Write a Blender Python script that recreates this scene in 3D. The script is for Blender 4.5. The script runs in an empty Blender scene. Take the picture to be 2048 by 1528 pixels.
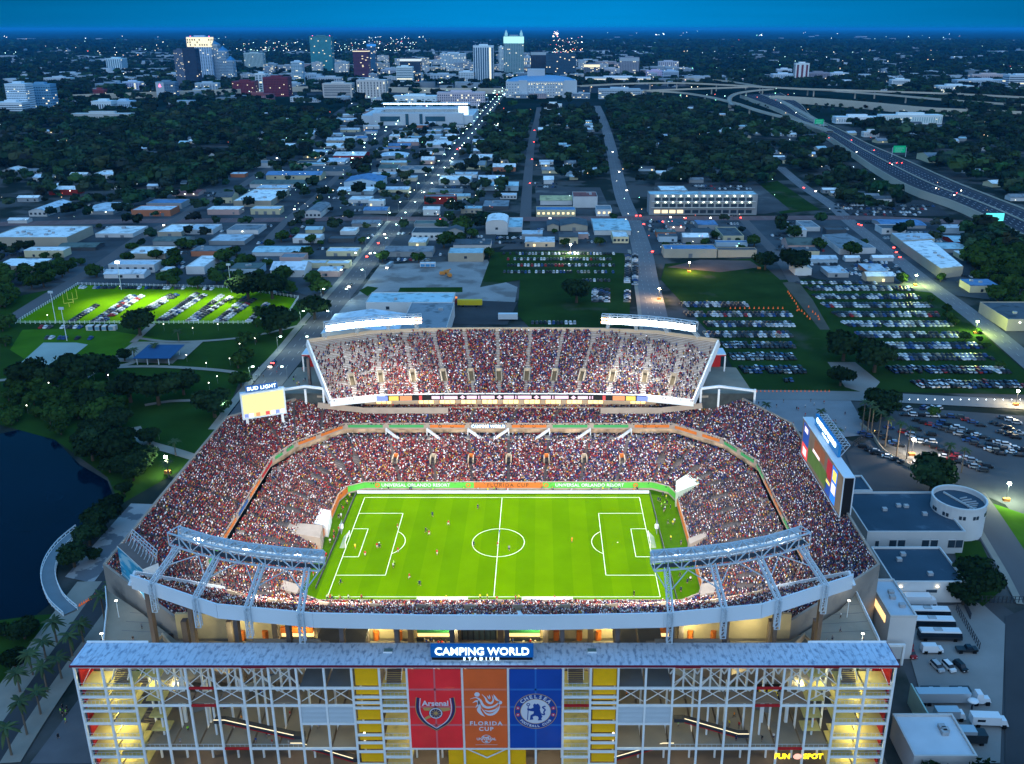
import bpy, math, random
import numpy as np
from mathutils import Vector, Matrix
random.seed(7)
rng = np.random.default_rng(11)
S = bpy.context.scene
C = S.collection
# ---------------------------------------------------------------- camera
CAM = np.array([15.0, -277.0, 171.0]); PITCH = math.radians(19.1); FOC = 1806.0; PCX, PCY = 1082.0, 682.0
cd = bpy.data.cameras.new('camera'); cam = bpy.data.objects.new('camera', cd); C.objects.link(cam)
cam.location = CAM; cam.rotation_euler = (math.radians(90) - PITCH, 0, 0)
cd.sensor_width = 36.0; cd.lens = FOC / 2048 * 36.0
cd.shift_x = (1024 - PCX) / 2048; cd.shift_y = (PCY - 764) / 2048
cd.clip_start = 1.0; cd.clip_end = 300000.0
S.camera = cam
S.view_settings.view_transform = 'Standard'; S.view_settings.look = 'None'
S.view_settings.gamma = 1.0; S.view_settings.exposure = 0.0
S.render.engine = 'CYCLES'
S.cycles.max_bounces = 5; S.cycles.diffuse_bounces = 2; S.cycles.glossy_bounces = 2; S.cycles.transparent_max_bounces = 8
S.cycles.volume_bounces = 0; S.cycles.sample_clamp_indirect = 4.0; S.cycles.use_denoising = True
# ---------------------------------------------------------------- sky (dusk, the sun already below the western horizon behind the camera)
W = bpy.data.worlds.new("World"); S.world = W; W.use_nodes = True
nt = W.node_tree; nt.nodes.clear()
wo = nt.nodes.new('ShaderNodeOutputWorld'); bg = nt.nodes.new('ShaderNodeBackground'); nt.links.new(bg.outputs[0], wo.inputs[0])
tc = nt.nodes.new('ShaderNodeTexCoord'); sp = nt.nodes.new('ShaderNodeSeparateXYZ'); nt.links.new(tc.outputs['Generated'], sp.inputs[0])
rp = nt.nodes.new('ShaderNodeValToRGB'); nt.links.new(sp.outputs['Z'], rp.inputs[0])
els = rp.color_ramp.elements
els[0].position = 0.0; els[0].color = (0.0, 0.27, 0.67, 1)
els[1].position = 1.0; els[1].color = (0.10, 0.56, 1.22, 1)
for p_, c_ in ((0.02, (0.0, 0.25, 0.63, 1)), (0.045, (0.0, 0.17, 0.50, 1)), (0.10, (0.0, 0.17, 0.50, 1)), (0.4, (0.045, 0.38, 0.92, 1))):
    e = els.new(p_); e.color = c_
mr = nt.nodes.new('ShaderNodeMapRange'); mr.inputs['From Min'].default_value = 0.15; mr.inputs['From Max'].default_value = -0.95
mr.inputs['To Min'].default_value = 0.0; mr.inputs['To Max'].default_value = 1.0; nt.links.new(sp.outputs['Y'], mr.inputs['Value'])
mx = nt.nodes.new('ShaderNodeMixRGB'); mx.inputs[2].default_value = (0.88, 1.26, 1.75, 1)
nt.links.new(mr.outputs[0], mx.inputs[0]); nt.links.new(rp.outputs[0], mx.inputs[1])
ab = nt.nodes.new('ShaderNodeMath'); ab.operation = 'ABSOLUTE'; nt.links.new(sp.outputs['X'], ab.inputs[0])      # sky colour darkened to north and south, an edge vignette put into the gradient
ax = nt.nodes.new('ShaderNodeMapRange'); ax.inputs['From Min'].default_value = 0.08; ax.inputs['From Max'].default_value = 0.6; ax.inputs['To Min'].default_value = 1.0; ax.inputs['To Max'].default_value = 0.42; nt.links.new(ab.outputs[0], ax.inputs['Value'])
az = nt.nodes.new('ShaderNodeMapRange'); az.inputs['From Min'].default_value = 0.06; az.inputs['From Max'].default_value = 0.25; az.inputs['To Min'].default_value = 0.0; az.inputs['To Max'].default_value = 1.0; nt.links.new(sp.outputs['Z'], az.inputs['Value'])
mxx = nt.nodes.new('ShaderNodeMath'); mxx.operation = 'MAXIMUM'; nt.links.new(ax.outputs[0], mxx.inputs[0]); nt.links.new(az.outputs[0], mxx.inputs[1])
tn = nt.nodes.new('ShaderNodeTexNoise'); tn.inputs['Scale'].default_value = 5; tn.inputs['Detail'].default_value = 4; mpn = nt.nodes.new('ShaderNodeMapping'); mpn.inputs['Scale'].default_value = (1, 1, 26); nt.links.new(tc.outputs['Generated'], mpn.inputs[0]); nt.links.new(mpn.outputs[0], tn.inputs['Vector'])
tr_ = nt.nodes.new('ShaderNodeMapRange'); tr_.inputs['To Min'].default_value = 0.86; tr_.inputs['To Max'].default_value = 1.1; nt.links.new(tn.outputs['Fac'], tr_.inputs['Value'])
mm_ = nt.nodes.new('ShaderNodeMath'); mm_.operation = 'MULTIPLY'; nt.links.new(mxx.outputs[0], mm_.inputs[0]); nt.links.new(tr_.outputs[0], mm_.inputs[1])
vs = nt.nodes.new('ShaderNodeVectorMath'); vs.operation = 'SCALE'; nt.links.new(mx.outputs[0], vs.inputs[0]); nt.links.new(mm_.outputs[0], vs.inputs['Scale']); nt.links.new(vs.outputs[0], bg.inputs[0])
bg.inputs[1].default_value = 1.0
sd = bpy.data.lights.new('dusk_sun', 'SUN'); sd.energy = 0.12; sd.angle = math.radians(25); sd.color = (0.75, 0.85, 1.0)
so = bpy.data.objects.new('dusk_sun', sd); C.objects.link(so); so.rotation_euler = (math.radians(72), 0, math.radians(-12))

# ---------------------------------------------------------------- measuring helpers
_P = PITCH
def at(px, py, z=0.0):
    """world point at height z seen at photograph pixel (px, py): how the ground plan was surveyed"""
    u = (px - PCX) / FOC; v = (py - PCY) / FOC
    d = np.array([u, math.cos(_P) - v * math.sin(_P), -math.sin(_P) - v * math.cos(_P)])
    t = (z - CAM[2]) / d[2]
    return CAM + d * t
def atY(px, py, Y):
    u = (px - PCX) / FOC; v = (py - PCY) / FOC
    d = np.array([u, math.cos(_P) - v * math.sin(_P), -math.sin(_P) - v * math.cos(_P)])
    return CAM + d * ((Y - CAM[1]) / d[1])
def zm(ox, oy, s):
    return lambda x, y: (ox + x / s, oy + y / s)
Z5 = zm(0, 280, 3.657); Z6 = zm(500, 280, 3.657); Z7 = zm(1000, 280, 3.657); Z8 = zm(1488, 280, 3.657)
D1 = zm(0, 40, 3.938); D2 = zm(480, 40, 3.938); D3 = zm(960, 40, 3.938); D4 = zm(1480, 40, 3.606)
K1 = zm(0, 540, 3.2); K2 = zm(620, 480, 2.926); K3 = zm(1300, 480, 2.738); K5 = zm(680, 800, 2.926); K6 = zm(1348, 800, 2.926)
ORD = ['first', 'second', 'third', 'fourth', 'fifth', 'sixth', 'seventh', 'eighth', 'ninth', 'tenth', 'eleventh', 'twelfth', 'thirteenth', 'fourteenth',
       'fifteenth', 'sixteenth', 'seventeenth', 'eighteenth', 'nineteenth']
def ordn(i):
    if i < 19: return ORD[i]
    t, u = divmod(i + 1, 10)
    tens = ['', '', 'twent', 'thirt', 'fort', 'fift', 'sixt', 'sevent', 'eight', 'ninet']
    if i == 99: return 'hundredth'
    if t >= 10: return 'hundred and ' + ordn(i - 100)
    return tens[t] + 'ieth' if u == 0 else tens[t] + 'y-' + ORD[u - 1]

# ---------------------------------------------------------------- materials
MATS = {}
def mat(name, col, rough=0.8, var=0.0, scale=1.0, metal=0.0, emit=0.0, ecol=None, bump=0.0, alpha=1.0, objrand=0.0, stain=None, stretch=None):
    if name in MATS: return MATS[name]
    m = bpy.data.materials.new(name); m.use_nodes = True; n = m.node_tree; b = n.nodes['Principled BSDF']
    b.inputs['Base Color'].default_value = (*col, 1); b.inputs['Roughness'].default_value = rough; b.inputs['Metallic'].default_value = metal
    b.inputs['Specular IOR Level'].default_value = 0.3 if rough < .85 else 0.0
    src = None
    if var > 0 or objrand > 0 or stain:
        t = n.nodes.new('ShaderNodeTexCoord'); tex = n.nodes.new('ShaderNodeTexNoise'); tex.inputs['Scale'].default_value = scale
        tex.inputs['Detail'].default_value = 5
        if stretch:
            mp = n.nodes.new('ShaderNodeMapping'); mp.inputs['Scale'].default_value = stretch
            n.links.new(t.outputs['Object'], mp.inputs[0]); n.links.new(mp.outputs[0], tex.inputs['Vector'])
        else: n.links.new(t.outputs['Object'], tex.inputs['Vector'])
        r = n.nodes.new('ShaderNodeMapRange'); r.inputs['From Min'].default_value = 0.25; r.inputs['From Max'].default_value = 0.75
        r.inputs['To Min'].default_value = 1 - var; r.inputs['To Max'].default_value = 1 + var; n.links.new(tex.outputs['Fac'], r.inputs['Value'])
        h = n.nodes.new('ShaderNodeVectorMath'); h.operation = 'SCALE'; h.inputs[0].default_value = col
        n.links.new(r.outputs[0], h.inputs['Scale']); src = h.outputs[0]
        if stain:
            scol, lo, hi, ssc = stain
            t2 = n.nodes.new('ShaderNodeTexNoise'); t2.inputs['Scale'].default_value = ssc; t2.inputs['Detail'].default_value = 8
            n.links.new(tex.inputs['Vector'].links[0].from_socket, t2.inputs['Vector'])
            r2 = n.nodes.new('ShaderNodeMapRange'); r2.inputs['From Min'].default_value = lo; r2.inputs['From Max'].default_value = hi; n.links.new(t2.outputs['Fac'], r2.inputs['Value'])
            mm = n.nodes.new('ShaderNodeMixRGB'); mm.inputs[2].default_value = (*scol, 1); n.links.new(r2.outputs[0], mm.inputs[0]); n.links.new(src, mm.inputs[1]); src = mm.outputs[0]
        if objrand > 0:
            oi = n.nodes.new('ShaderNodeObjectInfo'); r3 = n.nodes.new('ShaderNodeMapRange'); r3.inputs['To Min'].default_value = 1 - objrand; r3.inputs['To Max'].default_value = 1 + objrand
            n.links.new(oi.outputs['Random'], r3.inputs['Value']); h2 = n.nodes.new('ShaderNodeVectorMath'); h2.operation = 'SCALE'
            n.links.new(src, h2.inputs[0]); n.links.new(r3.outputs[0], h2.inputs['Scale']); src = h2.outputs[0]
        n.links.new(src, b.inputs['Base Color'])
        if bump > 0:
            bp = n.nodes.new('ShaderNodeBump'); bp.inputs['Strength'].default_value = bump; n.links.new(tex.outputs['Fac'], bp.inputs['Height']); n.links.new(bp.outputs[0], b.inputs['Normal'])
    if emit >= 0.5 and src is None: b.inputs['Base Color'].default_value = (*[c*.15 for c in col], 1)
    if emit > 0:
        b.inputs['Emission Color'].default_value = (*(ecol or col), 1); b.inputs['Emission Strength'].default_value = emit
        m.cycles.emission_sampling = 'NONE'
    if alpha < 1: b.inputs['Alpha'].default_value = alpha
    MATS[name] = m; return m
def attr_mat(name, rough=0.8, emit=0.0, gain=1.0):
    """colour comes from the mesh's own colour attribute"""
    if name in MATS: return MATS[name]
    m = bpy.data.materials.new(name); m.use_nodes = True; n = m.node_tree; b = n.nodes['Principled BSDF']
    a = n.nodes.new('ShaderNodeAttribute'); a.attribute_name = 'Col'; n.links.new(a.outputs['Color'], b.inputs['Base Color']); b.inputs['Roughness'].default_value = rough
    b.inputs['Specular IOR Level'].default_value = 0.2
    if emit > 0:
        n.links.new(a.outputs['Color'], b.inputs['Emission Color']); b.inputs['Emission Strength'].default_value = emit; m.cycles.emission_sampling = 'NONE'
    MATS[name] = m; return m

# ---------------------------------------------------------------- mesh helpers
class MB:
    def __init__(s): s.v = []; s.f = []; s.m = []
    def quad(s, a, b, c, d, m=0):
        n = len(s.v); s.v += [tuple(a), tuple(b), tuple(c), tuple(d)]; s.f.append((n, n+1, n+2, n+3)); s.m.append(m)
    def poly(s, pts, m=0):
        n = len(s.v); s.v += [tuple(p) for p in pts]; s.f.append(tuple(range(n, n+len(pts)))); s.m.append(m)
    def box(s, x0, x1, y0, y1, z0, z1, m=0, top=None):
        n = len(s.v); s.v += [(x0,y0,z0),(x1,y0,z0),(x1,y1,z0),(x0,y1,z0),(x0,y0,z1),(x1,y0,z1),(x1,y1,z1),(x0,y1,z1)]
        for q in ((0,3,2,1),(0,1,5,4),(1,2,6,5),(2,3,7,6),(3,0,4,7)): s.f.append(tuple(n+i for i in q)); s.m.append(m)
        s.f.append((n+4,n+5,n+6,n+7)); s.m.append(m if top is None else top)
    def prism(s, pts, z0, z1, m=0, top=None, bottom=True):
        k = len(pts); n = len(s.v)
        area = sum(pts[i][0]*pts[(i+1)%k][1]-pts[(i+1)%k][0]*pts[i][1] for i in range(k))
        if area < 0: pts = pts[::-1]
        s.v += [(p[0],p[1],z0) for p in pts] + [(p[0],p[1],z1) for p in pts]
        for i in range(k): j = (i+1)%k; s.f.append((n+i,n+j,n+k+j,n+k+i)); s.m.append(m)
        s.f.append(tuple(n+k+i for i in range(k))); s.m.append(m if top is None else top)
        if bottom: s.f.append(tuple(n+i for i in reversed(range(k)))); s.m.append(m)
    def bar(s, a, b, w, h=None, m=0):
        a = Vector(a); b = Vector(b); d = (b-a)
        if d.length < 1e-6: return
        d.normalize(); h = h or w
        up = Vector((0,0,1)) if abs(d.z) < 0.95 else Vector((0,1,0))
        r = d.cross(up).normalized(); u = r.cross(d).normalized(); n = len(s.v)
        for p in (a, b):
            for sx, sy in ((-1,-1),(1,-1),(1,1),(-1,1)): s.v.append(tuple(p + r*(sx*w/2) + u*(sy*h/2)))
        for q in ((0,1,5,4),(1,2,6,5),(2,3,7,6),(3,0,4,7),(3,2,1,0),(4,5,6,7)): s.f.append(tuple(n+i for i in q)); s.m.append(m)
    def cyl(s, x, y, z0, z1, r0, r1=None, k=8, m=0, cap=True):
        r1 = r0 if r1 is None else r1; n = len(s.v)
        for z, r in ((z0,r0),(z1,r1)):
            for i in range(k): a = 2*math.pi*i/k; s.v.append((x+r*math.cos(a), y+r*math.sin(a), z))
        for i in range(k): j=(i+1)%k; s.f.append((n+i,n+j,n+k+j,n+k+i)); s.m.append(m)
        if cap: s.f.append(tuple(n+k+i for i in range(k))); s.m.append(m)
    def ball(s, c, r, k=8, l=5, m=0, sc=(1,1,1)):
        n = len(s.v)
        for j in range(l+1):
            t = math.pi*j/l
            for i in range(k): a = 2*math.pi*i/k; s.v.append((c[0]+r*sc[0]*math.sin(t)*math.cos(a), c[1]+r*sc[1]*math.sin(t)*math.sin(a), c[2]+r*sc[2]*math.cos(t)))
        for j in range(l):
            for i in range(k): i2=(i+1)%k; s.f.append((n+j*k+i,n+(j+1)*k+i,n+(j+1)*k+i2,n+j*k+i2)); s.m.append(m)
    def mesh(s, name, mats):
        me = bpy.data.meshes.new(name); me.from_pydata(s.v, [], s.f)
        for m in (mats if isinstance(mats, (list, tuple)) else [mats]): me.materials.append(m)
        if any(s.m): me.polygons.foreach_set('material_index', np.array(s.m, dtype=np.int32))
        me.update(); return me
    def build(s, name, mats, parent=None, **kw):
        o = bpy.data.objects.new(name, s.mesh(name, mats)); C.objects.link(o)
        if parent is not None: o.parent = parent
        return tag(o, **kw)
def tag(o, label=None, cat=None, group=None, kind=None):
    if label: o['label'] = label
    if cat: o['category'] = cat
    if group: o['group'] = group
    if kind: o['kind'] = kind
    return o
def thing(name, label, cat, loc=(0,0,0), rz=0.0, group=None, kind=None):
    o = bpy.data.objects.new(name, None); o.empty_display_size = 0.5; C.objects.link(o); o.location = loc; o.rotation_euler = (0,0,rz)
    return tag(o, label, cat, group, kind)
def obj(name, me, parent=None, loc=(0,0,0), rz=0.0, scale=None, **kw):
    o = bpy.data.objects.new(name, me); C.objects.link(o); o.location = loc; o.rotation_euler = (0,0,rz)
    if scale is not None: o.scale = (scale,)*3 if isinstance(scale, (int,float)) else scale
    if parent is not None: o.parent = parent
    return tag(o, **kw)
def np_mesh(name, V, F, mats, col=None, mi=None):
    """V (n,3), F (m,k) arrays of one face size"""
    me = bpy.data.meshes.new(name); V = np.ascontiguousarray(V, dtype=np.float32); F = np.ascontiguousarray(F, dtype=np.int32); k = F.shape[1]
    me.vertices.add(len(V)); me.vertices.foreach_set('co', V.ravel())
    me.loops.add(F.size); me.loops.foreach_set('vertex_index', F.ravel())
    me.polygons.add(len(F)); me.polygons.foreach_set('loop_start', np.arange(0, F.size, k, dtype=np.int32))
    for m in (mats if isinstance(mats, (list, tuple)) else [mats]): me.materials.append(m)
    if mi is not None: me.polygons.foreach_set('material_index', np.ascontiguousarray(mi, dtype=np.int32))
    me.update(calc_edges=True)
    if col is not None:
        a = me.color_attributes.new('Col', 'FLOAT_COLOR', 'POINT'); cc = np.ones((len(V), 4), dtype=np.float32); cc[:, :3] = col; a.data.foreach_set('color', cc.ravel())
    return me
def instance_np(tv, tf, tcol, pos, rot, scl, cols):
    """merge copies: tv (n,3), tf (m,k); tcol (n,) index into each copy's colour list; cols (N, ncol, 3)"""
    N = len(pos); n = len(tv); c, s_ = np.cos(rot), np.sin(rot)
    v = tv[None] * (scl[:, None, :] if scl.ndim == 2 else scl[:, None, None])
    x = v[..., 0]*c[:, None] - v[..., 1]*s_[:, None]; y = v[..., 0]*s_[:, None] + v[..., 1]*c[:, None]
    V = np.stack([x, y, v[..., 2]], -1) + pos[:, None, :]
    F = tf[None] + (np.arange(N)*n)[:, None, None]
    col = cols[np.arange(N)[:, None], tcol[None, :]] if cols is not None else None
    return V.reshape(-1, 3), F.reshape(-1, tf.shape[1]), (col.reshape(-1, 3) if col is not None else None)
def text_mesh(s, size, ext=0.0, bold=0.0, space=1.0, align='CENTER'):
    cu = bpy.data.curves.new('txt', 'FONT'); cu.body = s; cu.size = size; cu.extrude = ext; cu.offset = bold; cu.space_character = space; cu.align_x = align; cu.align_y = 'CENTER'
    cu.resolution_u = 3
    o = bpy.data.objects.new('txt', cu); C.objects.link(o); bpy.context.view_layer.update()
    me = bpy.data.meshes.new_from_object(o.evaluated_get(bpy.context.evaluated_depsgraph_get())); bpy.data.objects.remove(o); bpy.data.curves.remove(cu)
    return me
def text(name, s, size, loc, m, parent=None, rot=(math.pi/2,0,0), ext=0.05, bold=0.0, space=1.0, sx=1.0, **kw):
    me = text_mesh(s, size, ext, bold, space); me.materials.clear(); me.materials.append(m)
    o = bpy.data.objects.new(name, me); C.objects.link(o); o.location = loc; o.rotation_euler = rot; o.scale = (sx, 1, 1)
    if parent is not None: o.parent = parent
    return tag(o, **kw)
def strip(pts, width, z, name, m, closed=False, **kw):
    """flat ribbon along a polyline of world xy points"""
    P = [np.array(p[:2], float) for p in pts]; b = MB(); L = []; Rr = []
    for i, p in enumerate(P):
        d = (P[min(i+1, len(P)-1)] - P[max(i-1, 0)]); d /= max(np.linalg.norm(d), 1e-6); nrm = np.array([-d[1], d[0]])
        w = width[i] if isinstance(width, (list, tuple)) else width
        L.append(p + nrm*w/2); Rr.append(p - nrm*w/2)
    n = len(P); b.v = [(q[0], q[1], z) for q in Rr] + [(q[0], q[1], z) for q in L]
    for i in range(n-1): b.f.append((i, i+1, n+i+1, n+i)); b.m.append(0)
    return b.build(name, m, **kw) if name else b
def smooth(pts, n=4):
    P = [np.array(p[:2], float) for p in pts]; out = []
    for i in range(len(P)-1):
        p0, p1, p2, p3 = P[max(i-1,0)], P[i], P[i+1], P[min(i+2, len(P)-1)]
        for k in range(n):
            t = k/n; out.append(0.5*((2*p1)+(p2-p0)*t+(2*p0-5*p1+4*p2-p3)*t*t+(3*p1-p0-3*p2+p3)*t**3))
    out.append(P[-1]); return out
_fl = [0]
def flat(px_pts, z, name, m, world=False, **kw):
    _fl[0] += 1; z = z*1.0+.0045*_fl[0]
    b = MB(); pts = [(p[0], p[1]) if world else tuple(at(p[0], p[1])[:2]) for p in px_pts]
    a = sum(pts[i][0]*pts[(i+1)%len(pts)][1]-pts[(i+1)%len(pts)][0]*pts[i][1] for i in range(len(pts)))
    if a < 0: pts = pts[::-1]
    b.poly([(p[0], p[1], z) for p in pts]); return b.build(name, m, **kw)
def inside(x, y, poly):
    c = False; n = len(poly); j = n-1
    for i in range(n):
        if ((poly[i][1] > y) != (poly[j][1] > y)) and (x < (poly[j][0]-poly[i][0])*(y-poly[i][1])/(poly[j][1]-poly[i][1]+1e-12)+poly[i][0]): c = not c
        j = i
    return c
# ================================================================ materials of the stadium
M_conc = mat('concrete', (0.36,0.30,0.25), 0.9, 0.12, 0.25, bump=0.1)
M_concd = mat('grey_concrete', (0.13,0.11,0.105), 0.9, 0.15, 0.2)
M_tan = mat('tan_concrete', (0.42,0.34,0.25), 0.9, 0.1, 0.2)
M_slab = mat('floor_concrete', (0.24,0.215,0.175), 0.85, 0.12, 0.15, stain=((0.25,0.23,0.2),0.6,0.8,0.6))
M_white = mat('white_painted_steel', (0.74,0.78,0.80), 0.5, 0.06, 0.5)
M_steel = mat('galvanised_steel', (0.46,0.54,0.60), 0.5, 0.08, 0.5)
M_rim = mat('pale_blue_panel', (0.60,0.68,0.74), 0.6, 0.05, 0.08)
M_grass = mat('pitch_grass', (0.080,0.182,0.0), 0.95, 0.14, 0.07)
M_turf = mat('surround_grass', (0.05,0.125,0.001), 0.9, 0.12, 0.4)
M_line = mat('line_paint', (0.75,0.85,0.55), 0.8)
M_red = mat('red_paint', (0.42,0.012,0.015), 0.6, 0.08, 0.5)
M_yel = mat('yellow_panel', (0.88,0.46,0.002), 0.5, 0.06, 0.6)
M_orange = mat('orange_board', (0.60,0.16,0.025), 0.6, 0.05, 0.4)
M_green = mat('green_board', (0.05,0.32,0.10), 0.6, 0.05, 0.4)
M_lime = mat('lime_board', (0.10,0.48,0.06), 0.6, 0.05, 0.4)
M_blueb = mat('blue_board', (0.01,0.09,0.30), 0.6, 0.05, 0.4)
M_dark = mat('dark_steel', (0.03,0.035,0.045), 0.6, 0.1, 0.5)
M_black = mat('black', (0.008,0.008,0.01), 0.5, 0.1, 1.0)
M_bench = mat('aluminium_bench', (0.88,0.90,0.90), 0.4, 0.05, 2.0)
M_warm = mat('warm_lit_room', (0.9,0.6,0.25), 0.8, emit=1.6, ecol=(1.0,0.62,0.25), var=0.5, scale=0.9)
M_wtext = mat('lit_white', (0.9,0.95,1.0), 0.6, emit=3.0, ecol=(0.75,0.95,1.0))
M_paint = mat('white_print', (0.75,0.78,0.82), 0.7)
M_led = mat('white_led_board', (0.8,0.9,0.95), 0.6, emit=1.3, ecol=(0.85,0.95,1.0))
M_pink = mat('pink_led', (0.9,0.6,0.8), 0.6, emit=1.4, ecol=(1.0,0.62,0.85))
M_glow = mat('floodlight', (1,1,1), 0.5, emit=60.0, ecol=(0.86,0.95,1.0))
M_glowo = mat('warm_floodlight', (1,1,1), 0.5, emit=30.0, ecol=(1.0,0.55,0.25))
M_crowd = attr_mat('crowd_clothing', 0.85)

stadium = thing('stadium', 'large open football stadium with crowded seating bowl and two curved upper decks', 'stadium')
# ---------------------------------------------------------------- the bowl: rings of 12 corners, counter-clockwise from the right end
def ring(Lf, Rf, z, Ln=None, Rn=None):
    Ln = Ln or [(x,-y) for x, y in Lf]; Rn = Rn or [(x,-y) for x, y in Rf]
    return np.array([(x,y,z) for x, y in (Rf[0],Rf[1],Rf[2],Lf[2],Lf[1],Lf[0],Ln[0],Ln[1],Ln[2],Rn[2],Rn[1],Rn[0])], float)
RA = ring([(-62,29),(-60,35),(-54,38.5)], [(66.5,29),(64.5,35),(58.5,38.5)], 2.6)
RB = ring([(-85,34),(-79.5,46),(-64,61.6)], [(94,32),(85,49),(67.5,61.6)], 10.5)
RC0 = ring([(-88,36),(-82.7,49),(-66.6,66.7)], [(97,33),(87.8,52),(69.7,66.7)], 10.5)
RC = RC0.copy(); RC[:,2] = 15.0
RD = ring([(-109.7,52),(-88,70.5),(-67,88.4)], [(113,46),(99,71),(89,88.4)], 24.0, [(-110.5,-52),(-95,-65),(-79,-78)], [(112,-52),(97,-64.5),(80,-78)])
def terraces(name, R0, R1, n, m, parent, skip=()):
    b = MB(); k = len(R0)
    prev = None
    for i in range(n):
        for zi, t in ((i/n, i/n), (i/n, (i+1)/n)):
            rg = R0 + (R1-R0)*t; rg[:,2] = R0[:,2] + (R1[:,2]-R0[:,2])*zi; base = len(b.v); b.v += [tuple(p) for p in rg]
            if prev is not None:
                for j in range(k):
                    if j in skip: continue
                    j2 = (j+1)%k; b.f.append((prev+j, base+j, base+j2, prev+j2)); b.m.append(0)
            prev = base
    return b.build(name, m, parent)
def ringwall(b, R0, R1, m=0, skip=()):
    k = len(R0)
    for j in range(k):
        if j in skip: continue
        j2 = (j+1)%k; b.quad(R0[j], R0[j2], R1[j2], R1[j], m)
NL, NU = 28, 26
terraces('lower_seating', RA, RB, NL, M_concd, stadium)
terraces('upper_seating', RC, RD, NU, M_concd, stadium)
b = MB(); ringwall(b, RB, RC0)                                   # cross-aisle
b.build('cross_aisle', M_conc, stadium)
# mid wall: openings below, recess colour lightened against their shade, boards above
b = MB(); R2 = RC0 + (RD-RC0)*0.08; R2[:,2] = 13.2; lo = R2.copy(); lo[:,2] = 10.5; ringwall(b, lo, R2); top = RC.copy(); top[:,2] = 13.2; ringwall(b, top, R2)
b.build('concourse_opening', mat('lightened_opening', (0.50,0.36,0.24), 0.9, 0.6, 0.3), stadium)
b = MB(); t1 = RC.copy(); t1[:,2] = 13.2; t2 = RC.copy(); t2[:,2] = 15.9; ringwall(b, t1, t2)
c2 = (RC-RC.mean(0))*1.003+RC.mean(0); c2[:,2] = 15.9; ringwall(b, t2, c2); c3 = c2.copy(); c3[:,2] = 15.0; ringwall(b, c2, c3)
b.build('mezzanine_wall', M_conc, stadium)
# outer rim wall down to the ground
def offs(Rg, d, z):
    out = Rg.copy(); k = len(Rg)
    for i in range(k):
        e0 = Rg[i,:2]-Rg[i-1,:2]; e1 = Rg[(i+1)%k,:2]-Rg[i,:2]; n0 = np.array([e0[1],-e0[0]])/np.linalg.norm(e0); n1 = np.array([e1[1],-e1[0]])/np.linalg.norm(e1)
        nn = n0+n1; nn /= max(np.linalg.norm(nn),1e-6); out[i,:2] = Rg[i,:2] + nn*d/max(0.5,float(nn@n0))
    out[:,2] = z; return out
b = MB(); i0 = RD.copy(); i1 = RD.copy(); i1[:,2] = 25.3; o1 = offs(RD, 0.7, 25.3); o0 = offs(RD, 0.7, 0.0); sk = (2,)
ringwall(b, i0, i1, skip=sk); ringwall(b, i1, o1, skip=sk); ringwall(b, o1, o0, skip=(2,))
b.build('rim_wall', mat('rim_concrete', (0.27,0.24,0.21), 0.9, 0.18, 0.08, stain=((.16,.15,.14),.55,.75,.15)), stadium)
# field wall
b = MB(); a0 = RA.copy(); a0[:,2] = 0; a1 = RA.copy(); a1[:,2] = 3.6; a2 = offs(RA, 0.25, 3.6); a3 = a2.copy(); a3[:,2] = 2.6
ringwall(b, a0, a1); ringwall(b, a1, a2); ringwall(b, a2, a3); b.build('field_wall', M_conc, stadium)
# boards on the field wall: lime and orange on the far side, orange on the ends
def wall_board(name, p, q, z0, z1, m, inward, par=stadium, th=0.12):
    p = np.array(p[:2], float); q = np.array(q[:2], float); n = np.array(inward, float); n /= np.linalg.norm(n)
    b = MB(); b.prism([tuple(p), tuple(q), tuple(q+n*th), tuple(p+n*th)], z0, z1); return b.build(name, m, par)
def seg_boards(R, j, cuts, mats_, z0, z1, name, gap=0.25, d=0.02):
    P, Q = R[j,:2], R[(j+1)%12,:2]; e = Q-P; L = np.linalg.norm(e); e /= L; n = np.array([-e[1], e[0]])
    for i in range(len(cuts)-1):
        a = P+e*(cuts[i]*L+gap)+n*d; c = P+e*(cuts[i+1]*L-gap)+n*d
        wall_board(name, a, c, z0, z1, mats_[i%len(mats_)], n)
# far field wall runs from R3 (right) to L3 (left): segment 2
seg_boards(RA, 2, [0,.12,.38,.62,.90,1], [M_lime,M_lime,M_orange,M_lime,M_lime], 0.9, 3.3, 'field_board', 0.0)
for j, ms in ((1,[M_lime]),(3,[M_lime]),(4,[M_orange]),(0,[M_lime]),(5,[M_orange]),(11,[M_orange,M_orange])): seg_boards(RA, j, [0,1], ms, 0.9, 3.3, 'field_board', 0.1)
# mezzanine boards
seg_boards(RC, 2, [i/8 for i in range(9)], [M_orange,M_green,M_green,M_orange,M_blueb,M_orange,M_green,M_green], 13.85, 15.1, 'mezzanine_board', 1.3)
seg_boards(RC, 1, [0,.45,1], [M_orange,M_orange], 13.85, 15.1, 'mezzanine_board', 1.3)
seg_boards(RC, 3, [0,.55,1], [M_orange,M_orange], 13.85, 15.1, 'mezzanine_board', 1.3)
seg_boards(RC, 0, [0,.5,1], [M_green,M_green], 13.85, 15.1, 'mezzanine_board', 1.3)
seg_boards(RC, 4, [0,.5,1], [M_green,M_green], 13.85, 15.1, 'mezzanine_board', 1.3)
seg_boards(RC, 5, [0,.22,.42,.6,.8,1], [M_red,M_orange,M_blueb,M_orange,M_green], 13.85, 15.1, 'mezzanine_board', 1.3)
seg_boards(RC, 11, [0,.2,.4,.6,.8,1], [M_orange,M_green,M_orange,M_orange,M_green], 13.85, 15.1, 'mezzanine_board', 1.3)
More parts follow.
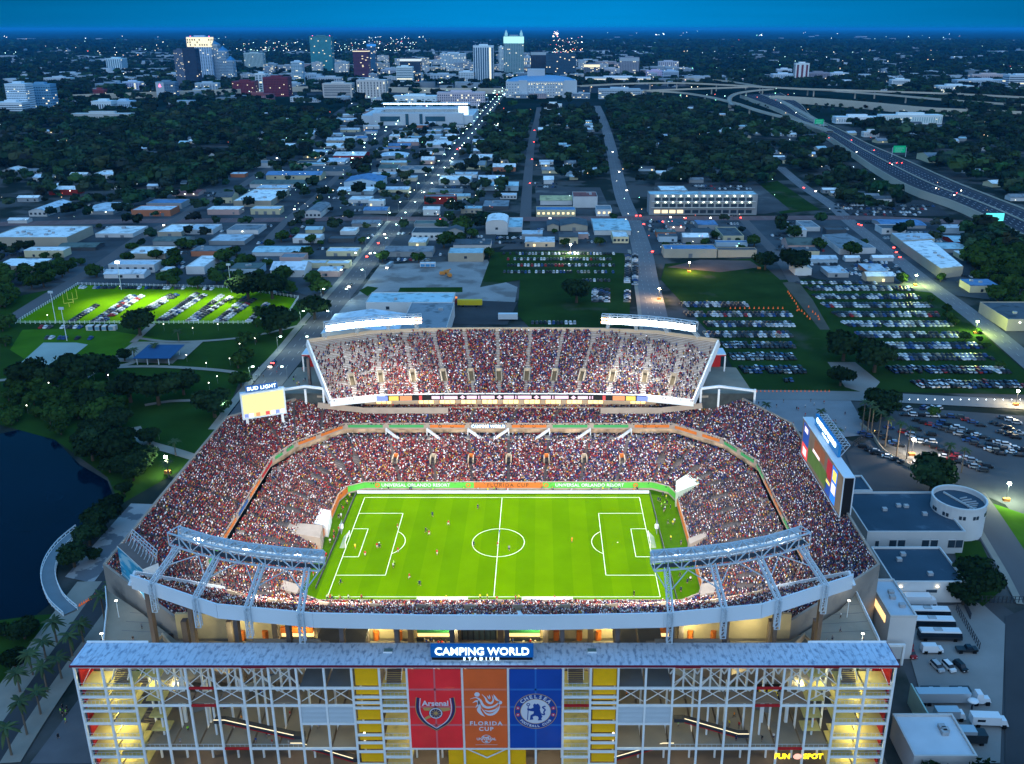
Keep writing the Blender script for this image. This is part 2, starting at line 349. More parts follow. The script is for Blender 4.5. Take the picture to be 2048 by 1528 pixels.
# lettering on boards
text('board_lettering', 'UNIVERSAL ORLANDO RESORT', 1.9, (-34, 38.34, 2.1), M_paint, stadium, bold=0.02)
text('board_lettering', 'UNIVERSAL ORLANDO RESORT', 1.9, (34, 38.34, 2.1), M_paint, stadium, bold=0.02)
text('board_lettering', 'FLORIDA CUP', 2.1, (2, 38.34, 2.1), mat('dark_print', (0.12,0.06,0.02)), stadium, bold=0.02, space=1.3)
for x_ in (-62+5.5*3.2, 3): pass
# swooshes on the boards: orange arcs on lime, dark rings on orange mezzanine boards
def ring_mark(x, y, z, r, m, par=stadium, w=0.25, a0=0, a1=2*math.pi, name='board_emblem'):
    b = MB(); k = 12
    for i in range(k):
        t0 = a0+(a1-a0)*i/k; t1_ = a0+(a1-a0)*(i+1)/k
        b.quad(*[(x+rr*math.cos(t), y, z+rr*math.sin(t)) for rr, t in ((r-w,t0),(r,t0),(r,t1_),(r-w,t1_))])
    return b.build(name, m, par)
for x_ in (-49,-13.5,17,52): ring_mark(x_, 38.33, 2.1, 1.0, M_orange, w=0.5)
b2x = [69.7-136.3*(i+.5)/8 for i in range(8)]
for i in (0,3,5): ring_mark(b2x[i]-3, 66.5, 14.45, 0.75, mat('dark_print', (0.12,0.06,0.02))); ring_mark(b2x[i]+2, 66.5, 14.45, 0.75, mat('dark_print', (0.12,0.06,0.02)), a0=math.pi, a1=2*math.pi)
text('board_lettering', 'CAMPING WORLD', 1.75, (b2x[4], 66.42, 14.45), M_wtext, stadium, bold=0.04, sx=0.95)
# stairs falling from the mezzanine between far sections
b = MB()
for i in range(1, 8):
    x_ = 69.7-136.3*i/8; sx = -1 if x_ < 1.5 else 1
    for dy in (0, 1.1): b.bar((x_, 66.2-dy, 13.6), (x_-sx*-1*6.0*(-1), 62.0-dy, 10.9), 0.12, 0.9)
    b.box(x_-0.2, x_+0.2, 65.9, 66.3, 10.5, 13.6)
b.build('mezzanine_stair', M_white, stadium)
# vomitories in the lower bowl and tunnel roofs over the field entrances
for i in range(1, 8):
    t = 0.47; P = RA[2]+(RA[3]-RA[2])*i/8; Q = RB[2]+(RB[3]-RB[2])*i/8; p = P+(Q-P)*t; q = P+(Q-P)*(t+.14)
    b = MB()
    for s_ in (-1, 1): b.box(p[0]+s_*1.0-.18, p[0]+s_*1.0+.18, p[1]-1.2, q[1], p[2]-.5, q[2]+1.0)
    b.box(p[0]-.82, p[0]+.82, q[1]-.3, q[1]+.2, p[2], q[2]+1.4, 1); b.quad((p[0]-.82,p[1]-1.2,p[2]+.25),(p[0]+.82,p[1]-1.2,p[2]+.25),(p[0]+.82,q[1]-.3,p[2]+.1),(p[0]-.82,q[1]-.3,p[2]+.1),2)
    b.build('vomitory', [M_tan, M_orange if i % 2 else M_tan, M_black], stadium)
def roof_at(name, pts_px, z, th, m, zb=0.0):
    b = MB(); pts = [tuple(at(x, y, z)[:2]) for x, y in pts_px]; b.prism(pts, zb, z, 0); return b.build(name, m, stadium)
roof_at('tunnel_wall', [(566,1062),(640,1076),(645,1050),(572,1044)], 6.4, 0.5, M_conc)
roof_at('tunnel_wall', [(628,1046),(655,1052),(662,1022),(640,1016)], 4.6, 0.5, M_white)
roof_at('tunnel_wall', [(1352,985),(1410,962),(1384,942),(1352,962)], 6.2, 0.5, mat('pale_green_roof', (0.5,0.62,0.5), 0.6, 0.1, 0.3))
for pts in ([(1376,1077),(1410,1064),(1415,1072),(1380,1088)], [(1398,999),(1420,990),(1421,997),(1400,1006)], [(1412,1040),(1434,1030),(1436,1037),(1415,1048)], [(1400,1190),(1440,1182),(1444,1160),(1402,1168)], [(560,1178),(594,1186),(600,1170),(566,1160)]):
    roof_at('tunnel_wall', pts, 5.2, 0.4, M_conc)

# ---------------------------------------------------------------- upper decks
XC = 3.0
FX = np.array([-75,-56,-30,-10,10,30,56,75.])+XC; FY = np.array([66.7,72,73.4,73.7,73.7,73.4,72,66.7])
BX = np.array([-88,-63,-40,-14,14,40,63,88.])+XC; BY = np.array([87.5,99.3,102.7,103.5,103.5,102.7,99.3,87.5])
FZ, BZ, ND = 25.6, 44.3, 38
def deck(sg):
    F = np.stack([FX, sg*FY, np.full(8, FZ)], 1); B = np.stack([BX, sg*BY, np.full(8, BZ)], 1)
    side = 'far' if sg > 0 else 'near'
    d = thing('upper_deck', '', '', group=None); d.parent = stadium
    d.empty_display_size = 1
    b = MB(); prev = None; off = lambda pts, dz: pts+np.array([0,0,dz])
    def add(q):
        base = len(b.v); b.v.extend(tuple(p) for p in q); return base
    def skin(p0, p1, m=0):
        for j in range(7):
            f = (p0+j, p0+j+1, p1+j+1, p1+j); b.f.append(f if sg > 0 else f[::-1]); b.m.append(m)
    for i in range(ND):
        for zi, t in ((i/ND, i/ND), (i/ND, (i+1)/ND)):
            q = F+(B-F)*t; q[:,2] = FZ+(BZ-FZ)*zi; base = add(q)
            if prev is not None: skin(prev, base)
            prev = base
    # underside and bench rows
    u0 = add(off(F,-1.9)); u1 = add(off(B,-3.2)); skin(u1, u0)
    for i in range(ND):
        q0 = F+(B-F)*((i+.55)/ND); q1 = F+(B-F)*((i+.85)/ND); z = FZ+(BZ-FZ)*i/ND+.42; q0[:,2] = z; q1[:,2] = z; skin(add(q0), add(q1), 1)
    b.build('deck_seating', [M_conc, M_bench], d)
    def band(p, q, z0, z1, th, m, name):
        bb = MB()
        for j in range(len(p)-1):
            a = np.array(p[j][:2]); c = np.array(p[j+1][:2]); e = c-a; e /= np.linalg.norm(e); n = np.array([-e[1],e[0]])*th
            bb.prism([tuple(a),tuple(c),tuple(c+n),tuple(a+n)], z0, z1)
        return bb.build(name, m, d)
    band(F, None, FZ-2.1, FZ+0.9, -0.35*sg, M_white if sg > 0 else M_tan, 'deck_fascia')
    if sg > 0: band(B, None, BZ-2.7, BZ+1.3, 0.4*sg, M_tan, 'deck_back_wall')
    else: band(B, None, BZ-3.0, BZ+0.9, 0.4*sg, M_rim, 'deck_back_wall')
    for j in (0, 7):
        bb = MB(); bb.bar(F[j]+[0,0,-.2], B[j]+[0,0,-.2], 0.7, 3.6); bb.build('end_wall', M_white if sg > 0 else M_rim, d)
    # vomitories
    for i in range(1, 13):
        s_ = i/13*7; j = min(int(s_), 6); f = s_-j; P = F[j]+(F[j+1]-F[j])*f; Q = B[j]+(B[j+1]-B[j])*f
        p, q = P+(Q-P)*.2, P+(Q-P)*.34; e = (Q-P)[:2]; e /= np.linalg.norm(e); r = np.array([e[1],-e[0]])
        bb = MB(); 
        for s2 in (-1, 1): bb.bar((*(p[:2]+r*1.1*s2), p[2]+.3), (*(q[:2]+r*1.1*s2), q[2]+1.0), .3, 1.5)
        bb.bar((*(q[:2]-r*1.25), q[2]+1.2), (*(q[:2]+r*1.25), q[2]+1.2), .3, 1.3)
        bb.quad((*(p[:2]-r), p[2]+.35), (*(p[:2]+r), p[2]+.35), (*(q[:2]+r), q[2]+.35), (*(q[:2]-r), q[2]+.35), 1)  # dark sheet over the opening, its shade put into the colour
        bb.build('vomitory', [M_tan, mat('vomitory_shade', (0.12,0.09,0.05))], d)
    # raker columns below
    for x_ in range(-84, 91, 13):
        yb = float(np.interp(x_, BX, BY))-5; bb = MB(); bb.box(x_-.5, x_+.5, *sorted((sg*yb-.9, sg*yb+.9)), 19.8 if sg < 0 else 0, 38.6); bb.build('deck_column', M_concd, d)
    return F, B
F_far, B_far = deck(1); F_near, B_near = deck(-1)
# LED ribbon on the far deck's fascia
rb = thing('ribbon_board', '', '', group=None); rb.parent = stadium
for k_ in ('label','category'):
    if k_ in rb.keys(): del rb[k_]
def fx_y(x): return float(np.interp(x, FX, FY))-0.45
b = MB(); xs = np.linspace(-53+XC, 56+XC, 40)
for i in range(39): b.prism([(xs[i],fx_y(xs[i])),(xs[i+1],fx_y(xs[i+1])),(xs[i+1],fx_y(xs[i+1])-.15),(xs[i],fx_y(xs[i])-.15)], FZ-1.9, FZ+.5)
b.build('led_panel', M_black, rb)
for i, x_ in enumerate((-31,-15.5,0,15.5,31)):
    y_ = fx_y(x_+XC)-.3; b = MB(); x0 = x_+XC
    b.poly([(x0-6.6,y_,FZ-.7),(x0-5.4,y_,FZ-1.6),(x0-4.2,y_,FZ-.7),(x0-5.4,y_,FZ+.2)])
    for a_, c_ in ((-3.6,.6),(1.2,1.7),(2.3,8.0)): b.quad((x0+a_,y_,FZ-1.4),(x0+c_,y_,FZ-1.4),(x0+c_,y_,FZ-.05),(x0+a_,y_,FZ-.05))
    b.build('led_graphic', M_pink, rb)
for sg_ in (-1, 1):
    for k_, (a_, w_, col_) in enumerate(((42,5,(1,.35,.15)),(37.8,1.2,(.9,.1,.1)),(47.5,4,(1,.75,.15)),(52,4.5,(.25,.35,1)))):
        x0 = XC+sg_*a_; y_ = fx_y(x0+(w_/2)*sg_)-.32; b = MB(); xa, xb = sorted((x0, x0+sg_*w_)); b.quad((xa,fx_y(xa)-.32,FZ-1.7),(xb,fx_y(xb)-.32,FZ-1.7),(xb,fx_y(xb)-.32,FZ+.3),(xa,fx_y(xa)-.32,FZ+.3))
        b.build('led_graphic', mat('led_%d' % k_, col_, emit=1.1, ecol=col_), rb)
# club suites under the far deck
b = MB()
b.box(-60, 64, 77.6, 78.0, 19.2, 25.0, 0); b.box(-60, 64, 74.8, 77.6, 19.0, 19.4, 0)
b.build('club_wall', M_tan, stadium)
for i in range(13):
    x0 = -56+i*9.0
    if i in (1, 11): continue
    b = MB(); b.box(x0+.8, x0+7.6, 77.3, 77.55, 20.2, 23.6, 0)
    for k_ in range(4): b.box(x0+.8+k_*2.2, x0+1.0+k_*2.2, 77.1, 77.3, 20.2, 23.6, 1)
    b.build('suite_window', [M_warm, M_dark], stadium)
b = MB(); b.box(-60, -24, 71.8, 72.2, 17.9, 20.6); b.box(40, 66, 71.8, 72.2, 17.9, 20.6); b.bar((-60,72,19.5),(-78,69.5,22.8),.4,2.4); b.bar((66,72,19.5),(82,69,22.8),.4,2.4)
b.build('club_parapet', M_conc, stadium)
# pavilion frames beside the ends of the far deck, with the ramp decks behind them
for sgx, x0, x1 in ((-1,-96,-74), (1,80,104)):
    xi = x1 if sgx < 0 else x0; xo = x0 if sgx < 0 else x1
    b = MB(); b.prism([(xi,70.5),(xo,74),(xo-sgx*1,104),(xi+sgx*12,106)], 25.5, 26.4); b.build('terrace_floor', M_slab, stadium)
    b = MB(); ym = 71.0
    for x_ in (xi+sgx*1.5, xi+sgx*9, xo): b.bar((x_,ym,20.0),(x_,ym,29.3),.8,.8)
    b.bar((xi+sgx*1.5,ym,29.6),(xi+sgx*9,ym,30.6),.9,.9); b.bar((xi+sgx*9,ym,30.6),(xo,ym+1,28.2),.9,.9); b.build('portal_frame', M_white, stadium)
    b = MB(); b.box(*sorted((xi+sgx*1.5,xo)), ym+.2, ym+.35, 20.5, 27.3); b.build('glass_screen', mat('dim_glass', (0.05,0.06,0.06), 0.2, 0.3, 0.4), stadium)
    b = MB(); xa, xb = sorted((xi+sgx*10, xi+sgx*17)); b.box(xa, xb, 99, 107, 34.2, 34.7, 0); b.box(xa,xb,98.9,99.0,33.7,34.2,1)
    for x_ in (xa+.3, xb-.3): b.box(x_-.3,x_+.3,99,99.6,26,34.2,2)
    b.box(xa+1,xb-1,105,105.4,26.4,33.8,1); b.build('stair_canopy', [M_rim, M_red, M_white], stadium)
# ---------------------------------------------------------------- near concourse and plazas at the level of the upper ramps
b = MB(); PZ = 20.0
pl = [(-109,-57),(-95,-67.5),(-80,-80),(80,-80),(97,-67),(104,-59),(103,-80),(99.5,-99.3),(77,-99.3),(72,-90),(-68,-90),(-73,-99.3),(-93.5,-99.3),(-99,-80),(-104.5,-66)]
b.prism(pl, PZ-1.1, PZ); b.build('plaza_floor', M_slab, stadium)
b = MB()
for P in ([(-109,-57),(-104.5,-66),(-99,-80),(-93.5,-99.3)], [(104,-59),(103,-80),(99.5,-99.3)]):
    for i in range(len(P)-1): b.bar((*P[i],PZ+.55),(*P[i+1],PZ+.55),.25,1.1)
b.build('plaza_parapet', M_rim, stadium)
for x_, y_ in ((-104,-62),(-98,-78),(-93,-96),(102,-64),(101,-80),(98,-96)):
    b = MB(); b.box(x_-.8,x_+.8,y_-.8,y_+.8,0,PZ-1.1); b.build('plaza_column', M_conc, stadium)
b = MB(); b.box(-80, 80, -79.0, -78.2, PZ, 27.5); b.build('concession_wall', mat('cream_wall', (0.50,0.42,0.26), 0.85, 0.1, 0.3), stadium)
ncc = [(-60,0),(-48.5,1),(-37,0),(-25,0),(-13,1),(-1.2,2),(10.5,1),(22,0),(33,0),(45,1),(57,0)]
for x_, k_ in ncc:
    if k_ == 1:
        b = MB(); b.box(x_-4.2,x_+4.2,-80.0,-79.1,PZ+2.4,PZ+4.0,1); b.box(x_-4.2,x_+4.2,-79.4,-79.02,PZ+.9,PZ+2.4,0); b.box(x_-4.4,x_+4.4,-80.2,-79.6,PZ,PZ+1.0,2)
        b.build('concession_stand', [M_warm, M_orange if x_ < -20 or x_ > 30 else M_green, M_dark], stadium)
    elif k_ == 2:
        b = MB(); b.box(x_-4.6,x_+4.6,-79.5,-79.05,PZ,PZ+5.5,0)
        for q_ in range(7): b.box(x_-4.4+q_*1.45,x_-4.2+q_*1.45,-79.7,-79.5,PZ,PZ+3.4,1)
        b.build('glazed_entrance', [mat('blue_grey_glass', (0.06,0.10,0.14), 0.3, 0.2, 0.4), M_dark], stadium)
    else:
        for s_ in (-3,3):
            b = MB(); b.cyl(x_+s_,-79.3,PZ,PZ+2.6,.75,.75,10); b.build('toilet_doorway', M_orange, stadium)
for i in range(-7, 8):
    x_ = -1.2+i*11.6+5.8; b = MB(); b.box(x_-.7,x_+.7,-82.2,-80.6,PZ,27.5); b.build('deck_column', M_concd, stadium)
# ramp walls left and right of the concourse
b = MB()
for sx in (-1, 1):
    P = [(sx*62,-93),(sx*72,-89),(sx*80,-83.5),(sx*84,-79)]
    for i in range(3): b.bar((*P[i],PZ+.9),(*P[i+1],PZ+.9),.35,1.8)
    b.bar((sx*84,-79,PZ+.9),(sx*90,-93,PZ+.3),.3,.9)
b.build('ramp_wall', M_tan, stadium)
# pitch-side details: marks, boards
field = MB(); field.poly([(-61.9,-38.4,0.04),(66.4,-38.4,0.04),(66.4,38.4,0.04),(-61.9,38.4,0.04)]); field.build('field_surround', M_turf, kind='structure')
b = MB(); HX, HY = 52.95, 32.2
n_st = 18
for i in range(n_st):
    x0 = -56.5+113.5*i/n_st; x1 = -56.5+113.5*(i+1)/n_st; b.quad((x0,-36.2,.08),(x1,-36.2,.08),(x1,35.4,.08),(x0,35.4,.08), i % 2)
b.build('pitch', [M_grass, mat('pitch_grass_b', (0.093,0.200,0.0), 0.95, 0.14, 0.07)], kind='structure')
b = MB(); lw = .22; z = .12
def ln(x0,y0,x1,y1): b.box(min(x0,x1)-lw/2,max(x0,x1)+lw/2,min(y0,y1)-lw/2,max(y0,y1)+lw/2,z-.02,z)
for s_ in (-1,1):
    ln(-HX,s_*HY,HX,s_*HY); ln(s_*HX,-HY,s_*HX,HY); ln(s_*HX,20.16,s_*(HX-16.5),20.16); ln(s_*HX,-20.16,s_*(HX-16.5),-20.16); ln(s_*(HX-16.5),-20.16,s_*(HX-16.5),20.16)
    ln(s_*HX,9.16,s_*(HX-5.5),9.16); ln(s_*HX,-9.16,s_*(HX-5.5),-9.16); ln(s_*(HX-5.5),-9.16,s_*(HX-5.5),9.16)
    for k_ in range(10):
        t0, t1_ = [math.acos(5.5/9.15)*(2*q/10-1) for q in (k_, k_+1)]; c_ = HX-11
        p0, p1 = [(s_*(c_-9.15*math.cos(t)), 9.15*math.sin(t), z) for t in (t0,t1_)]; b.bar(p0, p1, lw, .02)
    b.cyl(s_*(HX-11), 0, z-.02, z, .25)
ln(0,-HY,0,HY); b.cyl(0,0,z-.02,z,.25)
for k_ in range(40):
    t0, t1_ = 2*math.pi*k_/40, 2*math.pi*(k_+1)/40; b.bar((9.15*math.cos(t0),9.15*math.sin(t0),z),(9.15*math.cos(t1_),9.15*math.sin(t1_),z), lw, .02)
b.build('pitch_markings', M_line, kind='structure')
def lone(name, b, m, label, cat, **kw): return b.build(name, m, None, label=label, cat=cat, **kw)
b = MB(); b.box(-56.5,57,35.5,35.8,0,1.15); lone('advertising_board', b, M_led, 'long glowing white advertising board along the far touchline', 'advertising board', group='pitch side boards')
b = MB(); b.bar((-56.8,35.4,.5),(-57.6,-28,.5),.2,1.0); lone('advertising_board', b, M_dark, 'dark advertising board behind the left goal line', 'advertising board', group='pitch side boards')
b = MB(); b.bar((57.3,35.4,.5),(58,-34,.5),.2,1.0); lone('advertising_board', b, M_dark, 'dark advertising board behind the right goal line', 'advertising board', group='pitch side boards')
M_net = mat('goal_net', (0.7,0.75,0.75), 0.8, alpha=0.35); M_post = mat('goal_post', (0.8,0.8,0.8), 0.5)
for s_, w_ in ((-1,'left'),(1,'right')):
    g = thing('football_goal', 'white football goal with net at the %s end of the pitch' % w_, 'goal', (s_*HX,0,0.1), group='football goals')
    b = MB()
    for y_ in (-3.66,3.66): b.box(-.1,.1,y_-.1,y_+.1,0,2.44)
    b.box(-.1,.1,-3.76,3.76,2.34,2.54); b.build('goal_frame', M_post, g)
    b = MB(); X = s_*2.2
    b.quad((0,-3.66,2.44),(0,3.66,2.44),(X,3.66,0),(X,-3.66,0)); b.poly([(0,-3.66,0),(0,-3.66,2.44),(X,-3.66,0)]); b.poly([(0,3.66,0),(0,3.66,2.44),(X,3.66,0)])
    b.build('net', M_net, g)
    f = thing('tall_banner', 'leaning grey and white banner behind the %s goal' % w_, 'banner', (s_*(HX+3.4),6.5,0), group='banners behind the goals')
    b = MB(); b.bar((0,-1.5,2.2),(0,1.5,2.6),.1,4.2); b.build('banner_sheet', mat('grey_banner',(0.25,0.3,0.3),0.8,0.5,0.5), f); b = MB(); b.cyl(0,0,2.0,3.4,.7,.7,8); b.build('banner_mark', M_paint, f)
for x0, w_ in ((-24,'left'),(9,'right')):
    g = thing('team_bench', 'white team bench shelter on the near touchline, %s one of the pair' % w_, 'bench shelter', (x0,-35.2,0.1), group='team bench shelters')
    b = MB(); b.box(0,16,-.7,-.55,0,1.6); b.box(0,16,-.7,.5,1.6,1.72); b.build('shelter_roof', M_white, g); b = MB()
    for k_ in range(12): b.box(.2+k_*1.33,1.2+k_*1.33,-.4,.1,.1,.9)
    b.build('seat_row', M_dark, g)

# planters, bins and joints on the raised plazas
b = MB()
for sx in (-1,1):
    for k_ in range(9): b.bar((XC+sx*(84+k_*.5),-66-k_*3.6,PZ+.02),(XC+sx*(101-k_*.6),-64-k_*3.9,PZ+.02),.12,.04)
b.build('floor_joint', mat('dark_floor_joint',(.12,.12,.12)), stadium)
for i,(x_,y_,w_) in enumerate(((-86,-90,3.4),(-83,-93.5,2.6),(91,-93,3.2),(87,-89.5,2.2))):
    t = thing('planter', 'low planter of dark shrubs on the raised plaza, %s from the left' % ORD[[0,1,3,2][i]], 'planter', (x_,y_,PZ), group='plaza planters'); b = MB(); b.box(-w_,w_,-1.3,1.3,0,.5); b.build('box', M_tan, t); b = MB()
    for k_ in range(26): b.ball((random.uniform(-w_+.4,w_-.4),random.uniform(-1,1),.7),random.uniform(.25,.5),6,4)
    b.build('shrubs', mat('shrub_green',(.03,.07,.015),.9,.4,1.2), t)
for i,(x_,y_) in enumerate(((-99.5,-70),(-97,-84),(-93,-93),(98,-70),(97,-84),(95,-94))):
    t = thing('plaza_light_pole', 'slim white light pole on the raised plaza, %s from the left' % ORD[[0,1,2,5,4,3][i]], 'light pole', (x_,y_,PZ), group='plaza light poles'); b = MB(); b.cyl(0,0,0,5.2,.12,.08,6); b.build('pole', M_white, t); b = MB(); b.box(-.35,.35,-.2,.2,5.2,5.4); b.build('lamp_head', mat('soft_lamp',(1,1,.9),.5,emit=6,ecol=(1,.95,.8)), t)
# ---------------------------------------------------------------- the crowd in the seats (one mass nobody could count)
def box_t(x0,x1,y0,y1,z0,z1,t=1.0):
    cx, cy = (x0+x1)/2, (y0+y1)/2
    v = [(x0,y0,z0),(x1,y0,z0),(x1,y1,z0),(x0,y1,z0)] + [(cx+(x-cx)*t, cy+(y-cy)*t, z1) for x,y in ((x0,y0),(x1,y0),(x1,y1),(x0,y1))]
    f = [(0,1,5,4),(1,2,6,5),(2,3,7,6),(3,0,4,7),(4,5,6,7)]; return v, f
# faces +x (towards the pitch after rotation)
tv, tf, tc = [], [], []
for (v, f), c_ in ((box_t(-.14,.14,-.24,.24,.42,1.0,.85),0), (box_t(.1,.55,-.2,.2,.36,.54),1), (box_t(.42,.56,-.17,.17,0,.4),1), (box_t(-.1,.12,-.09,.09,1.0,1.24,.8),2)):
    n = len(tv); tv += v; tf += [tuple(n+i for i in q) for q in f]; tc += [c_]*len(v)
tv = np.array(tv, np.float32); tf = np.array(tf, np.int32); tc = np.array(tc)
cp, cr = [], []
def sit(R0, R1, n, segs, occ, vom=None, closed=True, sg=1, per=0.52):
    k = len(R0)
    for j in range(k if closed else k-1):
        j2 = (j+1) % k; nsec = segs[j]
        if nsec is None: continue
        for i in range(n):
            t = (i+.6)/n; P = R0[j]+(R1[j]-R0[j])*t; Q = R0[j2]+(R1[j2]-R0[j2])*t; z = R0[j][2]+(R1[j][2]-R0[j][2])*i/n
            L = np.linalg.norm((Q-P)[:2]); m = int(L/per); s = (np.arange(m)+.5)/m
            d = np.abs((s*nsec) - np.round(s*nsec))*L/nsec; keep = (d > .62)
            if vom and vom[0] < t < vom[1]: keep &= d > 1.6
            p = P[None,:]+(Q-P)[None,:]*s[:,None]; p[:,2] = z
            pn = .5+.5*np.sin(p[:,0]*.35+p[:,1]*.22+1.3*np.sin(p[:,0]*.11+t*9))*np.sin(p[:,1]*.3+t*23); keep &= rng.random(m) < occ(p, t)*(.93+.07*pn)
            p = p[keep]; e = (Q-P)[:2]/L; nrm = np.array([-e[1],e[0]])*sg
            cp.append(p); cr.append(np.full(len(p), math.atan2(nrm[1], nrm[0])))
nsl = [2,2,8,2,2,6,2,2,8,2,2,6]
sit(RA, RB, NL, nsl, lambda p,t: np.where((p[:,1]<-63)&(np.abs(p[:,0])<70), 0, .955), vom=(.44,.64))
sit(RC, RD, NU, nsl, lambda p,t: np.where((p[:,1]>76.8)|((p[:,1]<-72)&(np.abs(p[:,0])<76)), 0, .955))
sit(RB, RC0, 4, nsl, lambda p,t: np.where(p[:,1]<-60, 0, .55+0*p[:,0]))
nd = [2]*7
def sitdeck(F, B, sg):
    for i in range(ND):
        t = (i+.35)/ND; q = F+(B-F)*t; z = FZ+(BZ-FZ)*i/ND
        seg = np.linalg.norm(np.diff(q[:,:2],axis=0),axis=1); cum = np.r_[0,np.cumsum(seg)]; L = cum[-1]; m = int(L/.52); s = (np.arange(m)+.5)/m*L
        x = np.interp(s,cum,q[:,0]); y = np.interp(s,cum,q[:,1])
        u = np.interp(s, cum, np.arange(8))*13/7; d = np.abs(u-np.round(u))*L/13; keep = d > .8
        if .18 < t < .38: keep &= d > 1.9
        edge = np.abs(x-XC)
        o = np.where(edge > 34, .90-.010*(edge-34)-(.35*t if sg > 0 else 0), .93); o = o - (.25 if t > .9 and sg > 0 else 0) ; 
        if sg < 0: o = np.full_like(o, .97)
        keep &= rng.random(m) < o
        p = np.stack([x,y,np.full(m,z)],1)[keep]; cp.append(p); cr.append(np.full(len(p), -math.pi/2*sg))
sitdeck(F_far, B_far, 1); sitdeck(F_near, B_near, -1)
P_ = np.concatenate(cp); R_ = np.concatenate(cr); N_ = len(P_)
print('crowd', N_)
pal = np.array([(.012,.012,.02),(.03,.03,.05),(.01,.018,.07),(.02,.05,.22),(.04,.08,.30),(.28,.012,.015),(.42,.03,.03),(.16,.01,.02),(.86,.86,.86),(.60,.62,.66),(.25,.25,.28),(.55,.32,.03),(.42,.14,.10),(.10,.05,.16),(.45,.25,.18)])
wl = np.array([10,8,5,1.5,1,22,13,15,7,3,3,4,10,4,8.]); wr = np.array([12,7,14,8,5,9,6,9,8,4,4,3.5,6,9,7.]); wl /= wl.sum(); wr /= wr.sum()
side = np.clip((P_[:,0]+45)/95, 0, 1)
ch = np.where(rng.random(N_) < side, rng.choice(15, N_, p=wr), rng.choice(15, N_, p=wl))
cols = np.zeros((N_,3,3)); cols[:,0] = pal[ch]*rng.uniform(.7,1.25,(N_,1))
cols[:,1] = np.array([(.02,.025,.05),(.05,.06,.1),(.12,.07,.05),(.2,.12,.08)])[rng.integers(0,4,N_)]
cols[:,2] = np.array([(.012,.009,.008),(.02,.014,.01),(.16,.10,.07),(.3,.19,.13),(.85,.85,.85),(.03,.03,.06),(.2,.02,.02)])[rng.choice(7,N_,p=[.28,.13,.17,.12,.11,.12,.07])]
rot = R_ + rng.normal(0,.25,N_); sc = rng.uniform(.9,1.12,N_)
pos = P_ + np.stack([rng.normal(0,.06,N_), rng.normal(0,.06,N_), np.where(rng.random(N_)<.16,.35,0.)],1)
V_, F_, Cc = instance_np(tv, tf, tc, pos, rot, sc, cols)
obj('crowd', np_mesh('crowd', V_, F_, M_crowd, col=Cc), kind='stuff', label='packed crowd of spectators in red, blue and white filling the stadium seats')
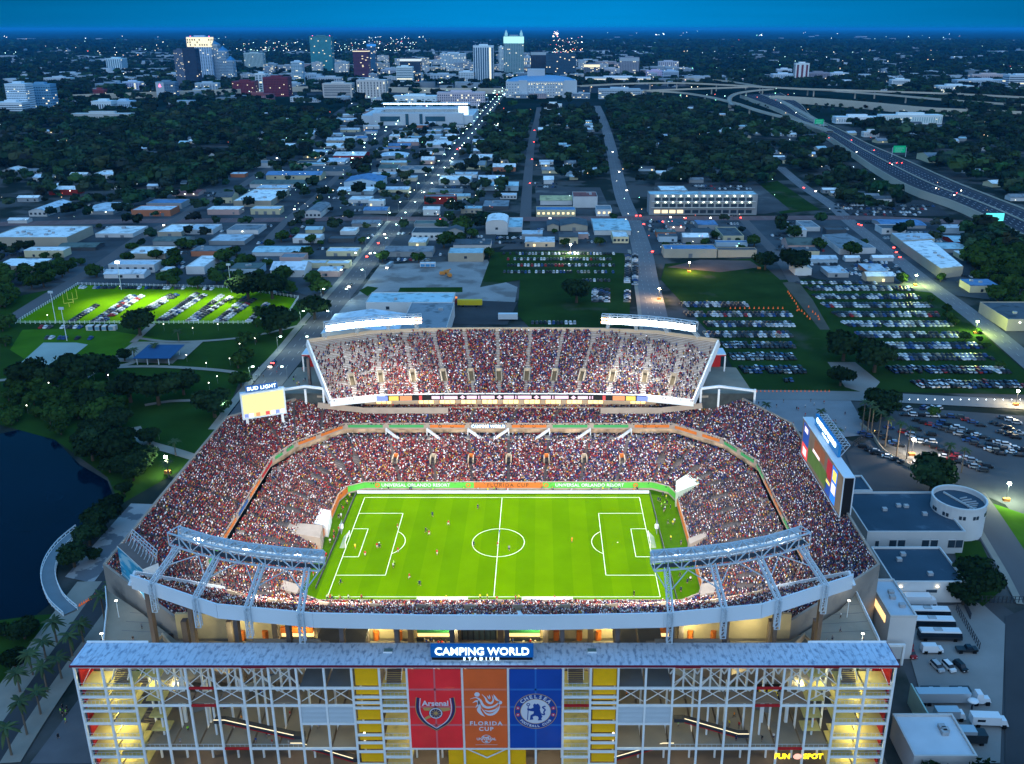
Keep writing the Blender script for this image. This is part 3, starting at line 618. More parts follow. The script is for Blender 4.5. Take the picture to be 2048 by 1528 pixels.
# ---------------------------------------------------------------- floodlight trusses on the rims of both upper decks
def spot(name, loc, tgt, power, ang, col, parent=None, size=1.0, blend=.6):
    l = bpy.data.lights.new(name, 'SPOT'); l.energy = power; l.spot_size = math.radians(ang); l.spot_blend = blend; l.color = col; l.shadow_soft_size = size
    o = bpy.data.objects.new(name, l); C.objects.link(o); o.location = loc; o.rotation_euler = (Vector(tgt)-Vector(loc)).to_track_quat('-Z','Y').to_euler()
    if parent is not None: o.parent = parent
    return o
TRZ = 51.2
def truss(sg, sx):
    wh = ('far' if sg > 0 else 'near'); sd_ = ('left' if sx < 0 else 'right')
    t = thing('floodlight_truss', 'curved white steel floodlight truss on legs above the %s %s deck rim' % (wh, sd_), 'floodlight truss', (0,0,0), group='floodlight trusses')
    # centre line: from the inner end to the outer end
    xs = np.linspace(38, 77, 13); ys = np.interp(xs, [38,48,58,68,77], [93.6,92.3,90.2,86.8,82.4])
    P = [Vector((XC-1.5+sx*x if sx < 0 else x+3.2, sg*y, TRZ)) for x, y in zip(xs, ys)]
    b = MB(); hw, hh = 1.7, 3.4
    fr = []
    for i, p in enumerate(P):
        d = (P[min(i+1,12)]-P[max(i-1,0)]).normalized(); r = Vector((d.y,-d.x,0)); 
        fr.append([p+r*hw, p-r*hw, p+r*hw+Vector((0,0,hh)), p-r*hw+Vector((0,0,hh))])
    for i in range(13):
        a = fr[i]
        for q in ((0,1),(2,3),(0,2),(1,3)): b.bar(a[q[0]], a[q[1]], .2)
        if i < 12:
            c = fr[i+1]
            for q in range(4): b.bar(a[q], c[q], .30)
            e = i % 2
            b.bar(a[0+2*e], c[2-2*e], .22); b.bar(a[1+2*e], c[3-2*e], .22); b.bar(a[2+e], c[3-e], .2)
    b.build('truss_frame', M_steel, t)
    b = MB()
    for i in range(12): b.bar((fr[i][0]+fr[i][1])/2+Vector((0,0,.1)), (fr[i+1][0]+fr[i+1][1])/2+Vector((0,0,.1)), 1.6, .12)
    b.build('catwalk', M_dark, t)
    # lamps hang on the pitch side chord, facing the pitch
    for row in range(2):
        for i in range(12):
            for k_ in range(3):
                f = (k_+.5)/3; mid = (fr[i][0].lerp(fr[i+1][0], f)+fr[i][1].lerp(fr[i+1][1], f))/2; inner = fr[i][0].lerp(fr[i+1][0], f) if abs(fr[i][0].y) < abs(fr[i][1].y) else fr[i][1].lerp(fr[i+1][1], f)
                out = (inner-mid).normalized(); p = inner+out*.25+Vector((0,0,.9+1.45*row))
                if 'lb' not in t.keys(): pass
                bb = LB.setdefault((sg,sx,i,row), MB()); r = Vector((out.y,-out.x,0))
                dn = (out*.75+Vector((0,0,-.66))).normalized(); up = r.cross(dn).normalized()
                if up.z < 0: up = -up
                hs = .62
                c4 = [p+dn*.2+r*hs*a_+up*hs*c_ for a_, c_ in ((-1,-1),(1,-1),(1,1),(-1,1))]; bk = p-dn*.35
                q = (c4[1]-c4[0]).cross(c4[2]-c4[0])
                if q.dot(dn) < 0: c4 = c4[::-1]
                bb.quad(*c4, 0)
                for a_ in range(4): bb.poly([c4[(a_+1)%4], c4[a_], bk], 1)
    for (s1,s2,i,row), bb in list(LB.items()):
        if (s1,s2) == (sg,sx): bb.build('lamp_bank', [M_glowo if i == 0 and sg > 0 else (M_glow if sg > 0 else M_glown), M_steel], t)
    # legs: lattice cantilevers from the rim
    for k_, f in enumerate((1, 4.4, 8, 11.4)):
        i = int(f); q = (P[i].lerp(P[i+1], f-i)); x = q.x; xr = x+(0 if k_ < 3 else 0)+np.sign(x)*((k_)*1.6); yr = float(np.interp(xr, BX, BY))+.9
        b = MB(); foot = Vector((xr, sg*yr, 37.5)); knee = Vector((xr, sg*yr, 45.2)); tip = Vector((x, q.y+sg*1.2, TRZ+.2)); w = .58
        for (A, B_, n) in ((foot,knee,4),(knee,tip,7)):
            d = (B_-A).normalized(); r = Vector((1,0,0)); u = d.cross(r).normalized()
            cs = [(-w,-.5),(w,-.5),(w,.5),(-w,.5)]
            for (a_,c_) in cs: b.bar(A+r*a_+u*c_, B_+r*a_+u*c_, .24)
            for j in range(n):
                a1_ = A.lerp(B_, j/n); a2_ = A.lerp(B_, (j+1)/n); s3 = 1 if j % 2 else -1
                for c_ in (-.5,.5): b.bar(a1_+r*w*s3+u*c_, a2_-r*w*s3+u*c_, .12); b.bar(a1_-r*w+u*c_, a1_+r*w+u*c_, .12)
        b.build('leg', M_steel, t)
        if sg < 0 or True:
            b = MB(); m2 = knee.lerp(tip, .45)
            for s3 in (-1,1):
                j = min(max(i+s3*2,0),12); b.bar(m2, P[j], .2)
            b.build('brace', M_steel, t)
    for i in (2, 6, 10):
        p = P[i]; spot('floodlight_beam', (p.x, p.y-sg*2.6, TRZ+1.5), (p.x*.35+sx*8, -sg*12 if i != 6 else sg*6, 0), FLOOD*(1.0 if sg > 0 else 1.1), 113, (1.0,.93,.82), size=1.4, blend=1.0)
LB = {}
M_glown = mat('near_floodlight', (1,1,1), 0.5, emit=3.0, ecol=(0.86,0.95,1.0))
FLOOD = 262000
for sg_ in (1,-1):
    for sx_ in (-1,1): truss(sg_, sx_)
# ---------------------------------------------------------------- video boards
def board_frame(t, w, h, th, zb, m_box, m_face, mats):
    b = MB(); b.box(-w/2-.5,w/2+.5,0,th,zb,zb+h+.8, 0); b.build('cabinet', m_box, t)
# far left: screen with the brewer's sign on top
p0, p1 = np.array([-102.5,50.3]), np.array([-87.6,56.6]); c_ = (p0+p1)/2; ang = math.atan2(p1[1]-p0[1], p1[0]-p0[0])
t = thing('video_board', 'bright video board with a blue lettered sign on top above the far left corner', 'video board', (c_[0],c_[1],0), ang, group='video boards')
b = MB(); b.box(-8.5,8.5,0,2.2,24.6,35.6); b.build('cabinet', M_rim, t)
b = MB(); b.quad((-7.9,-.05,25.3),(7.9,-.05,25.3),(7.9,-.05,35.0),(-7.9,-.05,35.0)); b.build('screen', mat('screen_yellow_green', (.9,.9,.5), .6, emit=.9, ecol=(.98,.93,.42)), t)
for x_, m_ in ((-6.9,'led_3'),(-5,None),(-2.5,'led_0'),(1.2,'led_1'),(3.2,None),(5.0,'led_3'),(7,None)):
    b = MB(); b.box(x_-.75,x_+.75,-.12,-.06,25.4,26.9); b.build('screen_graphic', MATS[m_] if m_ else M_wtext, t)
b = MB(); b.box(-6.2,6.0,.2,.8,36.0,38.4); b.build('sign_panel', M_blueb, t)
text('sign_lettering', 'BUD LIGHT', 2.1, (-.1,.1,37.2), M_wtext, t, bold=.02, space=1.05)
for x_ in (-6.8, 6.8): b = MB(); b.box(x_-.5,x_+.5,.4,1.4,15,24.6); b.build('post', M_white, t)
# near left: the back of a board, with blue panels
p0, p1 = np.array([-103.4,-57.5]), np.array([-91.2,-69.3]); c_ = (p0+p1)/2; ang = math.atan2(p1[1]-p0[1], p1[0]-p0[0])
t = thing('video_board', 'back of a video board clad in streaked blue panels at the near left corner', 'video board', (c_[0],c_[1],0), ang, group='video boards')
b = MB(); b.box(-8.4,8.4,0,4.2,24.0,34.6,0,1); b.build('cabinet', [M_white, M_concd], t)
b = MB(); b.quad((-8.2,-.06,24.3),(8.2,-.06,24.3),(8.2,-.06,34.3),(-8.2,-.06,34.3)); b.build('back_panel', mat('streaked_blue', (.03,.28,.46), .5, .5, .35, stretch=(.3,1,1.4), stain=((.30,.52,.62),.5,.56,.5)), t)
b = MB()
for k_ in range(9): x_ = -8+k_*2; b.bar((x_,3.6,34.6),(x_,4.6,38.0),.14); b.bar((x_,2.2,34.6),(x_,4.6,38.0),.1)
for z_ in (36,37,38): b.bar((-8,4.2+(z_-36)*.2,z_),(8,4.2+(z_-36)*.2,z_),.16)
b.build('lattice', M_steel, t)
# right: long board facing the pitch
t = thing('video_board', 'long tall video board with bright lettering on top along the right rim', 'video board', (110.2,0,0), math.radians(90), group='video boards')
# local x runs along +y of the world, local -y faces... local y axis points to -x (the pitch)
b = MB(); b.box(-23.2,23.2,-3.2,0,23.6,37.6); b.build('cabinet', M_black, t)
b = MB()
b.box(-23.4,23.4,-3.4,.2,37.6,37.9); b.box(-23.4,23.4,-.2,.2,23.3,23.6); b.box(-23.5,-23.2,-3.4,-3.1,23.3,37.9); b.box(-23.5,-23.2,-.1,.2,23.3,37.9); b.box(-23.5,-23.2,-3.4,.2,23.3,23.6); b.build('frame', M_rim, t)
def scr(x0,x1,z0,z1,m,n='screen_graphic',d=.1):
    b = MB(); b.quad((x1,d,z0),(x0,d,z0),(x0,d,z1),(x1,d,z1)); return b.build(n, m, t)
def em(n, c_, e): return mat(n, c_, .6, emit=e, ecol=c_, var=.35, scale=.3)
scr(-22.8,22.8,24,37.3,em('screen_dim', (.10,.075,.055), .9),'screen',.06)
scr(14.5,21.5,29.5,37,em('screen_navy',(.01,.05,.25),1)); scr(14.5,21.5,24.2,29.2,em('screen_red',(.6,.05,.05),1.2)); scr(16,20,25.2,28,em('screen_pale',(.75,.6,.6),1.2),d=.14)
scr(16,20,34,36,MATS['screen_pale'],d=.14); scr(-8,13.5,25.5,31,em('screen_field',(.05,.10,.02),.9)); scr(-4,8,32,36.5,em('screen_crowd',(.16,.05,.02),.9))
scr(-12,-6.8,30,36.5,em('screen_crimson',(.25,.01,.02),1)); scr(-12,-6.8,24.4,29.6,MATS['screen_navy']); scr(-17.6,-12.4,24.4,36.8,em('screen_blue',(.01,.16,.6),1)); scr(-16.8,-13.2,32,35.6,em('screen_gold',(.8,.55,.1),1.2),d=.14)
scr(-17,-13,27.5,31,MATS['screen_pale'],d=.14); scr(-11.4,-7.4,28.2,29.3,MATS['screen_gold'],d=.14); scr(1,9,31.2,32.4,MATS['screen_pale'],d=.14)
b = MB(); b.box(-9.6,16.5,-3.0,-2.0,38.0,42.2); b.build('sign_panel', mat('bright_blue_panel',(.02,.22,.50),.5), t)
o = text('sign_lettering', 'CAMPING WORLD', 2.6, (3.6,-1.9,40.9), M_wtext, t, rot=(math.pi/2,0,math.pi), bold=.06)
o = text('sign_lettering', 'STADIUM', 1.1, (3.6,-1.9,38.8), M_wtext, t, rot=(math.pi/2,0,math.pi), bold=.04, space=1.8)
b = MB()
for k_ in range(13): x_ = -9+k_*2.1; b.bar((x_,-3,38),(x_,-6,42),.14); b.bar((x_,-3,42),(x_,-6,42),.14); b.bar((x_,-6,42),(x_,-3.2,37.9),.1)
b.bar((-9,-6,42),(16.3,-6,42),.16); b.bar((-9,-4.5,40),(16.3,-4.5,40),.16); b.build('lattice', M_steel, t)
HL = 1.7
# ================================================================ entrance block in front of the near deck
FYW = -107.0; BYW = -99.6; FXC = 2.2; BAY = 6.31; HW0 = 5.25; ZR = 34.0
hall = thing('entrance_building', 'long open framed entrance building with white grid front, pale roof and hanging banners', 'entrance building')
lx = [FXC-HW0-BAY*(14-i) for i in range(15)]; rx = [FXC+HW0+BAY*i for i in range(15)]; CX_ = lx+rx     # 30 column lines
def bay(i):  # i 0..28 -> x0,x1
    return CX_[i], CX_[i+1]
def mi(i): return i if i < 14 else (28-i if i > 14 else 14)
M_roof = mat('pale_metal_roof', (0.46,0.56,0.68), 0.55, 0.10, 0.2, stain=((0.20,0.27,0.38),0.50,0.66,1.1), stretch=(1,.5,1))
M_seam = mat('roof_seam', (0.36,0.45,0.56), 0.6)
b = MB(); b.box(CX_[0]-.5, CX_[-1]+.5, FYW-.55, BYW, ZR, ZR+.5, 0)
k_ = CX_[0]
while k_ < CX_[-1]: b.box(k_, k_+.06, FYW-.5, BYW-.05, ZR+.5, ZR+.56, 1); k_ += 1.58
b.build('roof', [M_roof, M_seam], hall)
b = MB(); b.box(CX_[0]-.62, CX_[-1]+.62, FYW-.72, FYW-.56, ZR-.02, ZR+.52); b.box(CX_[0]-.66,CX_[0]-.51,FYW-.56,BYW,ZR-.02,ZR+.52); b.box(CX_[-1]+.51,CX_[-1]+.66,FYW-.56,BYW,ZR-.02,ZR+.52); b.build('roof_trim', mat('maroon_trim',(.16,.01,.03),.6), hall)
b = MB(); b.box(CX_[0]-.4,CX_[0]+14,BYW,BYW+.25,ZR+.3,ZR+.9); b.box(CX_[-1]-18,CX_[-1]+.4,BYW,BYW+.25,ZR+.3,ZR+.9); b.build('roof_upstand', M_white, hall)
for x_ in (-20.4, 26.8): b = MB(); b.box(x_-1,x_+1,-103.3,-102,ZR+.56,ZR+.8,1); b.box(x_-1.05,x_+1.05,-103.5,-103.3,ZR+.56,ZR+.9,0); b.build('roof_hatch', [M_white, mat('teal_glass',(.08,.18,.2),.3)], hall)
for i, x_ in enumerate(CX_):
    b = MB(); b.box(x_-.24,x_+.24,FYW-.24,FYW+.24,0,ZR-.02); b.build('column', M_white, hall)
for i in range(30):
    b = MB(); b.box(CX_[i]-.22,CX_[i]+.22,BYW+.1,BYW+.54,0,ZR-.03); b.build('rear_column', M_white, hall)
LV = {'stair': (27.7,25.2,22.8,21.2,17.6,13.4,10.3,7.8,4.6,2.0), 'open': (27.7,22.8,10.3), 'louv': (27.7,22.8,17.6,10.3), 'yel': (27.7,25.2,23.6,22.1,18.0,14.3,12.0,9.4,5.6), 'ban': (10.4,)}
def btype(i):
    m = mi(i)
    if m in (0,1): return 'stair'
    if m in (8,9): return 'louv'
    if m == 10: return 'yel'
    if m == 11: return 'stair'
    if m >= 12: return 'ban'
    return 'open'
BREST = MB()
# front beams, gathered bay by bay
for i in range(29):
    x0, x1 = bay(i); ty = btype(i); b = MB(); red = MB()
    for z_ in LV[ty]+(ZR-.35,):
        isred = (ty == 'open' and (i*7+int(z_)) % 5 == 0 and z_ > 9) or (i == 17 and abs(z_-22.8) < .1)
        if ty in ('stair','yel') and not isred: BREST.box(x0+.245, x1-.245, FYW-.2, FYW+.2, z_-.26, z_+.26); continue
        q_ = MB(); q_.box(x0+.245, x1-.245, FYW-.2, FYW+.2, z_-.26, z_+.26); q_.build('beam', M_red if isred else M_white, hall)
BREST.build('beam', M_white, hall, kind='stuff')
# floors
def slab(x0,x1,y0,y1,z_,m=M_slab,name='floor_slab',th=.35): b = MB(); b.box(x0,x1,y0,y1,z_-th,z_); return b.build(name, m, hall)
M_yfl = mat('stair_landing', (0.60,0.52,0.20), 0.85, 0.12, 0.3, stain=((.30,.26,.15),.6,.75,.35))  # landing concrete coloured yellow, the lamp glow put into the colour
def rail(b, x0, x1, y, z_, n=5):
    b.box(x0,x1,y-.03,y+.03,z_+1.05,z_+1.13)
    for k_ in range(n+1): x_ = x0+(x1-x0)*k_/n; b.box(x_-.03,x_+.03,y-.03,y+.03,z_,z_+1.05)
for i in range(29):
    x0, x1 = bay(i); m_ = mi(i); ty = btype(i); a, c_ = x0+.26, x1-.26
    if ty == 'stair':
        for q, z_ in enumerate(LV['stair'][:-1]):
            if q in (0,3) and m_ == 1: pass
            slab(a, c_, FYW+.3, -101.2-(1.0 if q % 2 else 0), z_+.02, M_yfl, 'landing', .3)
            b = MB(); rail(b, a, c_, FYW+.3, z_+.02, 6); b.build('railing', M_steel, hall)
        # flights
        b = MB()
        zz = [z for z in LV['stair'] if z in (27.7,22.8,17.6,13.4,7.8)]
        for q in range(len(zz)-1):
            hi, lo_ = zz[q], zz[q+1]; xa = a+(.4 if q % 2 == 0 else 3.0)
            for s3 in range(10):
                z_ = lo_+(hi-lo_)*(s3+1)/10; y_ = -101.0+.32*s3 if q % 2 else -98.0-.32*s3; b.box(xa,xa+2.5,y_,y_+.34,z_-.16,z_)
        b.build('stair_flight', M_concd, hall)
        if m_ == 1 or m_ == 11:
            b = MB()
            for s3 in range(16): b.box(a+1.0,a+4.4,-105.8+.33*s3,-105.46+.33*s3,27.9+.27*s3,28.05+.27*s3)
            b.build('stair_flight', M_concd, hall)
            b = MB(); b.bar((a+.9,-105.8,29.0),(a+.9,-100.6,33.3),.12,.5); b.bar((a+4.5,-105.8,29.0),(a+4.5,-100.6,33.3),.12,.5); b.build('handrail', M_white, hall)
    if m_ == 0:
        xs_ = x0 if i == 0 else x1-.0; s_ = 1 if i == 0 else -1
        b = MB(); b.box(*sorted((xs_+s_*.3,xs_+s_*.55)),FYW+.9,BYW-.2,0,ZR-.6)
        b.box(*sorted((xs_+s_*.3,xs_+s_*2.3)),-100.5,-100.3,0,ZR-.6); b.build('red_wall', M_red, hall)
        b = MB(); b.bar((xs_+s_*.7,FYW+1,28),(xs_+s_*2.6,-100.6,33),.12); b.bar((xs_+s_*.7,-100.6,28),(xs_+s_*2.6,FYW+1,33),.12); b.build('brace', M_white, hall)
    if ty == 'yel':
        zs = sorted(LV['yel'], reverse=True); tops = [ZR-.6]+[z_-.3 for z_ in zs]; bots = [z_+.3 for z_ in zs]+[0.3]
        for z1_, z0_ in zip(tops, bots):
            b = MB(); b.box(a+.35, c_-.05, FYW+.55, FYW+.62, z0_, z1_); b.build('yellow_panel', M_yel, hall)
    if ty == 'louv':
        b = MB(); b.box(a,c_,FYW+.12,FYW+.2,17.9,22.5,1)
        for k_ in range(12): z_ = 18.05+.37*k_; b.box(a+.02,c_-.02,FYW-.1,FYW+.11,z_,z_+.2,0)
        b.build('louvre_panel', [M_rim, M_dark], hall)
        slab(a,c_,FYW+.3,-84,27.6,mat('slate_floor',(.12,.14,.16),.7,.15,.2)); slab(a,c_,FYW+.3,-86,10.2)
        b = MB(); b.bar((a,FYW+1.2,23),(c_,FYW+1.2,27.2),.16); b.bar((a,FYW+1.2,27.2),(c_,FYW+1.2,23),.16); b.build('brace', M_white, hall)
    if ty == 'open':
        slab(x0+.24,x1-.24,FYW+.3,-84,10.2)
        b = MB(); rail(b,a,c_,FYW+.3,10.2,5); b.build('railing', M_steel, hall)
        mid = (x0+x1)/2; b = MB(); b.box(mid-.2,mid+.2,-102.7,-102.3,22.9 if i % 2 else 10.3,ZR-.6); b.box(x0,x1,-102.6,-102.4,29.6,30.0); b.build('inner_column', M_white, hall)
        b = MB()
        for z0_, z1_ in ((28,33.6),(23.1,27.4)):
            b.bar((x0,FYW+1,z0_),(x1,FYW+1,z1_),.15); b.bar((x1,FYW+1,z0_),(x0,FYW+1,z1_),.15); b.bar((x0,-102.5,z0_),(mid,-102.5,z1_),.28); b.bar((x1,-102.5,z0_),(mid,-102.5,z1_),.28)
        b.build('brace', M_white, hall)
        if m_ in (3,4,5,6,7) and i not in (21, 6): slab(x0+.24,x1-.24,FYW+.5,-103.0,23.3,mat('brown_soffit',(.23,.17,.12),.8,.1,.3),'walkway',.4)
        if m_ in (2,): 
            for z_ in (28.2,24.4,21.4,16.5,12.6): slab(x0+.6,x1-1.4,-103.5,-100.4,z_,M_yfl,'landing')
    if ty == 'ban' and m_ < 14: slab(a,c_,FYW+1.2,-92,10.2); slab(a,c_,FYW+1.2,-96,17.5); slab(a,c_,FYW+1.2,-96,24.5)
    if m_ == 14: slab(a,c_,FYW+1.2,-92,17.5); slab(a,c_,FYW+1.2,-92,24.5)
# lowest level: yellow wall in the middle, dim concourse behind the rest
b = MB(); b.box(FXC-9.2,FXC+9.2,FYW+.9,FYW+1.1,0.2,9.9); b.build('yellow_panel', M_yel, hall)
b = MB(); b.bar((FXC-5,FYW+.4,10),(FXC,FYW+.4,7.2),.2); b.bar((FXC+5,FYW+.4,10),(FXC,FYW+.4,7.2),.2); b.build('brace', M_white, hall)
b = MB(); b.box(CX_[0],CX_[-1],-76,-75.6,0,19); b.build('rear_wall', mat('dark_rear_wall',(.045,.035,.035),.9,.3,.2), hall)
b = MB(); b.box(-95,100,-112,-76,.02,.3); b.build('forecourt_paving', mat('forecourt',(.17,.14,.11),.9,.15,.2), hall)
# escalators: sloping boxes with bright edges
def esc(xa, za, xb, zb, y=-97.0):
    b = MB(); b.bar((xa,y,za),(xb,y,zb),1.5,1.0,0); b.bar((xa,y-.9,za+.8),(xb,y-.9,zb+.8),.12,.16,1); b.bar((xa,y-.9,za-.35),(xb,y-.9,zb-.35),.12,.16,2); sgn = 1 if xb > xa else -1
    b.bar((xa-sgn*2.6,y,za),(xa,y,za),1.5,1.0,0); b.bar((xb,y,zb),(xb+sgn*2.4,y,zb),1.5,1.0,0); b.bar((xa-sgn*2.6,y-.9,za+.8),(xa,y-.9,za+.8),.12,.16,1)
    return b.build('escalator', [M_dark, mat('handrail_light',(1,.9,.6),.5,emit=1.5,ecol=(1,.85,.55)), M_red], hall)
esc(-60,15.4,-44,10.9,-103.4); esc(-42,9.6,-30,5.0,-104.5); esc(62,11.3,49,15.8,-103.4); esc(44,9.6,32,5.2,-104.5)
b = MB(); b.bar((-72,-95,11),(-44,-88,19),.5,2.2); b.bar((72,-95,11),(46,-88,19),.5,2.2); b.build('ramp_wall', mat('ramp_grey',(.16,.18,.2),.8,.1,.2), hall)
for x_ in (-72,-66,-57.6,60,69,75): b = MB(); b.box(x_-.35,x_+.35,-98.5,-97.8,10.2,22.5); b.build('inner_column', M_white, hall)
for sx in (-1,1):
    pass
    b = MB(); b.box(*sorted((FXC+sx*38,FXC+sx*58)),-96,-95.6,29.5,32); b.box(*sorted((FXC+sx*40,FXC+sx*56)),-96.3,-96,32,32.9); b.build('stand_canopy', M_conc, hall)
b = MB(); b.box(66.5,72.5,-99.8,-99.5,17.6,22.6); b.build('poster', M_black, hall)
text('poster_lettering','FUN',2.3,(69.4,-99.95,21.0),mat('yellow_print',(.75,.6,.03),.6,emit=.15,ecol=(.9,.75,.05)),hall,bold=.12); text('poster_lettering','SPOT',2.0,(69.4,-99.95,19.0),MATS['yellow_print'],hall,bold=.12)
# the lit yellow sign low on the right
t = thing('lettered_sign', 'glowing yellow lettered sign low on the right of the entrance building', 'sign', (75.6,FYW-.5,8.4), group='lettered signs')
M_ysign = mat('yellow_sign_light',(1,.8,.05),.5,emit=2.2,ecol=(1,.72,.02))
text('sign_lettering','FUN',2.0,(-3.6,0,0),M_ysign,t,bold=.09,sx=.95); text('sign_lettering','SPOT',2.0,(3.7,0,0),M_ysign,t,bold=.09,sx=.95); b = MB(); b.ball((0,0,0),.85,8,5,sc=(1.2,.3,1)); b.build('sun_emblem', mat('pink_sign_light',(1,.5,.4),.5,emit=1.5,ecol=(1,.45,.35)), t)
# main name sign on the roof edge
t = thing('name_sign', 'wide blue stadium name sign with glowing white letters on the entrance roof', 'sign', (FXC-.6,-106.4,ZR+.5), group='lettered signs')
b = MB(); b.box(-11.7,11.7,0,.9,1.25,4.35,0); b.box(-11.5,11.5,.05,.85,.55,1.25,1); b.build('sign_panel', [mat('deep_blue_panel',(.005,.085,.30),.5,emit=.25,ecol=(0,.12,.45)), M_black], t)
M_sgn = mat('halo_white_letters',(.9,1,1),.5,emit=2.6,ecol=(.70,.95,1.0))
text('sign_lettering','CAMPING WORLD',2.75,(0,-.12,2.85),M_sgn,t,bold=.04,ext=.1,sx=.93)
text('sign_lettering','STADIUM',1.0,(-.2,-.12,.93),M_wtext,t,bold=.04,space=2.3)
b = MB()
for k_ in range(8): x_ = -11.4+k_*3.25; b.box(x_-.06,x_+.06,-.35,-.25,0.05,.55)
b.box(-11.5,11.5,-.35,-.25,.5,.58); b.build('support_rail', M_white, t)
# hanging banners
M_banr = mat('red_mesh_banner',(.68,.02,.035),.7,.22,.12,alpha=.86,emit=.10,ecol=(.9,.05,.03)); M_bano = mat('orange_mesh_banner',(.62,.11,.025),.7,.14,.15,alpha=.88,emit=.08,ecol=(.8,.15,.02)); M_banb = mat('blue_mesh_banner',(.006,.055,.32),.7,.16,.15,alpha=.88,emit=.06,ecol=(0,.10,.6))  # faint glow added to the unlit sheets to brighten their colour
YB = FYW-.45
def banner(label, x0, x1, m):
    t = thing('hanging_banner', label, 'banner', ((x0+x1)/2, YB, 0), group='hanging mesh banners'); w = (x1-x0)/2-.3
    b = MB(); b.box(-w,w,0,.06,10.9,33.3); b.build('sheet', m, t)
    b = MB()
    for z_ in (27.7,22.8,17.6): b.box(-w,w,-.02,-.003,z_-.25,z_+.25)
    if w > 5.2: b.box(-.2,.2,-.02,-.003,10.9,33.3)
    return t, b, w
tr, b, w = banner('tall red mesh banner with a cannon crest hanging on the entrance front', CX_[12], CX_[14], M_banr); b.build('seam', mat('red_seam',(.62,.13,.15),.7), tr)
to, b, w = banner('tall orange mesh banner with a white swirl emblem hanging on the entrance front', CX_[14], CX_[15], M_bano); b.build('seam', mat('orange_seam',(.68,.20,.12),.7), to)
tb, b, w = banner('tall blue mesh banner with a round lion crest hanging on the entrance front', CX_[15], CX_[17], M_banb); b.build('seam', mat('blue_seam',(.02,.13,.45),.7), tb)
def shape(name, pts, m, t, d=-.08, th=.03):
    b = MB(); k = len(pts); a = sum(pts[i][0]*pts[(i+1)%k][1]-pts[(i+1)%k][0]*pts[i][1] for i in range(k))
    if a < 0: pts = pts[::-1]
    b.poly([(x, d, z_) for x, z_ in pts]); return b.build(name, m, t)
def ribbon(name, pts, w, m, t, d=-.1, taper=False):
    P = smooth(pts, 5); b = MB(); L = []; R_ = []; n = len(P)
    for i, p in enumerate(P):
        e = P[min(i+1,n-1)]-P[max(i-1,0)]; e /= max(np.linalg.norm(e),1e-6); nn = np.array([-e[1],e[0]]); f = math.sin(math.pi*min(1,max(.05,i/(n-1)))) if taper else 1
        L.append(p+nn*w/2*f); R_.append(p-nn*w/2*f)
    b.v = [(q[0],d,q[1]) for q in R_]+[(q[0],d,q[1]) for q in L]
    for i in range(n-1): b.f.append((i,i+1,n+i+1,n+i)); b.m.append(0)
    return b.build(name, m, t)
def disc(name, x, z_, r, m, t, d=-.1, k=28, r0=None):
    b = MB()
    for i in range(k):
        a0_, a1_ = 2*math.pi*i/k, 2*math.pi*(i+1)/k
        if r0: b.quad((x+r0*math.cos(a0_),d,z_+r0*math.sin(a0_)),(x+r*math.cos(a0_),d,z_+r*math.sin(a0_)),(x+r*math.cos(a1_),d,z_+r*math.sin(a1_)),(x+r0*math.cos(a1_),d,z_+r0*math.sin(a1_)))
    if not r0: b.poly([(x+r*math.cos(2*math.pi*i/k),d,z_+r*math.sin(2*math.pi*i/k)) for i in range(k)])
    return b.build(name, m, t)
M_prw = mat('banner_white',(.62,.62,.68),.7); M_prn = mat('banner_navy',(.03,.03,.10),.7); M_prg = mat('banner_gold',(.50,.30,.10),.7); M_prr = mat('banner_red',(.55,.05,.08),.7); M_prb = mat('banner_blue',(.01,.05,.26),.7)
# red banner crest: shield open at the top, name, cannon and wheel. metres about the crest centre (0, 21.6)
CZ = 21.5
sh = [(-4.0,4.0),(-4.25,1.2),(-3.9,-1.0),(-2.6,-3.2),(0,-5.2)]
for s_ in (-1,1):
    ribbon('crest_edge', [(s_*-x if s_>0 else x, CZ+z_) for x, z_ in sh], .75, M_prn, tr, -.09); ribbon('crest_edge', [((s_*-x if s_>0 else x)*.86, CZ+z_*.93+.1) for x, z_ in sh], .22, M_prw, tr, -.11)
    ribbon('crest_edge', [((s_*-x if s_>0 else x)*1.08, CZ+z_*1.04) for x, z_ in sh], .16, M_prg, tr, -.11)
text('crest_lettering','Arsenal',2.0,(0,-.14,CZ+2.35),M_prw,tr,bold=.05,ext=.01)
shape('crest_cannon', [(-3.0,CZ+.95),(-2.6,CZ+1.2),(3.2,CZ+1.15),(3.5,CZ+.5),(2.0,CZ+.1),(-2.6,CZ+.35)], M_prg, tr, -.1)
shape('crest_cannon', [(-1.0,CZ-.6),(-2.9,CZ-1.9),(-2.6,CZ-2.4),(-.6,CZ-1.3)], M_prg, tr, -.1)
disc('crest_wheel',0,CZ-.4,1.6,M_prn,tr,-.13); disc('crest_wheel',0,CZ-.4,1.5,M_prw,tr,-.15,r0=1.25); disc('crest_wheel',0,CZ-.4,.42,M_prg,tr,-.15)
for k_ in range(10): a_ = 2*math.pi*k_/10; ribbon('crest_spoke',[(0,CZ-.4),(1.3*math.cos(a_),CZ-.4+1.3*math.sin(a_))],.14,M_prg,tr,-.145)
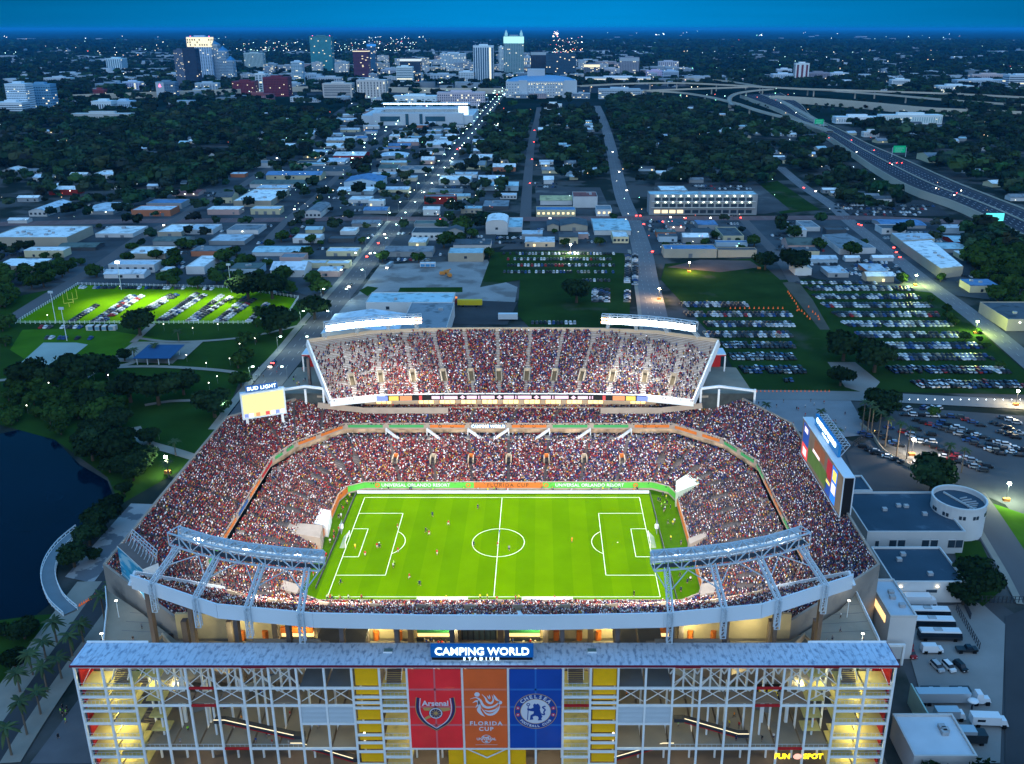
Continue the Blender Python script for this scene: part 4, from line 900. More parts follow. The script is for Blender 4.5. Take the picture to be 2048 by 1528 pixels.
# orange banner: swirl emblem, words, globe mark
EZ = 24.2
for pts, w_ in (([(-3.5,.9),(-2.2,1.3),(-1.2,.6),(-.6,-.8),(.4,-1.5),(1.8,-1.2),(2.9,-.2),(3.2,.9)],.55), ([(-.8,2.3),(0,1.2),(.4,.2),(1.2,-.3),(1.8,.6),(1.5,2.1)],.5), ([(-3.0,-.2),(-2.0,.35),(-1.6,-.4),(-2.4,-1.6)],.5), ([(-1.7,.9),(-1.4,-1.2),(-1.6,-2.2),(-1.0,-3.3),(-.2,-4.1)],.75),
    ([(-.4,-2.2),(.8,-2.6),(2.0,-2.3),(2.9,-1.4)],.5), ([(-1.0,-1.6),(.2,-3.3),(1.6,-3.4),(2.8,-2.2),(3.3,-.6)],.55), ([(.4,1.9),(1.0,1.0),(.9,2.2)],.35), ([(1.9,2.2),(2.4,1.0),(3.1,.3)],.5)):
    ribbon('emblem_stroke', [(x, EZ+z_) for x, z_ in pts], w_*1.15, M_prw, to, -.1, taper=True)
disc('emblem_dot',-1.9,EZ+2.2,.62,M_prw,to); disc('emblem_dot',3.35,EZ-.1,.5,M_prw,to)
text('banner_lettering','FLORIDA',1.55,(0,-.1,EZ-6.1),M_prw,to,bold=.045,space=1.25,ext=.01,sx=1.02); text('banner_lettering','CUP',1.55,(0,-.1,EZ-7.7),M_prw,to,bold=.045,space=1.25,ext=.01)
disc('globe_mark',0,13.6,1.25,M_prw,to,-.09,r0=1.1); ribbon('globe_mark',[(-.9,14.3),(0,14.0),(.9,14.5)],.35,M_prw,to,-.09); ribbon('globe_mark',[(-.3,13.0),(.2,12.7),(.1,12.4)],.5,M_prw,to,-.09)
b = MB(); b.box(-2.7,2.7,-.105,-.1,13.25,14.0); b.build('globe_band', M_bano, to); text('banner_lettering','UNIVERSAL',1.0,(0,-.14,13.62),M_prw,to,bold=.03,ext=.01,sx=.9)
b = MB(); b.box(-2.6,2.6,-.1,-.09,11.9,11.97); b.build('rule', M_prw, to)
# blue banner: round crest with a rampant lion
LZ = 21.6
disc('crest_ring',0,LZ,5.0,M_prg,tb,-.08,40,4.85); disc('crest_ring',0,LZ,4.8,M_prb,tb,-.09,40); disc('crest_field',0,LZ,3.55,M_prg,tb,-.1,40); disc('crest_field',0,LZ,3.42,M_prw,tb,-.12,40)
def arc_text(s, r, a0_, a1_, size, flip, m, t):
    n = len(s)
    for i, ch_ in enumerate(s):
        if ch_ == ' ': continue
        a_ = a0_+(a1_-a0_)*i/(n-1); me = text_mesh(ch_, size, .01, .04); me.materials.clear(); me.materials.append(m)
        o = bpy.data.objects.new('crest_letter', me); C.objects.link(o); o.parent = t; o.location = (r*math.cos(a_), -.13, LZ+r*math.sin(a_))
        o.rotation_euler = Matrix.Rotation(math.pi/2,4,'X').to_euler(); o.rotation_euler = (Matrix.Rotation(-(a_-math.pi/2) if not flip else -(a_+math.pi/2),4,'Y') @ Matrix.Rotation(math.pi/2,4,'X')).to_euler()
arc_text('CHELSEA', 4.15, math.radians(137), math.radians(43), 1.35, False, M_prw, tb); arc_text('FOOTBALL CLUB', 4.2, math.radians(218), math.radians(322), .85, True, M_prw, tb)
for s_ in (-1,1):
    for z_ in (.95,-.95): disc('crest_rose', s_*4.1, LZ+z_, .5, M_prr, tb, -.12, 10); disc('crest_rose', s_*4.1, LZ+z_, .2, M_prw, tb, -.14, 8)
lion = [(-.6,1.9),(-.2,2.3),(.1,2.0),(.5,2.3),(.9,1.8),(1.1,1.2),(1.0,.5),(1.2,-.2),(1.3,-.9),(1.6,-1.4),(1.3,-2.0),(1.5,-2.5),(.5,-2.55),(.7,-1.9),(.5,-1.4),(-.1,-1.2),(-.7,-1.5),(-.5,-2.3),(-1.4,-2.4),(-1.3,-1.9),(-1.2,-1.1),(-.5,-.6),(-.4,0),(-1.1,.1),(-1.9,.4),(-2.0,.9),(-1.2,.8),(-.5,1.1)]
shape('lion_figure', [(x, LZ+z_) for x, z_ in lion], M_prb, tb, -.14)
ribbon('lion_tail', [(1.1,-.6),(2.0,-.9),(1.9,-.1),(2.2,.5),(1.6,1.2),(2.3,1.5)], .35, M_prb, tb, -.145); ribbon('crest_staff', [(-1.9,-2.4),(-1.75,0),(-1.7,1.6)], .2, M_prb, tb, -.145); disc('crest_staff',-1.7,LZ+2.0,.45,M_prb,tb,-.145,12,.22)
for ch_ in [o for o in tb.children if o.name.startswith('crest_staff') or o.name.startswith('lion_tail')]:
    if ch_.name.startswith('lion_tail') or len(ch_.data.vertices) < 40: ch_.location.z = LZ
# lamps inside the entrance building and along the concourse
def lamp(name, x, y, z_, e, col=(1.0,.86,.5), r=.4, parent=None):
    l = bpy.data.lights.new(name,'POINT'); l.energy = e; l.color = col; l.shadow_soft_size = r; o = bpy.data.objects.new(name,l); C.objects.link(o); o.location = (x,y,z_)
    if parent is not None: o.parent = parent
    return o
YW = (1.0,.88,.42)
for sx in (-1,1):
    for z_, e in ((32,560),(24.6,400),(21,400),(16.6,600),(12.6,600),(7,420),(3,380)): lamp('stairwell_lamp', FXC+sx*86.8, -103.2, z_, e*HL, YW, parent=hall)
    for z_, e in ((31,150),(20.5,150),(16.5,260),(12.6,260),(7,150)): lamp('stairwell_lamp', FXC+sx*15.0, -102.6, z_, e*HL if True else 0, YW, parent=hall)
    for x_, e in ((76,1100),(62,380),(46,300),(40,260),(24,420)): lamp('hall_lamp', FXC+sx*x_, -96, 20.3, e*HL, YW, parent=hall)
    lamp('hall_lamp', FXC+sx*24, -98, 33, 220*HL, YW, parent=hall); lamp('hall_lamp', FXC+sx*79, -101.5, 26.5, 260*HL, YW, parent=hall)
    for x_ in (70,48,30,14): lamp('hall_lamp', FXC+sx*x_, -100, 7.5, 420*HL, (1,.8,.5), parent=hall)
    for x_, y_, e in ((66,-84,800),(50,-83,1300),(30,-83,1500),(11,-83,1500)): lamp('concourse_lamp', XC+sx*x_, y_, 25.5, e*HL, YW, parent=stadium)
    lamp('plaza_lamp', XC+sx*94, -88, 25, 700*HL, (1,.9,.65), parent=stadium); lamp('plaza_lamp', XC+sx*98, -67, 27, 350*HL, (.95,.95,.85), parent=stadium)
lamp('hall_lamp', FXC-9.5, -103.5, 14, 450*HL, (1,.6,.3), parent=hall); lamp('hall_lamp', FXC-8.5, -103.5, 25, 350*HL, (1,.6,.3), parent=hall)
# ================================================================ ground, water, roads
M_gnd = mat('mixed_ground', (0.022,0.030,0.026), 0.95, 0.35, 0.012, stain=((0.085,0.085,0.085),0.47,0.56,0.02))
M_asph = mat('asphalt', (0.075,0.077,0.082), 0.9, 0.18, 0.05, stain=((0.15,0.15,0.15),0.55,0.7,0.03))
M_asphd = mat('dark_asphalt', (0.055,0.057,0.062), 0.9, 0.2, 0.05)
M_road = mat('road_asphalt', (0.12,0.115,0.12), 0.85, 0.15, 0.04, stretch=(1,.1,1))
M_roadw = mat('warm_road', (0.17,0.11,0.11), 0.85, 0.15, 0.04)
M_pale = mat('pale_concrete_paving', (0.27,0.27,0.27), 0.9, 0.15, 0.06, stain=((0.17,0.16,0.155),0.5,0.62,0.05))
M_path = mat('path_concrete', (0.26,0.24,0.21), 0.9, 0.1, 0.2)
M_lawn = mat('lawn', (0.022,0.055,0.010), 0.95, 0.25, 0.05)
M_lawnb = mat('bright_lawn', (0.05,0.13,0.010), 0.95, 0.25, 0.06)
M_field = mat('field_grass', (0.020,0.046,0.011), 0.95, 0.4, 0.03, stain=((0.06,0.065,0.05),0.62,0.72,0.02))
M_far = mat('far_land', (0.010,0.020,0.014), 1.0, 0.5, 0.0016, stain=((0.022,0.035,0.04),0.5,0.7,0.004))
M_water = mat('lake_water', (0.001,0.006,0.016), 0.12, 0.3, 0.02)
M_water.node_tree.nodes['Principled BSDF'].inputs['Specular IOR Level'].default_value = .03
M_paint = MATS['white_print']
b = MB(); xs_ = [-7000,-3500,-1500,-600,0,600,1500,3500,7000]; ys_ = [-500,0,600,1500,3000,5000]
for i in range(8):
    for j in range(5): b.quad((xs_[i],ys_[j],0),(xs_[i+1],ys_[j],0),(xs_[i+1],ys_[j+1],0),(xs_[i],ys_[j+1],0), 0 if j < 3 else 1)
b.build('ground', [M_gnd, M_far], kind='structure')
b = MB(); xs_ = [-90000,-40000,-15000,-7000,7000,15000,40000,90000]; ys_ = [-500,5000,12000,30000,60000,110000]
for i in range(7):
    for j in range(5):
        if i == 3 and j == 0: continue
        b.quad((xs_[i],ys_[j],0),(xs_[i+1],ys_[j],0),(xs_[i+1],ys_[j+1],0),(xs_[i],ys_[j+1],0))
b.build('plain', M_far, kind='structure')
WATER = [(-500,850),(0,868),(60,855),(110,880),(160,930),(215,962),(232,1008),(165,1055),(118,1100),(96,1140),(95,1170),(108,1203),(70,1232),(20,1260),(-200,1330),(-700,1400)]
flat(WATER, .10, 'lake', M_water, kind='structure')
flat([(300,812),(400,806),(480,815),(470,850),(330,856)], .10, 'pond', M_water, kind='structure')
ROADS = []   # (points, width) used to keep trees and houses off
def road(pts, w, m=M_road, name="road", z=.06, sm=3, kerb=False, reg=True):
    P = [at(x, y)[:2] for x, y in pts]; Q = smooth(P, sm) if len(P) > 2 else P
    if reg: ROADS.append((np.array(Q), w/2+2))
    _fl[0] += 1; strip(Q, w, z+.0045*_fl[0]+.25*(z>.02), name, m, kind="structure"); return Q
def dashes(Q, offs_, w=.3, dash=4, gap=7, z=.85, b=None):
    b = b or MB(); Q = np.array(Q); seg = np.linalg.norm(np.diff(Q, axis=0), axis=1); cum = np.r_[0, np.cumsum(seg)]; s = 0
    while s+dash < cum[-1]:
        p = [np.array([np.interp(q, cum, Q[:,0]), np.interp(q, cum, Q[:,1])]) for q in (s, s+dash)]; e = (p[1]-p[0]); e /= max(np.linalg.norm(e),1e-6); n = np.array([-e[1],e[0]])
        for o in offs_: a = p[0]+n*o; c = p[1]+n*o; b.quad((*(a-n*w/2),z),(*(c-n*w/2),z),(*(c+n*w/2),z),(*(a+n*w/2),z))
        s += dash+gap
    return b
flat([(455,840),(610,800),(1490,800),(1760,1130),(1790,1290),(1880,1528),(2048,1528),(2048,1240),(1960,1180),(1720,890),(1490,785),(620,760),(540,760)], .005, 'stadium_apron', M_asph, kind='structure')
Q1 = road([(470,860),(540,765),(590,705),(640,643),(700,571),(760,492),(800,440),(850,384),(930,285),(985,215),(1012,180)], 15, M_road)
Q1l = road([(425,860),(500,765),(555,705),(607,643),(672,571),(737,492),(778,442)], 4, M_path, 'pavement', .08, reg=False)
Q2 = road([(1340,790),(1315,660),(1303,600),(1294,560),(1284,500),(1264,440),(1247,400),(1236,360),(1221,290),(1206,240),(1194,212)], 16, mat('grey_road',(.17,.17,.18),.85,.12,.05))
road([(1296,780),(1276,600),(1266,540),(1258,500)], 2.5, M_path, 'pavement', .08, reg=False)
Q3 = road([(1051,436),(1054,380),(1058,330),(1064,280),(1074,240),(1078,215)], 11)
QX = road([(-60,450),(260,443),(500,441),(700,438),(1000,439),(1260,437),(1500,437),(1700,436),(1850,441),(1990,450)], 20, M_roadw, z=.07)
Q4 = road([(1560,335),(1606,373),(1663,411),(1696,441),(1748,482),(1844,559),(1915,610),(1990,668),(2080,745)], 13, mat('grey_road',(.17,.17,.18)), z=.065)
Q5 = road([(1487,440),(1520,475),(1558,515),(1590,565)], 9, M_road)
Q6 = road([(20,640),(100,590),(191,537),(287,471),(350,441),(410,403),(465,384),(506,357),(560,325),(640,280)], 10, M_road)
road([(500,520),(575,440),(640,388),(700,330),(770,270),(850,225),(905,195)], 8, M_road)
road([(1480,790),(1700,793),(1850,800),(2080,812)], 12, mat('pale_road',(.2,.2,.2),.85,.12,.05), z=.065)
road([(1935,985),(1965,1030),(2003,1090),(2040,1150),(2075,1210)], 13, M_road); road([(1918,985),(1940,1030),(1975,1090),(2010,1150),(2040,1210)], 2.2, M_path, 'pavement', .08, reg=False)
road([(-60,1560),(0,1462),(100,1330),(204,1190),(262,1112)], 11, M_asphd)
road([(-100,1560),(-42,1470),(55,1335),(150,1205),(180,1165)], 8, M_path, 'pavement', .08, reg=False); road([(20,1528),(75,1440),(150,1330),(250,1190)], 5, M_path, 'pavement', .08, reg=False)
flat([(60,1528),(240,1290),(300,1290),(200,1528)], .05, 'forecourt', mat('dark_forecourt',(.12,.12,.13),.9,.2,.1), kind='structure')
b = dashes(Q1, (-2.6,2.6)); dashes(Q2, (-4,0,4), b=b); dashes(QX, (-6,-2,2,6), b=b); dashes(Q4, (-2,2), b=b); b.build('road_markings', mat('worn_paint',(.30,.30,.30)), kind='structure')
# park lawns, lit field, paths, plazas
flat([(0,600),(150,570),(560,575),(640,640),(480,760),(440,860),(380,930),(240,1010),(215,955),(110,880),(0,850)], .04, 'park_lawn', M_lawn, kind='structure')
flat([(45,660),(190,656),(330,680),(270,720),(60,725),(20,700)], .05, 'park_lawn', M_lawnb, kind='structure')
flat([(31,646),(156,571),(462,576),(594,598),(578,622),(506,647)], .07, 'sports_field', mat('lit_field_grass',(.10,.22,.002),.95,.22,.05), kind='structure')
for pts, w_ in (([(-30,765),(31,759),(110,750),(187,740),(250,735),(306,734),(375,737),(440,742),(485,748)],3.5), ([(137,777),(165,755),(200,734)],8), ([(275,677),(330,684),(390,684),(470,678),(531,668),(612,649)],3), ([(266,686),(306,649)],4), ([(15,773),(120,774)],1.6), ([(290,812),(340,804),(400,802)],3), ([(209,815),(232,828),(245,845)],4), ([(270,856),(280,876),(300,890),(342,902),(390,917)],5), ([(230,735),(262,728),(275,718)],4), ([(355,720),(395,684)],7)):
    road(pts, w_, M_path, 'path', .09, reg=False)
flat([(225,716),(268,684),(395,684),(345,728),(235,724)], .08, 'plaza', M_path, kind='structure')
flat([(40,728),(87,686),(153,686),(176,690),(122,732)], .11, 'sports_court', mat('pale_court',(.30,.36,.33),.8,.15,.05), kind='structure')
b = dashes([at(85,690)[:2], at(150,690)[:2]], (0,), dash=30, gap=1, z=.75); dashes([at(60,722)[:2], at(115,722)[:2]], (0,8), dash=30, gap=1, z=.75, b=b); b.build('court_markings', M_paint, kind='structure')
# pavement by the lake, curved boardwalk
flat([(130,1155),(262,1008),(322,1010),(258,1100),(232,1160),(175,1165)], .09, 'lakeside_plaza', mat('patterned_paving',(.30,.30,.31),.85,.1,.1,stain=((.13,.14,.16),.53,.56,.13)), kind='structure')
Qb = smooth([at(x,y)[:2] for x, y in [(163,1060),(128,1090),(104,1125),(98,1160),(113,1200),(142,1228)]], 5)
bw = strip(Qb, 4.2, .75, 'boardwalk', mat('blue_grey_deck',(.15,.19,.22),.8,.1,.2), label='curved boardwalk with white railing over the lake edge', cat='boardwalk')
bw['category'] = 'boardwalk'
b = MB()
for s_ in (-2.1,2.1):
    Qn = np.array(Qb); prev = None
    for i in range(len(Qn)):
        e = Qn[min(i+1,len(Qn)-1)]-Qn[max(i-1,0)]; e /= np.linalg.norm(e); p = Qn[i]+np.array([-e[1],e[0]])*s_
        if prev is not None: b.bar((*prev,1.8),(*p,1.8),.14,.5); b.bar((*prev,.6),(*p,.6),.2,.5)
        b.box(p[0]-.1,p[0]+.1,p[1]-.1,p[1]+.1,-.2,1.8); prev = p
b.build('railing', M_white, bw)
# grass lots and car parks on the right and middle
flat([(1322,560),(1330,528),(1510,517),(1560,560),(1640,560),(1850,575),(1900,610),(2080,770),(2080,790),(1490,780),(1440,690)], .05, 'grass_lot', M_field, kind='structure')
flat([(1335,535),(1400,520),(1500,522),(1520,535),(1440,545)], .09, 'bare_earth', mat('bare_earth',(.12,.09,.085),.95,.3,.05), kind='structure')
flat([(1565,566),(1595,562),(1625,600),(1660,660),(1640,660),(1600,610)], .09, 'dirt_track', mat('dirt_track',(.09,.085,.07),.95,.3,.05), kind='structure')
flat([(1655,725),(1710,725),(1760,765),(1740,790),(1690,775)], .09, 'bare_earth', mat('pale_earth',(.22,.21,.2),.95,.2,.05), kind='structure')
flat([(1720,870),(1700,830),(1800,815),(2080,835),(2080,1090),(2010,1010),(1870,950),(1790,900)], .09, 'car_park', mat('blue_grey_lot',(.085,.092,.10),.9,.22,.04), kind='structure')
flat([(1690,905),(1740,880),(1880,1000),(1720,985)], .05, 'service_yard', M_asph, kind='structure')
flat([(1500,800),(1700,800),(1740,870),(1640,880),(1540,840)], .09, 'plaza', mat('plaza_paving',(.22,.225,.24),.85,.12,.1), kind='structure')
b = MB()
for k_ in range(7): p, q = at(1545+k_*9, 812+k_*9), at(1680+k_*6, 812+k_*9); b.quad((p[0],p[1]-.5,.14),(q[0],q[1]-.5,.14),(q[0],q[1]+.4,.14),(p[0],p[1]+.4,.14))
b.build('plaza_joints', mat('dark_joint',(.06,.06,.07)), kind='structure')
flat([(985,505),(1245,500),(1262,560),(1258,655),(1060,657),(1035,630),(1040,560),(960,575)], .05, 'grass_lot', M_field, kind='structure')
flat([(715,590),(760,530),(975,520),(1000,560),(1035,575),(1030,605),(1010,650),(640,650),(700,600)], .045, 'gravel_yard', M_pale, kind='structure')
flat([(795,588),(800,576),(925,575),(925,585)], .09, 'park_lawn', M_lawn, kind='structure'); flat([(718,582),(735,573),(757,576),(735,593)], .09, 'park_lawn', M_lawn, kind='structure')
flat([(905,600),(1035,605),(1015,650),(890,650)], .09, 'service_yard', M_asphd, kind='structure')
flat([(1300,446),(1560,446),(1600,500),(1330,490)], .045, 'car_park', M_asph, kind='structure'); flat([(1510,455),(1620,450),(1720,520),(1800,560),(1640,560),(1560,520)], .05, 'car_park', M_asphd, kind='structure')
flat([(1660,405),(1860,400),(1900,432),(1700,434)], .05, 'car_park', M_asphd, kind='structure'); flat([(1520,368),(1555,362),(1640,420),(1560,428)], .05, 'grass_lot', M_field, kind='structure')
flat([(1310,365),(1510,362),(1580,420),(1530,428),(1300,428)], .05, 'car_park', M_asph, kind='structure')
flat([(0,490),(120,480),(230,500),(180,560),(0,575)], .05, 'car_park', M_asphd, kind='structure')
flat([(1040,470),(1260,470),(1262,495),(1000,500)], .05, 'car_park', M_asph, kind='structure'); flat([(1070,375),(1200,375),(1225,430),(1075,430)], .05, 'car_park', M_asph, kind='structure')
flat([(1795,1225),(1960,1205),(2010,1250),(2000,1528),(1880,1528),(1830,1350)], .07, 'service_yard', mat('pale_yard',(.22,.215,.21),.9,.18,.06), kind='structure')
flat([(2010,1235),(2100,1200),(2100,1560),(2010,1560)], .075, 'road', M_asphd, kind='structure')
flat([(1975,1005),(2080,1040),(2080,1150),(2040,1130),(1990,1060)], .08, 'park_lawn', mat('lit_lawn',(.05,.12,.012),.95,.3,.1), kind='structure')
flat([(1900,1060),(1960,1085),(2005,1180),(1965,1215),(1925,1180)], .08, 'park_lawn', M_lawn, kind='structure')
flat([(-60,1250),(75,1232),(140,1228),(60,1340),(-60,1500)], .06, 'lake_bank', M_lawn, kind='structure')
flat([(700,205),(990,200),(1000,420),(690,430),(0,520),(0,440),(400,380),(560,300)], .02, 'industrial_district', mat('district_paving',(.066,.076,.086),.95,.6,.02), kind='structure')
flat([(0,520),(560,445),(1000,442),(985,500),(760,530),(640,600),(560,575),(150,570)], .025, 'industrial_district', MATS['district_paving'], kind='structure')
flat([(1060,442),(1900,440),(1980,600),(1640,560),(1510,517),(1060,500)], .025, 'industrial_district', MATS['district_paving'], kind='structure')
flat([(100,195),(1330,185),(1420,150),(80,150)], .02, 'city_centre_paving', mat('city_paving',(.05,.06,.07),.95,.5,.006), kind='structure')

# ================================================================ buildings
FOOT = []
WALLS = {'w': (.55,.56,.56), 'b': (.42,.37,.29), 'y': (.55,.50,.33), 'r': (.30,.035,.03), 'o': (.42,.16,.09), 'g': (.28,.30,.31), 'l': (.38,.50,.58), 'k': (.07,.08,.09), 'p': (.48,.33,.30), 't':(.10,.30,.32)}
ROOFS = {'w': (.74,.80,.82), 'l': (.52,.62,.70), 'g': (.20,.23,.26), 'd': (.07,.085,.10), 'b': (.10,.22,.40), 'r': (.25,.08,.07), 'c': (.36,.55,.62), 'n': (.10,.14,.13), 'y': (.45,.42,.22)}
def wm(k_): return mat('wall_'+k_, WALLS[k_], .85, .08, .1, objrand=.12)
def rm(k_): return mat('roof_'+k_, ROOFS[k_], .8, .14, .07, objrand=.12, stain=(tuple(c*.5 for c in ROOFS[k_]),.50,.66,.16))
M_win = mat('window_glass', (.03,.05,.07), .2, .3, .3); M_door = mat('door_grey', (.16,.18,.2), .6, .1, .5); M_wlit = mat('lit_window', (.8,.6,.3), .5, emit=1.8, ecol=(1,.78,.42)); M_unit = mat('rooftop_unit', (.34,.36,.38), .6, .15, .5)
M_lampw = mat('wall_lamp', (1,1,1), .5, emit=14, ecol=(.85,1,.85))
def building(label, Z, x0, x1, yb, ye, yk, wall='w', roof='l', style='flat', win=0, lit=0, cat='warehouse', group='low commercial buildings', doors=0, units=None, lamps=0, name='warehouse', hmax=None, rz=0):
    p0, p1 = Z(x0, yb), Z(x1, yb); A = at(*p0); B_ = at(*p1); Y0 = A[1]; X0, X1 = A[0], B_[0]; h = max(3.2, float(atY(*Z(x0, ye), Y0)[2]))
    if hmax: h = min(h, hmax)
    Yk = at(*Z((x0+x1)/2, yk), h)[1]; d = max(7.0, Yk-Y0); w = X1-X0
    t = thing(name, label, cat, ((X0+X1)/2, Y0+d/2, 0), rz, group=group); FOOT.append((X0-2, X1+2, Y0-2, Y0+d+2))
    W2, D2 = w/2, d/2; b = MB()
    if style == 'flat':
        b.box(-W2,W2,-D2,D2,0,h); b.build('wall', wm(wall), t)
        b = MB(); b.box(-W2+.25,W2-.25,-D2+.25,D2-.25,h+.02,h+.1,0)
        for q in ((-W2-.05,W2+.05,-D2-.05,-D2+.24),(-W2-.05,W2+.05,D2-.24,D2+.05),(-W2-.05,-W2+.24,-D2+.25,D2-.25),(W2-.24,W2+.05,-D2+.25,D2-.25)): b.box(*q,h+.01,h+.55,1)
        b.build('roof', [rm(roof), wm(wall)], t)
    elif style in ('gable', 'gabley'):
        rh = min(h*.45, (W2 if style == 'gabley' else D2)*.35, 4)
        b.box(-W2,W2,-D2,D2,0,h); 
        if style == 'gable':
            for x_ in (-W2,W2): b.poly([(x_,-D2,h),(x_,D2,h),(x_,0,h+rh)] if x_ > 0 else [(x_,D2,h),(x_,-D2,h),(x_,0,h+rh)])
            b.build('wall', wm(wall), t); b = MB(); o = .5
            b.quad((-W2-o,-D2-o,h-.02),(W2+o,-D2-o,h-.02),(W2+o,0,h+rh+.1),(-W2-o,0,h+rh+.1)); b.quad((W2+o,D2+o,h-.02),(-W2-o,D2+o,h-.02),(-W2-o,0,h+rh+.1),(W2+o,0,h+rh+.1))
        else:
            for y_ in (-D2,D2): b.poly([(W2,y_,h),(-W2,y_,h),(0,y_,h+rh)][::(1 if y_ > 0 else -1)])
            b.build('wall', wm(wall), t); b = MB(); o = .5
            b.quad((-W2-o,D2+o,h-.02),(-W2-o,-D2-o,h-.02),(0,-D2-o,h+rh+.1),(0,D2+o,h+rh+.1)); b.quad((W2+o,-D2-o,h-.02),(W2+o,D2+o,h-.02),(0,D2+o,h+rh+.1),(0,-D2-o,h+rh+.1))
        b.build('roof', rm(roof), t)
    elif style == 'arc':
        b.box(-W2,W2,-D2,D2,0,h); k = 10; rh = min(W2*.35, h*.8)
        pts = [(-W2*math.cos(math.pi*i/k), h+rh*math.sin(math.pi*i/k)) for i in range(k+1)]
        b.poly([(x,-D2,z_) for x, z_ in pts][::-1]); b.build('wall', wm(wall), t); b = MB()
        for i in range(k): (xa,za),(xb,zb) = pts[i], pts[i+1]; b.quad((xa,-D2-.3,za+.05),(xb,-D2-.3,zb+.05),(xb,D2+.3,zb+.05),(xa,D2+.3,za+.05))
        b.build('roof', rm(roof), t)
    for i in range(win):
        x_ = -W2+w*(i+.5)/win; ww = min(1.1, w/win*.3); b = MB(); zc = h*.55
        b.box(x_-ww,x_+ww,-D2-.1,-D2-.02,zc-min(1,h*.2),zc+min(1,h*.2)); b.build('window', M_wlit if i < lit else M_win, t)
    for i in range(doors):
        x_ = -W2+w*(i+.7)/(doors+.4); b = MB(); b.box(x_-1.5,x_+1.5,-D2-.12,-D2-.02,0.02,min(3.4,h*.7)); b.build('loading_door', M_door, t)
    n_u = units if units is not None else (min(4, int(w*d/900)) if style == 'flat' else 0)
    for i in range(n_u):
        x_, y_ = random.uniform(-W2*.7,W2*.7), random.uniform(-D2*.6,D2*.6); s_ = random.uniform(.8,1.7); b = MB(); b.box(x_-s_,x_+s_,y_-s_*.8,y_+s_*.8,h+.12,h+1.5); b.build('rooftop_unit', M_unit, t)
    for i in range(lamps):
        x_ = -W2+w*(i+.5)/lamps; b = MB(); b.box(x_-.35,x_+.35,-D2-.5,-D2-.14,h*.75,h*.75+.4); b.build('wall_lamp', M_lampw, t)
    return t, (X0,X1,Y0,Y0+d,h)
